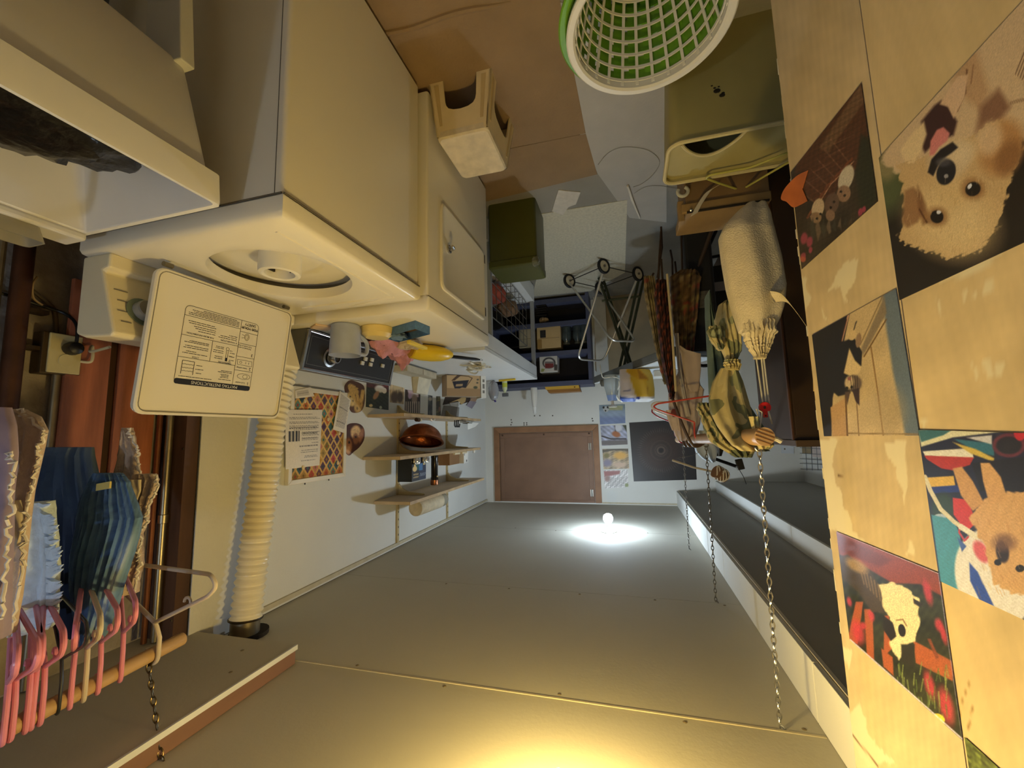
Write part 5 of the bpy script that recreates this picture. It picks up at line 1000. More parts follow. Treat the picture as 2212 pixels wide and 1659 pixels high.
    # front face: read from far to near
    picture('carton_print', [(1.3295, 2.395, z2+0.149), (1.3295, 2.584, z2+0.149), (1.3295, 2.584, z2+0.001), (1.3295, 2.395, z2+0.001)], 60, 60, cp, (-1, 0, 0), 0.0006, MC('printed_paper', 0.45), bx)
    jm = M('ribbed_glass', (206, 204, 198), 0.08, 0.85, var=0.1)
    for yy, nm in ((2.435, 'nearer'), (2.555, 'farther')):
        t = T('glass_jar', nm+' of two little silvery ribbed jars before the light bulb carton', 'jar', (1.312, yy, z2), 'silvery jars on the middle shelf')
        b = B(); n = 40; a = np.arange(n)*2*PI/n; f = 1+0.05*np.cos(a*20)
        b.rings([np.column_stack([1.314+r*f*np.cos(a)*0.5, yy+r*f*np.sin(a), np.full(n, z2+h)]) for r, h in ((0.028, 0.0), (0.034, 0.008), (0.034, 0.034), (0.026, 0.044))]).obj('jar_body', jm, t, True)
    t = T('flashlight', 'black and copper flashlight standing on the middle wall shelf', 'flashlight', (1.345, 2.745, z2))
    B().lathe([(0.0, 0), (0.024, 0), (0.026, 0.02), (0.024, 0.024), (0.024, 0.155), (0.027, 0.16), (0.027, 0.175)], (1.345, 2.745, z2), n=20).obj('barrel', M('flash_black', (40, 34, 28), 0.25, 0.4), t, True)
    B().lathe([(0.027, 0.175), (0.028, 0.205), (0.026, 0.210), (0.0, 0.210)], (1.345, 2.745, z2), n=20).obj('head', copper, t, True); B().sphere((1.3195, 2.738, z2+0.150), 0.006, 6).obj('switch', M('switch_cream', (224, 206, 160), 0.4), t, True)
    o = box('brown_carton', (1.40, 3.13, z2), (1.50, 3.33, z2+0.105), M('kraft_card', (140, 104, 68), 0.8), None, 0.001); tag(o, 'small plain brown carton at the far end of the middle shelf', 'box')
    t = T('white_carton', 'slim white carton with a dark mark beside the brown carton', 'box', (1.40, 3.37, z2)); B().box((1.36, 3.335, z2), (1.41, 3.43, z2+0.105)).obj('carton', white_pl, t, bevel=0.001)
    B().sphere((1.359, 3.395, z2+0.086), 0.011, 6, (0.1, 0.7, 1)).obj('printed_mark', ink, t); B().box((1.3592, 3.345, z2+0.01), (1.3602, 3.352, z2+0.04)).obj('printed_stripe', ink, t)
    for k, yy in enumerate((3.02, 3.17)):
        o = B().tube([(1.313, yy, z2+0.008), (1.315, yy+0.11, z2+0.009)], 0.009, 10).obj('candle_stub', M('wax_cream', (222, 206, 170), 0.4), None, True); tag(o, ('nearer' if k == 0 else 'farther')+' cream candle stub lying at the front edge of the middle shelf', 'candle')
    o = B().lathe([(0.011, 0), (0.011, 0.024), (0.009, 0.026), (0.0, 0.026)], (1.33, 3.50, z2), n=14, caps=True).obj('pill_bottle', white_pl, None, True); tag(o, 'tiny white pill bottle at the far end of the middle shelf', 'bottle')
    # topmost shelf: jar on its side wrapped in newspaper
    t = T('wrapped_jar', 'glass jar wrapped in pale paper lying on the topmost wall shelf', 'jar', (1.36, 2.68, z3))
    a_, b_ = V(1.36, 2.50, z3+0.052), V(1.345, 2.90, z3+0.052); d = nrm(b_-a_)
    B().lathe([(0.0, 0), (0.050, 0.0), (0.052, 0.01), (0.053, 0.31)], a_, d, 28).obj('paper_wrap', M('newsprint', (214, 192, 144), 0.75, var=0.15, scale=30), t, True)
    B().lathe([(0.050, 0.30), (0.050, 0.36), (0.046, 0.385), (0.042, 0.385), (0.046, 0.355), (0.046, 0.30)], a_, d, 28).obj('jar_mouth', M('jar_glass', (196, 192, 172), 0.15, 0.3, trans=0.3), t, True)
    B().obox(a_+d*0.23+V(-0.025, 0, -0.040), d*0.07, (0.012, 0, -0.02), (-0.001, 0, -0.001)).obj('print_patch', M('print_brown', (70, 50, 34), 0.6, var=0.4, scale=60), t)
build_shelves()

# foam junction box with tapered chute on the wall above the dryer's far end
def build_vent_box():
    t = T('wall_chute', 'stained pale board box with a chute on the wall over the dryer end', 'box', (1.46, 2.28, 1.05))
    m = M('stained_board', (196, 178, 136), 0.8, var=0.15, scale=18); m2 = M('stained_board_light', (222, 214, 190), 0.8, var=0.1, scale=18)
    ya, yb = 2.385, 2.745
    q = [P(x, y, 'x', 1.43) for x, y in ((880, 787), (943, 787), (938, 817), (881, 818))]
    y0, y1 = q[0][1], q[1][1]; z0, z1 = q[0][2], q[2][2]
    B().box((1.43, y0, z0), (1.549, y1, z1)).obj('junction_body', m, t, bevel=0.003); B().box((1.4285, y0+(y1-y0)*0.5, z0+0.004), (1.4302, y0+(y1-y0)*0.51, z1-0.004)).obj('board_joint', M('joint_dark', (120, 104, 72), 0.8), t)
    B().box((1.4285, y0-0.004, z0-0.006), (1.549, y1+0.004, z0)).obj('bottom_lip', M('lip_grey', (120, 120, 112), 0.6), t)
    a = P(905, 818, 'x', 1.49); b = P(932, 818, 'x', 1.49); c = P(930, 855, 'x', 1.535); d = P(910, 850, 'x', 1.535); c[2] = d[2] = max(c[2], d[2])
    B().hexa([V(1.49, a[1], z1), V(1.49, b[1], z1), V(1.549, b[1], z1), V(1.549, a[1], z1), V(1.52, a[1]+0.02, c[2]), V(1.52, b[1]-0.01, c[2]), V(1.549, b[1]-0.01, c[2]), V(1.549, a[1]+0.02, c[2])]).obj('chute', m2, t, bevel=0.002)
build_vent_box()

# ================================================================== white desk beyond the dryer
def build_desk():
    t = T('white_desk', 'white melamine desk with deep front panel beyond the dryer', 'desk', (1.15, 3.12, 0))
    X0, X1, Y0, Y1, Z = 0.80, 1.54, 2.30, 3.79, 0.922
    B().box((X0-0.003, Y0, Z-0.022), (X1, Y1, Z)).obj('desktop', white_mel, t, bevel=0.001)
    B().box((X0, Y0+0.002, 0.80), (X0+0.018, Y1-0.002, Z-0.0225)).obj('front_panel', white_mel, t, bevel=0.001)
    B().box((X1-0.02, Y0+0.002, 0.40), (X1, Y1-0.002, Z-0.0225)).obj('back_panel', white_mel, t)
    for (lx, ly) in ((X0+0.002, Y1-0.045), (X1-0.045, Y1-0.045), (X0+0.002, Y0+0.15), (X1-0.045, Y0+0.15)):
        B().box((lx, ly, 0.0), (lx+0.035, ly+0.035, 0.80)).obj('leg', M('leg_grey_metal', (160, 164, 168), 0.4, 0.3), t, bevel=0.002)
    B().box((X0, Y0+0.15, 0.155), (X1-0.02, Y1-0.01, 0.175)).obj('lower_shelf', white_mel, t, bevel=0.001)
    B().box((X0, Y0+0.15, 0.02), (X0+0.016, Y1-0.01, 0.155)).obj('plinth_panel', white_mel, t)
    # wire basket unit standing under the desk
    t = T('wire_basket', 'grey wire basket with folded clothes under the white desk', 'basket', (1.0, 3.2, 0.176))
    wm = M('wire_grey', (120, 118, 112), 0.4, 0.7); x0, x1, y0, y1, z0, z1 = 0.86, 1.22, 2.62, 3.68, 0.20, 0.62
    b = B()
    for k in range(9): yy = y0+(y1-y0)*k/8; b.tube([(x0, yy, z0), (x0, yy, z1)], 0.0028, 5)
    for k in range(6): zz = z0+(z1-z0)*k/5; b.tube([(x0, y0, zz), (x0, y1, zz)], 0.0028, 5); b.tube([(x1, y0, zz), (x1, y1, zz)], 0.0028, 5)
    b.obj('front_grid', wm, t)
    B().tube([(x0, y0, z1), (x0, y1, z1), (x1, y1, z1), (x1, y0, z1)], 0.004, 6, True).obj('top_rim', wm, t)
    b = B()
    for k in range(8): yy = y0+(y1-y0)*k/7; b.tube([(x0, yy, z0), (x1, yy, z0)], 0.003, 5); b.tube([(x1, yy, z0), (x1, yy, z1)], 0.003, 5)
    b.obj('floor_grid', wm, t)
    for y_, nm, cl, x_, z_, s_ in ((3.15, 'dull red folded cloth in the wire basket under the desk', (150, 66, 46), 1.0, 0.285, (0.10, 0.16, 0.07)), (3.52, 'brown folded cloth at the far end of the wire basket', (128, 98, 72), 1.0, 0.29, (0.10, 0.13, 0.075)), (2.82, 'dark folded cloth at the near end of the wire basket', (56, 50, 46), 1.02, 0.29, (0.11, 0.13, 0.08)), (3.34, 'black bundle behind the cloths in the wire basket', (26, 26, 28), 1.08, 0.44, (0.09, 0.2, 0.07))):
        c = V(x_, y_, z_); b = B().sphere(c, 1.0, 10, s_); v = np.vstack(b.v); d = v-c; b.v = [c+d*(1+0.18*vnoise(d*40, int(y_*10)))[:, None]]; o = b.obj('folded_cloth', M('cloth_%d' % int(y_*100), cl, 0.9, var=0.15, scale=20), None, True); tag(o, nm, 'cloth')
    # things on the desk
    Zd = Z
    q = lambda x, y, z=Zd: P(x, y, 'z', z)
    # iron carton standing askew: tan face with a drawing of an iron, white carton beside it
    a, b_ = q(965, 808), q(1037, 812); u = b_-a; L = np.linalg.norm(u); u = u/L; n_ = np.array([u[1], -u[0], 0]); n_ = n_ if n_[0] < 0 else -n_
    zt = P(1000, 856, 'y', (a[1]+b_[1])/2)[2]; H = zt-Zd; up = V(0, 0, 1)
    t = T('iron_carton', 'tan carton with a picture of a clothes iron standing askew on the desk', 'box', (a+b_)/2)
    B().prism([a, b_, b_-n_*0.11, a-n_*0.11], up*H).obj('carton', M('carton_tan', (184, 154, 112), 0.7, var=0.06), t, bevel=0.002)
    def ip(p):
        p.fill((196, 166, 124)); p.poly([(955, 838), (1045, 840), (1045, 862), (955, 862)], (164, 134, 98), 2); p.poly([(977, 824), (1013, 821), (1006, 838), (998, 837), (993, 839), (982, 839)], (46, 46, 58), 1.2); p.poly([(985, 830), (1000, 829), (999, 834), (984, 835)], (176, 150, 114), 1); p.line([(977, 822), (990, 811), (1012, 813), (1020, 817), (1006, 837)], 1.6, (90, 70, 54)); p.poly([(975, 822), (988, 810), (1000, 808), (982, 822)], (90, 68, 52), 1); p.ell(1032, 820, 2.6, 2, (104, 96, 80)); p.ell(1031, 827, 2.6, 2, (104, 96, 80)); p.ell(1027, 837, 4.5, 3, (84, 88, 68), 0, 0.5); p.poly([(955, 804), (1045, 808), (1045, 811), (955, 810)], (46, 42, 40), 1)
    f_ = lambda s, h: a+u*(L*s)+up*(H*h)
    picture('carton_print', [f_(0.005, 0.995), f_(0.995, 0.995), f_(0.995, 0.005), f_(0.005, 0.005)], 90, 60, ip, n_, 0.0007, MC('printed_paper', 0.45), t)
    c = b_+u*0.004; w_ = P(1051, 812, 'z', Zd); wl_ = 0.048
    t = T('white_slim_carton', 'tall slim white carton beside the iron carton', 'box', c); B().prism([c+n_*0.008, c+u*wl_+n_*0.008, c+u*wl_-n_*0.09, c-n_*0.09], up*(H+0.012)).obj('carton', white_pl, t, bevel=0.002)
    for h0, h1 in ((0.03, 0.055), (0.07, 0.11), (0.125, 0.15)): B().prism([c+u*wl_*0.3+n_*0.0085+up*h0, c+u*wl_*0.7+n_*0.0085+up*h0, c+u*wl_*0.7+n_*0.0085+up*h1, c+u*wl_*0.3+n_*0.0085+up*h1], -n_*0.001).obj('printed_stripe', greyink, t)
    c0 = q(1064, 821); t = T('clear_bag', 'clear plastic bag with pins and a violet tag on the desk by the corner', 'bag', c0); hb = P(1064, 866, 'y', c0[1])[2]-Zd; c = c0+V(0, 0.02, hb*0.5)
    b = B().sphere(c, 1.0, 12, (0.05, 0.05, hb*0.497)); v = np.vstack(b.v); d = v-c; v = c+d*(1+0.08*vnoise(d*60, 4))[:, None]; v[:, 2] = np.maximum(v[:, 2], Zd+0.001); b.v = [v]; b.obj('bag_film', M('clear_film', (226, 228, 234), 0.2, trans=0.7), t, True)
    B().box(c+V(-0.02, -0.03, -hb*0.42), c+V(0.01, 0.03, 0.0)).obj('pin_card', M('pin_card_grey', (150, 144, 150), 0.6, var=0.4, scale=80), t); B().sphere(c+V(0, 0, 0.02), 0.022, 8).obj('red_spool', M('spool_maroon', (110, 50, 48), 0.7), t, True); B().box(c+V(-0.02, -0.02, hb*0.47), c+V(-0.012, 0.014, hb*0.47+0.016)).obj('violet_tag', M('violet', (66, 50, 130), 0.5), t)
    c = q(1092, 824)+V(0, -0.03, 0); t = T('spray_bottle', 'pale green spray bottle with grey sprayer near the desk end', 'bottle', c); k = (P(1092, 857, 'y', c[1])[2]-Zd)/0.195
    B().lathe([(0.0, 0), (0.030*k, 0), (0.032*k, 0.01), (0.030*k, 0.10*k), (0.016*k, 0.13*k), (0.012*k, 0.15*k)], c, n=18).obj('bottle_body', M('pale_green_plastic', (206, 214, 176), 0.35), t, True); B().obox(c+V(-0.004, 0.0, 0.172*k), (0.030, 0, 0), (0, 0.012, 0), (0, 0, 0.022*k)).obj('sprayer', M('sprayer_grey', (96, 98, 100), 0.5), t, bevel=0.005)
    B().lathe([(0.0305*k, 0.02), (0.0318*k, 0.02), (0.0318*k, 0.06), (0.0305*k, 0.06)], c, n=18).obj('label_band', M('lime', (190, 196, 70), 0.5), t)
    a, b_ = q(1078, 820), q(1113, 817); o = B().tube([a+V(0, 0, 0.010), a*0.45+b_*0.55+V(0, 0, 0.010), b_+V(0, 0, 0.010)], [0.009, 0.010, 0.009], 10).obj('yellow_marker', M('marker_yellow', (222, 190, 50), 0.4), None, True); tag(o, 'yellow marker lying near the far end of the desk', 'pen')
    # ribbon pile
    t = T('ribbon_pile', 'tangle of white and cream ribbon on the desk beside the dryer', 'ribbon', q(1032, 787)); c0 = q(1032, 787); r = np.random.default_rng(5)
    for k in range(9):
        pts = [c0+V(r.normal()*0.055, r.normal()*0.065, abs(r.normal())*0.02+0.004) for _ in range(6)]; pa = smooth_path(pts, 6); w_ = nrm(V(r.normal(), r.normal(), 0.6))*0.008
        B().grid(np.stack([pa-w_, pa+w_], 1), back=(0, 0, 0.0012)).obj('ribbon_loop', M('ribbon_white', (232, 228, 214), 0.5) if k % 3 else M('ribbon_cream', (222, 212, 180), 0.5), t)
    # scraps pinned above the carton; the grey shape is a painted wall shadow
    t = T('pinned_scraps', 'dark and tan cutout scraps pinned to the wall above the iron carton', 'picture', (1.549, 3.0, 1.2)); 
    def fl(name, quad, mat, h): B().prism([V(1.5495-h, *P(x, y, 'x', 1.5495)[1:]) for x, y in quad], (-0.002, 0, 0)).obj(name, mat, t)
    fl('dark_scrap', [(962, 856), (1016, 857), (1014, 868), (985, 876), (970, 872), (956, 875)], M('scrap_dark', (60, 44, 34), 0.7, var=0.4, scale=40), 0.0); fl('tan_scrap', [(968, 871), (990, 862), (1000, 857), (1006, 860), (1004, 868), (996, 874), (988, 866)], M('scrap_tan', (200, 168, 112), 0.7), 0.003); fl('white_scrap', [(970, 871), (992, 868), (991, 880), (972, 877)], white_pl, 0.005); fl('lilac_scrap', [(1013, 866), (1028, 868), (1018, 883), (1006, 876)], M('scrap_lilac', (160, 150, 160), 0.7, var=0.1), 0.006); fl('tan_tag', [(1018, 856), (1032, 858), (1026, 868), (1014, 866)], M('scrap_tan2', (186, 150, 118), 0.7), 0.004); fl('painted_wall_shadow', [(958, 876), (992, 878), (990, 905), (952, 902)], M('wall_shadow_grey', (150, 144, 134), 0.8), 0.0)
build_desk()

# ================================================================== dark blue bookcase against the back wall
def build_bookcase():
    t = T('blue_bookcase', 'dark slate blue bookcase against the back wall beyond the desk', 'bookcase', (0.80, 4.30, 0))
    m = M('slate_blue_paint', (76, 80, 104), 0.6, var=0.08, scale=10); X0, X1, Y0, Y1 = 0.318, 1.36, 4.17, 4.445
    B().box((X0, Y0, 0), (X0+0.035, Y1, 0.935)).obj('side_panel', m, t, bevel=0.001); B().box((X1-0.035, Y0, 0), (X1, Y1, 0.935)).obj('side_panel', m, t, bevel=0.001)
    for z, h, nm in ((0.03, 0.05, 'bottom_board'), (0.280, 0.045, 'shelf_board'), (0.590, 0.045, 'shelf_board'), (0.905, 0.045, 'top_board')): B().box((X0+0.002 if nm != 'top_board' else X0-0.004, Y0+(0.002 if nm != 'top_board' else -0.006), z), (X1-0.002 if nm != 'top_board' else X1+0.004, Y1, z+h)).obj(nm, m, t, bevel=0.001)
    B().box((X0+0.01, Y1-0.012, 0.02), (X1-0.01, Y1-0.002, 0.92)).obj('back_board', M('back_dark', (44, 44, 52), 0.8), t)
    za, zb, zc = 0.08, 0.325, 0.635
    # pot box
    def on(x0, x1, Y): return P(x0, 800, 'y', Y)[0], P(x1, 800, 'y', Y)[0]
    Yf = 4.20; xa, xb = P(1204, 790, 'y', Yf)[0], P(1166, 790, 'y', Yf)[0]
    t = T('pot_carton', 'white carton printed with a dark red kettle on the upper bookcase shelf', 'box', ((xa+xb)/2, Yf, zc)); bx = B().box((xa, Yf, zc), (xb, Yf+0.15, zc+0.165)).obj('carton', M('carton_white', (206, 202, 194), 0.6), t, bevel=0.001)
    def pp(p):
        p.fill((206, 202, 194)); p.ell(1186, 784, 14, 12, (60, 56, 58)); p.ell(1186, 785, 11, 10, (206, 202, 194)); p.poly([(1177, 785), (1196, 785), (1195, 794), (1178, 796)], (120, 46, 46), 1); p.poly([(1177, 781), (1196, 781), (1196, 785), (1177, 785)], (120, 112, 112), 1); p.poly([(1170, 796), (1177, 797), (1174, 803), (1168, 803)], (150, 156, 90), 1)
        p.poly([(1197, 786), (1205, 788), (1204, 800), (1197, 800)], (70, 64, 60), 1)
    picture('carton_print', [(xa, Yf-0.0004, zc+0.001), (xb, Yf-0.0004, zc+0.001), (xb, Yf-0.0004, zc+0.164), (xa, Yf-0.0004, zc+0.164)], 40, 40, pp, (0, -1, 0), 0.0004, MC('printed_paper', 0.45), bx)
    for x0, x1, y0_, z1, lb, k in ((1160, 1211, 4.19, 0.225, 'wide tan carton with a taped flap on the middle bookcase shelf', 0), (1121, 1153, 4.20, 0.20, 'greyish tan carton left of the wide one on the middle shelf', 1)):
        xa, xb = P(x1, 730, 'y', y0_)[0], P(x0, 730, 'y', y0_)[0]
        t = T('tan_carton', lb, 'box', ((xa+xb)/2, y0_, zb)); B().box((xa, y0_, zb), (xb, y0_+0.18, zb+z1)).obj('carton', M('carton_tan2', (196, 168, 120), 0.7, var=0.06) if k == 0 else M('carton_greytan', (170, 156, 126), 0.7), t, bevel=0.002)
        B().box((xa+(xb-xa)*0.05, y0_-0.001, zb+z1*0.52), (xb-(xb-xa)*0.05, y0_+0.0005, zb+z1*0.535)).obj('flap_joint', M('joint_dark', (120, 104, 72), 0.8), t)
        if k == 0: B().box((xa+(xb-xa)*0.62, y0_-0.0012, zb+0.03), (xa+(xb-xa)*0.86, y0_+0.0005, zb+0.11)).obj('dark_print', M('print_black', (40, 38, 38), 0.6, var=0.5, scale=60), t); B().box((xb-(xb-xa)*0.2, y0_-0.0012, zb+z1*0.56), (xb-0.002, y0_+0.0005, zb+z1-0.002)).obj('tape_patch', M('tape_brown', (150, 118, 66), 0.4), t)
    for k, xp in enumerate((1224, 1248, 1262)):
        x = P(xp, 730, 'y', 4.27)[0]; t = T('dark_jar', ('left','middle','right')[2-k]+' dark glass jar on the middle bookcase shelf, seen upright', 'jar', (x, 4.27, zb), 'dark jars in the bookcase')
        B().lathe([(0.0, 0), (0.05, 0), (0.052, 0.01), (0.052, 0.13), (0.036, 0.16), (0.034, 0.175)], (x, 4.27, zb), n=20).obj('jar_body', M('smoky_glass', (58, 66, 66), 0.12, 0.0, var=0.3, scale=20, spec=0.8), t, True); B().lathe([(0.037, 0.17), (0.037, 0.19), (0.0, 0.19)], (x, 4.27, zb), n=20).obj('lid', M('lid_grey', (104, 108, 104), 0.4, 0.5), t, True)
    x = P(1172, 690, 'y', 4.23)[0]
    t = T('small_wire_crate', 'small dark wire crate on the lowest bookcase shelf', 'basket', (x, 4.23, za)); b = B()
    for k in range(5): b.tube([(x-0.05, 4.19, za+0.01+k*0.025), (x+0.06, 4.19, za+0.01+k*0.025)], 0.003, 5)
    b.obj('front_bars', darksteel, t); B().tube([(x-0.05, 4.19, za+0.12), (x+0.06, 4.19, za+0.12), (x+0.06, 4.30, za+0.12), (x-0.05, 4.30, za+0.12)], 0.004, 6, True).obj('top_rim', darksteel, t); B().box((x-0.05, 4.185, za), (x+0.06, 4.30, za+0.006)).obj('base', darksteel, t)
    c = V(x-0.005, 4.25, za+0.15); b = B().sphere(c, 1, 8, (0.05, 0.05, 0.032)); v = np.vstack(b.v); d = v-c; b.v = [c+d*(1+0.3*vnoise(d*60, 4))[:, None]]; o = b.obj('paper_bundle', M('bundle_cream', (196, 170, 136), 0.8, var=0.25, scale=50), None); tag(o, 'crumpled cream bundle on top of the small wire crate', 'paper')
    # on top: yellow block, white bottle
    zt = 0.950
    a, b_ = P(1255, 838, 'y', 4.24), P(1178, 836, 'y', 4.24)
    t = T('wood_offcut', 'yellow painted wood offcut lying on top of the bookcase', 'wood', ((a[0]+b_[0])/2, 4.24, zt))
    B().prism([(a[0]+0.02, 4.21, zt), (b_[0]-0.0, 4.21, zt), (b_[0]-0.04, 4.21, zt+0.065), (a[0], 4.21, zt+0.062)], (0, 0.12, 0)).obj('block_body', M('block_brown', (150, 104, 50), 0.5), t, bevel=0.002)
    B().prism([(a[0]+0.018, 4.2085, zt+0.001), (b_[0]-0.001, 4.2085, zt+0.001), (b_[0]-0.012, 4.2085, zt+0.032), (a[0]+0.012, 4.2085, zt+0.032)], (0, 0.002, 0)).obj('yellow_face', M('block_yellow', (216, 172, 66), 0.5, var=0.1), t); B().sphere((a[0]+0.06, 4.2085, zt+0.018), 0.008, 6, (1, 0.2, 1)).obj('knot', M('knot_brown', (120, 80, 30), 0.6), t)
    x = P(1154, 860, 'y', 4.24)[0]
    t = T('white_bottle', 'tall narrow white bottle on top of the bookcase', 'bottle', (x, 4.24, zt)); B().lathe([(0.0, 0), (0.034, 0), (0.036, 0.02), (0.030, 0.12), (0.024, 0.17), (0.018, 0.20)], (x, 4.24, zt), n=20).obj('bottle_body', white_pl, t, True); B().lathe([(0.018, 0.20), (0.020, 0.215), (0.016, 0.245), (0.018, 0.262), (0.010, 0.272), (0.0, 0.274)], (x, 4.24, zt), n=20).obj('nozzle', M('nozzle_white', (236, 236, 232), 0.35), t, True)
build_bookcase()

# ================================================================== floor things in the middle
def build_floor_items():
    # brown floor sheets with fold ridge
    mm = M('brown_floor_sheet', (146, 116, 76), 0.75, var=0.10, scale=6, bump=0.2, bscale=90)
    def sheet(name, quad, label, th, mat, grp=None):
        q = [P(x, y, 'z', 0.0) for x, y in quad]; o = B().prism([V(p[0], p[1], 0.0) for p in q], (0, 0, th)).obj(name, mat, None, bevel=0.0005); return tag(o, label, 'floor covering', grp)
    # the sheets lie along the machines from the tub to beyond the dryer
    def sheet3(name, pts, label, th, mat): o = B().prism([V(x, y, 0) for x, y in pts], (0, 0, th)).obj(name, mat, None, bevel=0.0004); return tag(o, label, 'floor covering', 'brown floor sheets')
    a = P(1185, 0, 'z', 0); b_ = P(1240, 270, 'z', 0); c = P(1290, 378, 'z', 0)
    ys = P(1150, 305, 'z', 0)[1]
    sheet3('floor_sheet', [(1.0, 0.05), (1.0, ys), (0.118, ys+0.02), (0.150, 0.9), (0.19, 0.05)], 'brown floor sheet with a raised fold beside the washer', 0.0035, mm)
    sheet3('floor_sheet', [(1.0, ys+0.004), (1.0, 2.30), (0.088, 2.21), (0.118, ys+0.024)], 'brown floor sheet under the cream stool and before the dryer', 0.003, mm)
    f0, f1 = P(832, 70, 'z', 0), P(1065, 8, 'z', 0); d = f1-f0; s_ = np.cross(nrm(d), (0, 0, 1)); R = []
    pts = [f0+d*t+s_*0.006*math.sin(t*7) for t in np.linspace(-0.1, 1.15, 14)]; o = B().tube(np.array(pts)+V(0, 0, 0.002), [0.003]+[0.011]*10+[0.008, 0.006, 0.003], 8).obj('fold_ridge', mm, bpy.data.objects['floor_sheet'], True)
    sheet('speckled_mat', [(1165, 462), (1355, 431), (1350, 588), (1276, 628), (1150, 640), (1168, 560)], 'pale speckled vinyl mat piece on the floor before the desk', 0.004, M('speckled_vinyl', (198, 192, 172), 0.6, var=0.12, scale=60, bump=0.1, bscale=200))
    sheet('grey_vinyl', [(1440, 60), (1440, 480), (1360, 470), (1292, 376), (1242, 266), (1195, 0)], 'smooth grey vinyl strip on the floor beside the brown sheets', 0.002, M('grey_vinyl', (172, 168, 162), 0.5, var=0.05, scale=8, bump=0.06, bscale=80))
    sheet('torn_vinyl_patch', [(1192, 455), (1200, 428), (1206, 409), (1222, 411), (1254, 414), (1244, 440), (1228, 446), (1216, 463)], 'torn pale patch of floor backing beside the speckled mat', 0.005, M('torn_backing', (206, 200, 190), 0.8, var=0.08, scale=30))
    a, b_ = P(1356, 402, 'z', 0.01), P(1382, 471, 'z', 0.01); o = B().tube([a, a*0.6+b_*0.4+V(0.004, 0, 0), b_], [0.007, 0.008, 0.005], 8).obj('white_stick', M('stick_white', (214, 208, 196), 0.6), None, True); tag(o, 'thin white stick lying on the grey vinyl', 'stick')
    pts = [P(x, y, 'z', 0.005) for x, y in ((1292, 356), (1315, 330), (1350, 318), (1400, 325), (1425, 350), (1410, 378), (1385, 398), (1368, 404))]; o = B().tube(smooth_path(pts, 8), 0.0014, 5).obj('thin_wire', M('wire_grey2', (150, 146, 136), 0.5), None, True); tag(o, 'thin wire loop lying on the grey vinyl', 'wire')
    pts = [P(x, y, 'z', 0.005) for x, y in ((1370, 418), (1395, 404), (1430, 402), (1470, 410))]; o = B().tube(smooth_path(pts, 8), 0.0014, 5).obj('thin_wire', M('wire_grey2', (150, 146, 136), 0.5), None, True); tag(o, 'short thin wire on the floor beside the olive bin', 'wire')
    # cream step stool
    t = T('step_stool', 'cream moulded plastic step stool with a scuffed top before the dryer', 'stool', (0.585, 1.56, 0)); sm = M('stool_cream', (226, 200, 144), 0.5, var=0.05, scale=14); st = M('stool_top', (222, 200, 154), 0.6, var=0.12, scale=22, bump=0.15, bscale=120)
    x0, x1, y0, y1, Z = 0.468, 0.682, 1.425, 1.700, 0.232
    B().rings([ring_at(rrect(x0+i, x1-i, y0+i, y1-i, 0.022), z) for i, z in ((-0.004, Z-0.030), (-0.002, Z-0.008), (0.004, Z-0.001), (0.012, Z), (0.014, Z-0.0006))]).obj('seat', st, t, True)
    fl = 0.030
    def side(p0, p1, q0, q1, n_):     # p: top corners, q: foot corners
        p0, p1, q0, q1 = [np.array(v, float) for v in (p0, p1, q0, q1)]; L = np.linalg.norm(q1-q0); lw = 0.23 if L < 0.32 else 0.20
        at = lambda u, v: (p0*(1-u)+p1*u)*v+(q0*(1-u)+q1*u)*(1-v)
        pts = [at(0, 0), at(0, 1), at(1, 1), at(1, 0), at(1-lw, 0), at(1-lw*1.0, 0.38), at(1-lw*1.06, 0.46), at(1-lw*1.22, 0.52), at(1-lw*1.6, 0.56), at(0.5, 0.575), at(lw*1.6, 0.56), at(lw*1.22, 0.52), at(lw*1.06, 0.46), at(lw*1.0, 0.38), at(lw, 0)]
        b = B().prism(pts, np.array(n_)*0.006); b.obj('side_panel', sm, t)
        for u in (lw*0.5, 1-lw*0.5): b2 = B().hexa([at(u-lw*0.16, 0.06)-np.array(n_)*0.002, at(u+lw*0.16, 0.06)-np.array(n_)*0.002, at(u+lw*0.16, 0.06)+np.array(n_)*0.0, at(u-lw*0.16, 0.06), at(u-lw*0.12, 0.82)-np.array(n_)*0.002, at(u+lw*0.12, 0.82)-np.array(n_)*0.002, at(u+lw*0.12, 0.82), at(u-lw*0.12, 0.82)]); b2.obj('leg_rib', M('stool_rib', (200, 170, 112), 0.5), t, bevel=0.0008)
    T_, G_ = Z-0.012, 0.004; a0, a1, b0, b1 = x0-0.001, x1+0.001, y0-0.001, y1+0.001
    side((a0, b0, T_), (a1, b0, T_), (a0-fl, b0-fl, G_), (a1+0.02, b0-fl, G_), (0, 1, 0)); side((a0, b1, T_), (a1, b1, T_), (a0-fl, b1+fl, G_), (a1+0.02, b1+fl, G_), (0, -1, 0))
    side((a0, b0, T_), (a0, b1, T_), (a0-fl, b0-fl, G_), (a0-fl, b1+fl, G_), (1, 0, 0)); side((a1, b0, T_), (a1, b1, T_), (a1+0.02, b0-fl, G_), (a1+0.02, b1+fl, G_), (-1, 0, 0))
    # dark green bin
    t = T('green_bin', 'dark olive green metal bin with clear liner corner beside the desk', 'bin', (0.61, 2.46, 0)); gm = M('olive_green_metal', (72, 74, 22), 0.4, var=0.06)
    x0, x1, y0, y1, Z = 0.468, 0.770, 2.325, 2.600, 0.415
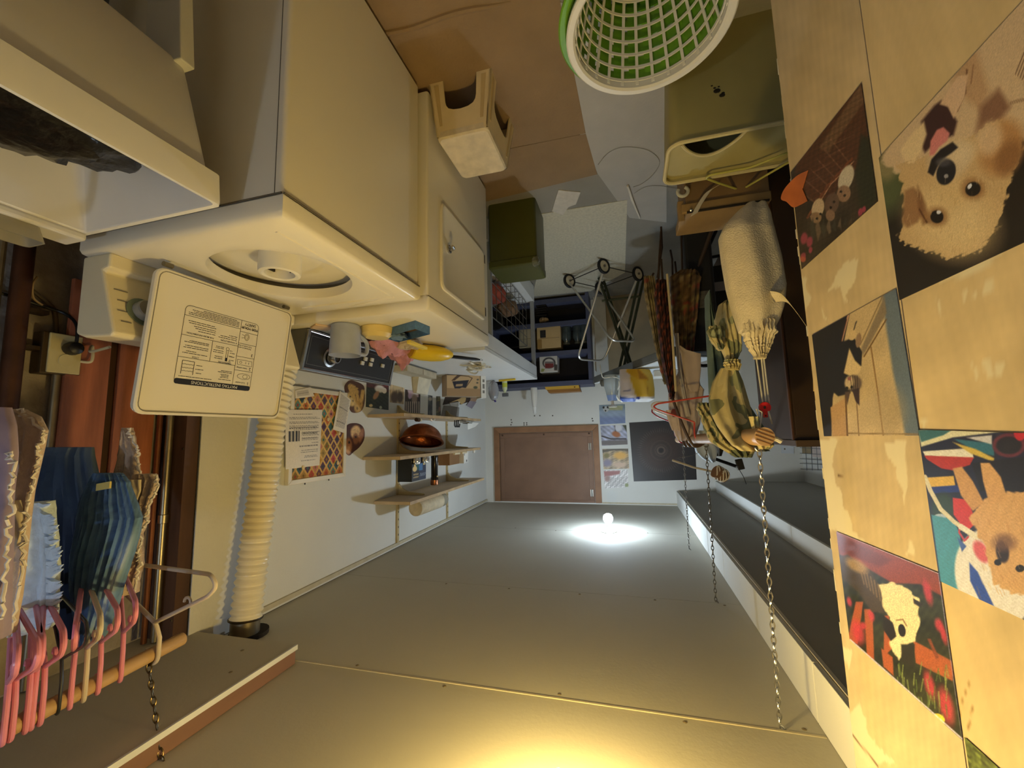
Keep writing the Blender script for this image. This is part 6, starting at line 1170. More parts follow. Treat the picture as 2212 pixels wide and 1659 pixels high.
    B().rings([ring_at(rrect(x0, x1, y0, y1, 0.02), 0.0), ring_at(rrect(x0, x1, y0, y1, 0.02), Z-0.045), ring_at(rrect(x0-0.004, x1+0.004, y0-0.004, y1+0.004, 0.022), Z-0.042), ring_at(rrect(x0-0.004, x1+0.004, y0-0.004, y1+0.004, 0.022), Z-0.006), ring_at(rrect(x0+0.003, x1-0.003, y0+0.003, y1-0.003, 0.02), Z)]).obj('bin_body', gm, t, True)
    B().rings([ring_at(rrect(x0+0.006, x1-0.006, y0+0.006, y1-0.006, 0.02), Z-0.0002), ring_at(rrect(x0+0.012, x1-0.012, y0+0.012, y1-0.012, 0.02), Z+0.003)]).obj('lid', gm, t)
    c = V(x0+0.01, y0+0.02, Z-0.015); b = B().sphere(c, 1, 9, (0.022, 0.034, 0.028)); v = np.vstack(b.v); d = v-c; b.v = [c+d*(1+0.35*vnoise(d*110, 2))[:, None]]; b.obj('liner_film', M('liner_clear', (214, 216, 190), 0.12, trans=0.8), t)
    # folding cart
    t = T('folding_cart', 'folded white tube shopping cart with four small wheels on the floor', 'cart', (0.15, 3.6, 0)); tm = M('cart_tube', (206, 206, 202), 0.3, 0.6); dm = M('cart_dark', (48, 46, 42), 0.5, 0.3)
    W = [P(1304, 575, 'z', 0.066), P(1230, 607, 'z', 0.066), P(1378, 592, 'z', 0.066), P(1297, 622, 'z', 0.066)]
    axd = nrm(V(0.75, 0.66, 0))
    for w_ in W:
        B().lathe([(0.048, -0.010), (0.062, -0.012), (0.066, 0), (0.062, 0.012), (0.048, 0.010)], w_, axd, 28).obj('tyre', M('tyre_black', (26, 26, 28), 0.7), t, True)
        B().lathe([(0.0, -0.006), (0.047, -0.007), (0.049, 0), (0.047, 0.007), (0.0, 0.006)], w_, axd, 24).obj('wheel_disc', M('wheel_cream', (206, 198, 176), 0.5), t, True); B().cyl(w_-axd*0.016, w_+axd*0.016, 0.010, n=10).obj('hub_cap', M('hub_grey', (120, 116, 108), 0.4, 0.5), t)
    top1 = [P(1247, 776, 'y', 3.62), P(1304, 780, 'y', 3.84)]; top2 = [P(1322, 736, 'y', 3.42), P(1374, 738, 'y', 3.60)]
    B().tube(fillet([W[0]+V(0, 0, 0.02), top1[0], top1[1], W[2]+V(0, 0, 0.02)], 0.07, 7), 0.009, 10).obj('front_frame', tm, t, True)
    B().tube(fillet([W[1]+V(0, 0, 0.02), top2[0], top2[1], W[3]+V(0, 0, 0.02)], 0.07, 7), 0.009, 10).obj('rear_frame', tm, t, True)
    for a, b_ in ((0, 1), (2, 3), (0, 2), (1, 3)): B().tube([W[a], W[b_]], 0.004, 6).obj('axle_rod', dm, t)
    B().tube([W[0]*0.45+top1[0]*0.55, W[1]*0.42+top2[0]*0.58], 0.006, 6).obj('cross_link', dm, t); B().tube([W[2]*0.45+top1[1]*0.55, W[3]*0.42+top2[1]*0.58], 0.006, 6).obj('cross_link', dm, t)
build_floor_items()
# ================================================================== left side: baskets, bin, hanging things
def build_baskets():
    def basket(name, label, c, rt, rb, zt, zb, n, rows, w_, mat, rimw, th=0.003, hole=None):
        t = T(name, label, 'basket', (c[0], c[1], zb)); H = zt-zb
        rad = lambda s: rb+(rt-rb)*(s**0.85)
        sub = []
        b = B(); m_ = 12
        for k in range(n):
            a = 2*PI*k/n; da = w_/rt
            G = np.zeros((m_, 2, 3))
            for i in range(m_):
                s = i/(m_-1)*0.93+0.02; r = rad(s)
                for j, aa in enumerate((a-da/2*(rt/r), a+da/2*(rt/r))): G[i, j] = (c[0]+r*math.cos(aa), c[1]+r*math.sin(aa), zb+H*s)
            b.grid(G, back=np.array((-math.cos(a), -math.sin(a), 0))*th)
        b.obj('upright_bars', mat, t)
        b = B(); N = 72
        for i in range(rows):
            s = 0.08+0.84*i/(rows-1)*0.97; a = np.arange(N)*2*PI/N; hw = w_/2
            ring = lambda r, z: np.column_stack([c[0]+r*np.cos(a), c[1]+r*np.sin(a), np.full(N, z)])
            z = zb+H*s; r = rad(s); b.rings([ring(r, z-hw), ring(r, z+hw), ring(r-th, z+hw), ring(r-th, z-hw)], closed=True)
        b.obj('ring_bars', mat, t)
        B().lathe([(rt-0.004, zt-0.030), (rt+0.001, zt-0.030), (rt+rimw*0.3, zt-0.012), (rt+rimw, zt-0.012), (rt+rimw+0.001, zt-0.003), (rt+rimw-0.003, zt), (rt+0.002, zt), (rt-0.004, zt-0.006), (rt-0.004, zt-0.030)], (c[0], c[1], 0), n=72).obj('rim', mat, t, True)
        B().lathe([(0.0, zb), (rb+0.004, zb), (rb+0.006, zb+0.02), (rb+0.001, zb+0.02), (rb-0.002, zb+0.005), (0.0, zb+0.005)], (c[0], c[1], 0), n=48).obj('base', mat, t, True)
    basket('green_laundry_basket', 'bright green plastic laundry basket holding the white one on the floor', (-0.106, 1.088), 0.216, 0.160, 0.300, 0.0, 26, 7, 0.030, M('green_plastic', (104, 158, 40), 0.4, var=0.05), 0.020)
    basket('white_laundry_basket', 'white lattice laundry basket nested inside the green one', (-0.114, 1.095), 0.204, 0.140, 0.322, 0.040, 26, 7, 0.009, M('cream_plastic', (234, 222, 190), 0.4, var=0.03), 0.020)
build_baskets()

def build_bin():
    t = T('olive_bin', 'olive plastic bin with scuffed front and crescent opening in its lid', 'bin', (-0.40, 1.54, 0)); m = M('olive_plastic', (176, 158, 92), 0.5, var=0.07, scale=5); lm = M('olive_lip', (206, 186, 124), 0.45, var=0.05)
    x0, x1, y0, y1, Z = -0.640, -0.190, 1.425, 1.672, 0.450
    B().rings([ring_at(rrect(x0+0.03, x1-0.028, y0+0.035, y1-0.03, 0.03), 0.0), ring_at(rrect(x0, x1, y0, y1, 0.04), Z-0.006), ring_at(rrect(x0+0.004, x1-0.004, y0+0.004, y1-0.004, 0.04), Z-0.006), ring_at(rrect(x0+0.03, x1-0.03, y0+0.036, y1-0.03, 0.03), 0.01)]).obj('bin_body', m, t, True)
    rp = np.array([V(x, y, Z-0.004) for x, y in rrect(x0, x1, y0, y1, 0.045, 7)])
    B().tube(rp, 0.0075, 8, True).obj('rolled_rim', lm, t, True)
    # lid plate, concave, with a crescent notch by the near edge
    xa, xb = -0.44, -0.235; arc = [(xb+(xa-xb)*s, y0+0.012+0.11*math.sin(PI*min(1, s*0.97+0.03))**0.7) for s in np.linspace(0, 1, 18)]
    pl = [(x1-0.006, y0+0.03), (x1-0.02, y0+0.008)]+[(xb, y0+0.006)]+arc+[(xa, y0+0.006), (x0+0.02, y0+0.008), (x0+0.006, y0+0.03), (x0+0.006, y1-0.03), (x0+0.03, y1-0.006), (x1-0.03, y1-0.006), (x1-0.006, y1-0.03)]
    zf = lambda y: Z-0.022
    B().prism([V(x, y, zf(y)) for x, y in pl], (0, 0, 0.004)).obj('lid_plate', m, t)
    B().tube(np.array([V(x, y, Z-0.018) for x, y in arc]), 0.006, 8).obj('notch_lip', lm, t, True)
    # scuffs
    for q, r in (((1549, 196), 0.012), ((1560, 206), 0.010), ((1538, 184), 0.004), ((1544, 189), 0.005), ((1553, 186), 0.004), ((1562, 201), 0.006)):
        p = P(*q, 'y', y0+0.012); B().sphere(V(p[0], y0+0.035*(0.444-p[2])/0.434, p[2]), r, 5, (1, 0.25, 0.8)).obj('scuff', M('scuff_black', (30, 26, 20), 0.8), t)
    # yellow hanger lying over the far rim
    t = T('yellow_hanger', 'yellow plastic hanger lying across the olive bin', 'hanger', (-0.45, 1.68, Z)); hm = M('hanger_yellow', (196, 176, 70), 0.4)
    pz = lambda x, y, z=Z+0.012: P(x, y, 'z', z)
    nk = pz(1600, 411); B().tube(fillet([nk, pz(1545, 393), pz(1524, 385), pz(1534, 378), pz(1620, 362), pz(1706, 328), pz(1714, 344), nk], 0.02), 0.0042, 8).obj('arms', hm, t, True)
    B().tube(fillet([nk, pz(1590, 424), pz(1588, 446), pz(1596, 455), pz(1606, 452), pz(1611, 440)], 0.012), 0.0042, 8).obj('hook', hm, t, True)
    # tan wooden case behind it with a ring and a curved strap
    t = T('tan_case', 'tan wooden case with curved pale strap and metal edge behind the olive bin', 'case', (-0.45, 1.84, 0))
    Y = 1.76; xr_, xl_ = P(1470, 440, 'y', Y)[0], P(1664, 420, 'y', Y)[0]; z2 = P(1500, 460, 'y', Y)[2]; z1 = P(1500, 440, 'y', Y)[2]
    B().box((xl_, Y, 0.02), (xr_-0.02, Y+0.20, z1)).obj('case_body', M('case_tan', (146, 108, 56), 0.6, var=0.12, scale=10), t, bevel=0.004); B().box((xl_, Y-0.012, z1), (xr_, Y+0.2, z2)).obj('case_lid', M('case_tan2', (158, 120, 62), 0.6, var=0.12, scale=10), t, bevel=0.004)
    B().tube([V(xr_-0.02, Y-0.013, z2), V(xl_+0.01, Y-0.013, z2)], 0.005, 8).obj('metal_edge', darksteel, t); B().sphere(V(xr_-0.035, Y-0.016, z2-0.006), 0.007, 6).obj('corner_rivet', chrome, t)
    rp = P(1475, 414, 'y', Y-0.02); B().tube(np.array([rp+V(0.020*math.cos(k), 0, 0.020*math.sin(k)) for k in np.arange(-0.6, 4.6, 0.4)]), 0.007, 8).obj('ring', M('ring_cream', (206, 190, 142), 0.5), t, True)
    q = [P(x, y, 'y', Y-0.02) for x, y in ((1500, 462), (1512, 440), (1530, 414), (1548, 402))]; s_ = V(0.011, 0, 0.005); pa = smooth_path(q, 5); B().grid(np.stack([pa-s_*1.2, pa+s_*1.2], 1), back=(0, 0.006, 0)).obj('strap', M('strap_cream', (208, 186, 136), 0.6), t)
    B().box((xr_-0.012, Y-0.004, z1-0.02), (xr_+0.012, Y+0.03, z2+0.03)).obj('corner_block', M('case_tan2', (158, 120, 62), 0.6), t, bevel=0.003)
build_bin()

LINK = {}
def chain(name, label, a, b, mat, pitch=0.0175, group=None, r=0.0017):
    a, b = np.asarray(a, float), np.asarray(b, float); t = T(name, label, 'chain', a, group); L = np.linalg.norm(b-a); n = int(L/pitch); d = (b-a)/L
    if mat.name not in LINK:
        k = np.arange(14)*2*PI/14; pts = np.column_stack([0.0052*np.cos(k), 0*k, 0.0118*np.sin(k)]); pts[:, 0] *= 1-0.25*np.abs(np.sin(k))
        o = B().tube(pts, r, 6, True).obj('link', mat, t, True); LINK[mat.name] = o.data; bpy.data.objects.remove(o)
    for i in range(n):
        o = bpy.data.objects.new('link', LINK[mat.name]); COL.objects.link(o); o.parent = t
        z = Vector(d).to_track_quat('Z', 'Y').to_euler(); o.rotation_euler = z; o.location = Vector(d*(L*(i+0.5)/n)); o.rotation_mode = 'XYZ'
        o.rotation_euler = (Matrix.Rotation(0, 3, 'Z') @ Vector(d).to_track_quat('Z', 'Y').to_matrix() @ Matrix.Rotation(PI/2*(i % 2)+0.6, 3, 'Z')).to_euler()
    # end hooks
    for p, s in ((a, 1), (b, -1)):
        k = np.arange(0, 5.4, 0.45); B().tube(np.array([p+V(0.009*math.cos(q), 0, 0.009*math.sin(q)-s*0.006) for q in k]), 0.0024, 6).obj('screw_hook', mat, t, True)
    return t
RZ = 1.472                                   # height of the left rod
def build_left_rod():
    brass = M('brassy_steel', (200, 186, 150), 0.28, 1.0, var=0.1); ch2 = M('dull_chain', (140, 138, 134), 0.3, 1.0, var=0.1)
    xr_ = -0.338
    t = T('hanging_rod', 'thick wooden clothes rod hung on chains along the left side', 'rod', (xr_, 2.0, RZ))
    e = P(1652, 943, 'y', 1.150)
    B().cyl((e[0], 1.150, e[2]), (-0.325, 3.05, 1.490), 0.0225, n=28).obj('dowel', dowel, t, True)
    g = B(); 
    for k in range(4): h = -0.013+k*0.0085; w_ = math.sqrt(0.0205**2-h*h); g.obox((e[0]+h*0.3, 1.1494, e[2]+h), (w_*0.95, 0, -w_*0.4), (0, 0.0006, 0), (0, 0, 0.0011))
    g.obj('end_grain', M('grain_brown', (120, 76, 34), 0.6), t)
    rodz = lambda y: e[2]+(1.490-e[2])*(y-1.15)/(1.9)+0.024
    rodx = lambda y: e[0]+(-0.325-e[0])*(y-1.15)/1.9
    for yb, yt, nm, mt in ((1.225, 1.256, 'bright brass chain nearest the camera', brass), (2.02, 2.046, 'middle steel chain', ch2), (2.86, 2.867, 'farthest steel chain', ch2)):
        chain('rod_chain', nm+' holding the left clothes rod to the ceiling', (rodx(yb)-0.005, yb, rodz(yb)+0.010), (-0.322, yt, ZC-0.006), mt, group='chains of the left rod')
    # white drawstring bag
    t = T('drawstring_bag', 'cream canvas drawstring bag hung from the near end of the left rod', 'bag', P(1640, 600, 'y', 1.25)); cm = M('cream_canvas', (222, 196, 138), 0.85, var=0.08, scale=30, bump=0.3, bscale=250)
    drape('bag_body', [(438, 1622, 1648, 1.25), (446, 1608, 1654, 1.25), (470, 1582, 1662, 1.25), (492, 1562, 1666, 1.25), (512, 1554, 1671, 1.25), (560, 1560, 1684, 1.25), (620, 1570, 1694, 1.25), (660, 1580, 1691, 1.25), (690, 1589, 1682, 1.25), (716, 1597, 1668, 1.25)], [0.008, 0.045, 0.06, 0.06, 0.055, 0.04], cm, t, folds=1.5, amp=0.006, n=44, seed=2)
    drape('gathered_neck', [(684, 1604, 1668, 1.245), (700, 1600, 1674, 1.24), (718, 1603, 1677, 1.235), (734, 1608, 1670, 1.24), (750, 1616, 1664, 1.24), (764, 1626, 1656, 1.245), (775, 1630, 1653, 1.245)], [0.035, 0.035, 0.03, 0.022, 0.018, 0.014], cm, t, folds=8, amp=0.006, n=60, seed=5, rag=2.2, sub=5)
    q = [P(1668, 640, 'y', 1.2), P(1694, 644, 'y', 1.17), P(1722, 676, 'y', 1.12), P(1754, 722, 'y', 1.06)]; pa = smooth_path(q, 6); w_ = np.linspace(0.016, 0.004, len(pa))[:, None]*V(0.5, 0, -1)
    B().grid(np.stack([pa-w_, pa, pa+w_], 1), back=(0, 0.0015, 0)).obj('strap', cm, t, True)
    cordm = M('cord_cream', (216, 190, 130), 0.8)
    ring = P(1652, 876, 'y', 1.235)
    for a, b_ in (((1634, 775), (1648, 870)), ((1645, 775), (1655, 870)), ((1650, 775), (1662, 875))): B().tube([P(*a, 'y', 1.245), P(*b_, 'y', 1.235)], 0.0022, 6).obj('draw_cord', cordm, t)
    for pts in (((1646, 890), (1642, 920), (1638, 940)), ((1660, 888), (1668, 916)), ((1646, 890), (1634, 884), (1640, 905))): B().tube([P(*p, 'y', 1.215) for p in pts], 0.0022, 6).obj('draw_cord', cordm, t)
    rm = M('red_toggle', (206, 34, 36), 0.35); tg = B().lathe([(0.0, -0.006), (0.0135, -0.006), (0.0145, 0.0), (0.0135, 0.006), (0.0, 0.006)], P(1652, 880, 'y', 1.228), (0, 1, 0), 24); c = P(1653, 895, 'y', 1.228); tg.box(c-V(0.005, 0.004, 0.008), c+V(0.005, 0.004, 0.008)); tg.obj('cord_lock', rm, t, bevel=0.001)
    B().sphere(P(1652, 880, 'y', 1.221), 0.0028, 5, (1, 0.4, 1.6)).obj('lock_slot', M('slot_dark', (40, 36, 30), 0.7), t); B().sphere(P(1654, 898, 'y', 1.223), 0.002, 5).obj('lock_hole', M('slot_dark', (40, 36, 30), 0.7), t)
    # camouflage trousers knotted and folded over the rod
    t = T('camo_trousers', 'camouflage trousers knotted and thrown over the near end of the left rod', 'trousers', P(1580, 800, 'y', 1.42)); cf = camo('camo_cloth', (124, 120, 74), (196, 172, 104), (206, 182, 112), (158, 152, 96), 8); cf2 = camo('camo_dark', (92, 94, 62), (176, 156, 96), (110, 108, 70), (160, 156, 104), 14)
    drape('lower_leg', [(650, 1566, 1576, 1.42), (660, 1552, 1582, 1.42), (690, 1545, 1593, 1.42), (730, 1552, 1600, 1.42), (760, 1562, 1600, 1.42), (780, 1568, 1590, 1.42), (792, 1569, 1584, 1.42)], [0.01, 0.03, 0.045, 0.04, 0.025, 0.016], cf, t, folds=4, amp=0.006, n=56, seed=3, rag=1.0)
    drape('cuff_fold', [(706, 1530, 1560, 1.37), (716, 1526, 1566, 1.37), (732, 1532, 1566, 1.37), (748, 1544, 1566, 1.37), (756, 1552, 1562, 1.37)], 0.018, cf2, t, folds=3, amp=0.006, seed=7, rag=1.2)
    drape('knot', [(778, 1564, 1598, 1.40), (788, 1564, 1600, 1.40), (800, 1568, 1596, 1.40)], 0.022, cf, t, folds=5, amp=0.008, seed=9, rag=1.5)
    drape('upper_leg', [(796, 1556, 1592, 1.42), (824, 1540, 1604, 1.42), (860, 1531, 1614, 1.41), (890, 1535, 1622, 1.39), (920, 1550, 1628, 1.36), (945, 1568, 1634, 1.32), (962, 1582, 1650, 1.28), (974, 1600, 1662, 1.26)], [0.02, 0.035, 0.045, 0.045, 0.04, 0.03], cf, t, folds=2.5, amp=0.008, n=60, seed=4)
    drape('waist_fold', [(870, 1506, 1540, 1.52), (884, 1505, 1552, 1.52), (905, 1514, 1570, 1.51), (930, 1522, 1590, 1.50), (955, 1534, 1612, 1.48), (972, 1562, 1632, 1.46), (988, 1588, 1624, 1.45)], [0.01, 0.03, 0.035, 0.03, 0.012], cf2, t, folds=4, amp=0.009, n=56, seed=6, rag=1.0)
    drape('rod_wrap', [(900, 1618, 1640, 1.22), (930, 1626, 1640, 1.22), (950, 1632, 1668, 1.20), (962, 1636, 1672, 1.19), (970, 1640, 1664, 1.19)], 0.012, cf, t, folds=2, amp=0.004, seed=8)
    B().tube(smooth_path([P(1668, 948, 'y', 1.17), P(1676, 948, 'y', 1.17), P(1688, 954, 'y', 1.17)], 4), 0.006, 8).obj('drawstring_end', cordm, t, True)
    # olive jacket behind it
    o = drape('olive_jacket', [(636, 1526, 1530, 1.75), (680, 1525, 1538, 1.75), (730, 1527, 1556, 1.75), (780, 1529, 1576, 1.75), (850, 1532, 1600, 1.72), (910, 1556, 1640, 1.70), (950, 1600, 1668, 1.68)], 0.05, M('olive_cloth', (112, 120, 84), 0.9, var=0.12, scale=14, bump=0.25, bscale=200), None, folds=3, amp=0.015, seed=12); tag(o, 'dull olive jacket hanging behind the camouflage trousers', 'jacket')
    # tan shirt
    t = T('tan_shirt', 'tan cotton shirt on a hanger in the middle of the left rod', 'shirt', P(1485, 850, 'y', 2.35)); tm = M('tan_cotton', (214, 182, 138), 0.88, var=0.07, scale=20, bump=0.25, bscale=220)
    drape('shirt_body', [(768, 1468, 1500, 2.35), (800, 1466, 1506, 2.35), (832, 1454, 1512, 2.35), (842, 1444, 1520, 2.35), (880, 1444, 1514, 2.35), (915, 1450, 1512, 2.35), (940, 1458, 1504, 2.36), (952, 1464, 1492, 2.37)], [0.03, 0.05, 0.05, 0.045, 0.03], tm, t, folds=3.5, amp=0.014, n=56, seed=3)
    drape('shirt_flap', [(747, 1466, 1470, 2.28), (756, 1467, 1484, 2.28), (764, 1470, 1514, 2.28), (800, 1476, 1514, 2.28), (838, 1486, 1510, 2.28), (846, 1492, 1508, 2.28)], 0.006, M('tan_cotton_light', (206, 172, 124), 0.88, var=0.06, scale=20), t, folds=1, amp=0.004, seed=4)
    drape('collar', [(886, 1438, 1462, 2.30), (905, 1442, 1464, 2.30), (930, 1452, 1470, 2.32)], 0.01, tm, t, folds=1, amp=0.004, seed=5); B().sphere(P(1458, 892, 'y', 2.29), 0.020, 6, (1, 0.2, 1.2)).obj('label_patch', M('maroon_patch', (104, 40, 40), 0.6), t, True); drape('button_placket', [(720, 1458, 1466, 2.27), (790, 1463, 1470, 2.27), (860, 1474, 1482, 2.28), (900, 1480, 1492, 2.28)], 0.006, M('placket_pale', (204, 182, 146), 0.85), t, folds=1, amp=0.002, seed=6)
    # umbrellas hanging point down
    def umb(label, rows, mat, colfn, tip, Y, seed, grp=None):
        t = T('folded_umbrella', label, 'umbrella', P((rows[0][1]+rows[0][2])/2, rows[0][0], 'y', Y), grp)
        drape('canopy', [(y, a, b_, Y) for y, a, b_ in rows], [0.02, 0.05, 0.045, 0.03, 0.015], mat, t, folds=5, amp=0.010, n=48, seed=seed, rag=1.0, colfn=colfn, sub=10)
        rp = V(rodx(Y), Y, rodz(Y)+0.004); tp = P((rows[-1][1]+rows[-1][2])/2, rows[-1][0]-6, 'y', Y); B().tube(smooth_path([tp, tp*0.35+rp*0.65+V(0.03, 0, -0.02), rp+V(0.032, 0, -0.01), rp+V(0.008, 0, 0.008), rp+V(-0.03, 0, -0.012), rp+V(-0.032, 0, -0.04)], 6), 0.007, 8).obj('crook_handle', M('crook_brown', (70, 50, 36), 0.4), t, True)
        for pts in tip: B().tube([P(x, y, 'y', Y) for x, y in pts], 0.006, 6).obj('rib_tip', M('rib_dark', (62, 48, 40), 0.5, 0.3, var=0.3, scale=30), t)
        return t
    def paisley(p):
        p.fill((46, 20, 16)); r = np.random.default_rng(2); k = 0
        for gy in range(600, 860, 17):
            for gx in range(1408, 1470, 13): p.ell(gx+(7 if (gy//17) % 2 else 0)+r.uniform(-2, 2), gy, 3.6, 6.5, (138, 66, 42), 15, 0.5); p.ell(gx+(7 if (gy//17) % 2 else 0), gy+1, 1.6, 3, (70, 26, 20), 15, 0.4)
    def floral(p, base=(120, 100, 66), seed=5):
        p.fill(base); p.noise(0.35, 0.12, seed); r = np.random.default_rng(seed)
        for k in range(90): x, y = r.uniform(1385, 1520), r.uniform(580, 820); p.ell(x, y, r.uniform(2, 6), r.uniform(4, 10), [(150, 60, 52), (156, 140, 76), (70, 56, 40), (174, 156, 110)][k % 4], r.uniform(0, 90), 0.6, 0.75)
    uc = MC('umbrella_cloth', 0.85)
    umb('dark red paisley folded umbrella hanging point down', [(606, 1417, 1442), (640, 1414, 1446), (690, 1419, 1450), (740, 1424, 1452), (800, 1434, 1455), (845, 1444, 1459), (862, 1446, 1456)], uc, paisley, [((1422, 612), (1424, 560), (1428, 500)), ((1432, 612), (1428, 560))], 2.20, 3)
    umb('faded floral folded umbrella hanging left of the paisley one in the photo', [(598, 1390, 1414), (640, 1392, 1420), (690, 1402, 1424), (740, 1412, 1428), (790, 1424, 1438), (830, 1434, 1446)], uc, lambda p: floral(p, (128, 112, 76), 6), [((1404, 604), (1412, 590)), ((1428, 490), (1430, 535), (1420, 600))], 2.36, 4)
    umb('brown floral folded umbrella hanging behind the tan shirt', [(584, 1470, 1506), (600, 1446, 1514), (660, 1450, 1508), (720, 1456, 1502), (780, 1464, 1496), (820, 1468, 1490)], uc, lambda p: floral(p, (110, 86, 56), 8), [((1453, 605), (1452, 560), (1448, 540)), ((1474, 600), (1472, 520), (1474, 478)), ((1462, 600), (1458, 565))], 2.50, 5)
    o = B().tube([P(1441, 592, 'y', 2.14), P(1452, 720, 'y', 2.14), P(1460, 846, 'y', 2.14)], 0.006, 8).obj('thin_cane', M('cane_cream', (204, 178, 120), 0.5), None, True); tag(o, 'thin cream cane hanging in front of the umbrellas', 'stick')
    # hangers on the left rod
    def hang(name, label, pts, hook, Y, mat, grp=None, r=0.0042):
        t = T(name, label, 'hanger', P(*pts[0], 'y', Y), grp); B().tube(fillet([P(x, y, 'y', Y) for x, y in pts], 0.022), r, 8).obj('arms', mat, t, True)
        if hook: B().tube(fillet([P(x, y, 'y', Y) for x, y in hook], 0.02), r, 8).obj('hook', mat, t, True)
    rd = M('hanger_red', (190, 70, 58), 0.4); rd2 = M('hanger_crimson', (160, 44, 56), 0.4); wh = M('hanger_white', (216, 208, 198), 0.4)
    hang('red_hanger', 'coral red hanger on the left rod in front of the tan shirt', [(1500, 912), (1418, 884), (1411, 878), (1420, 872), (1536, 855)], [(1500, 912), (1500, 938), (1504, 950), (1516, 953), (1522, 948)], 2.12, rd)
    hang('white_hanger', 'cream white hanger just behind the coral red one', [(1462, 906), (1412, 886), (1406, 876), (1414, 869), (1450, 868)], [(1462, 906), (1464, 940), (1470, 950)], 2.44, wh)
    hang('crimson_hanger', 'crimson hanger lowest behind the tan shirt end', [(1466, 918), (1420, 900), (1408, 890), (1409, 884)], [(1458, 926), (1458, 940), (1462, 944), (1468, 956), (1482, 957), (1486, 950)], 2.58, rd2)
    # pale blue cloth on a black wall hook, string reel
    t = T('black_hook_bar', 'short black iron bar with a pale cloth over it under the soffit', 'hook', P(1560, 995, 'y', 2.9))
    B().tube([P(1541, 990, 'y', 2.90), P(1592, 1008, 'y', 2.90)], 0.010, 8).obj('bar', black_pl, t); B().obox(P(1598, 1003, 'y', 2.90), (0.02, 0, 0.004), (0, 0.012, 0), (-0.006, 0, 0.032)).obj('end_bracket', M('bracket_dark', (70, 66, 60), 0.4, 0.6), t, bevel=0.004); B().sphere(P(1592, 1009, 'y', 2.87), 0.007, 6).obj('bracket_screw', chrome, t); B().tube(smooth_path([P(1594, 1010, 'y', 2.90), P(1606, 1030, 'y', 2.90), P(1612, 1046, 'y', 2.95)], 4), 0.0022, 5).obj('wire_stay', darksteel, t)
    drape('pale_cloth', [(930, 1498, 1526, 2.86), (955, 1498, 1544, 2.86), (975, 1502, 1550, 2.86), (990, 1516, 1546, 2.86), (998, 1530, 1544, 2.86)], 0.04, M('pale_blue_cloth', (196, 206, 216), 0.85), t, folds=2, amp=0.012, seed=9)
    drape('dark_cloth', [(930, 1538, 1560, 2.98), (960, 1542, 1566, 2.98), (985, 1546, 1558, 2.98)], 0.03, M('dark_grey_cloth', (84, 78, 68), 0.9), t, folds=2, amp=0.008, seed=10)
    t = T('string_reel', 'reel wound with white string hanging from the soffit on a stick', 'reel', P(1555, 1022, 'y', 2.6)); c = P(1556, 1024, 'y', 2.6); ax = nrm(P(1568, 1030, 'y', 2.6)-P(1544, 1016, 'y', 2.6))
    B().lathe([(0.0, -0.032), (0.036, -0.032), (0.036, 0.032), (0.0, 0.032)], c, nrm(ax+V(0, 0.5, 0)), 16).obj('wound_core', M('reel_brown', (126, 92, 66), 0.7), t, True)
    for k in range(9):
        a2 = nrm(np.cross(ax, (0, 1, 0))); off = ax*(-0.026+0.0065*k); q = np.arange(14)*2*PI/14; u1 = nrm(V(0, 1, 0)-ax*ax[1]); B().tube(np.array([c+off+0.038*(math.cos(s)*u1+math.sin(s)*a2)+ax*0.012*math.sin(2*s+k) for s in q]), 0.0034, 5, True).obj('string_turn', M('string_white', (226, 218, 204), 0.8), t, True)
    B().tube([P(1452, 994, 'y', 2.62), P(1500, 1010, 'y', 2.62), P(1545, 1020, 'y', 2.62)], 0.006, 8).obj('stick', M('stick_pale', (190, 180, 160), 0.6), t)
    B().tube(smooth_path([P(1452, 992, 'y', 2.62), P(1470, 988, 'y', 2.66), P(1496, 984, 'y', 2.72), P(1510, 976, 'y', 2.8)], 5), 0.0012, 5).obj('thread', M('thread_grey', (120, 116, 108), 0.6), t)
build_left_rod()

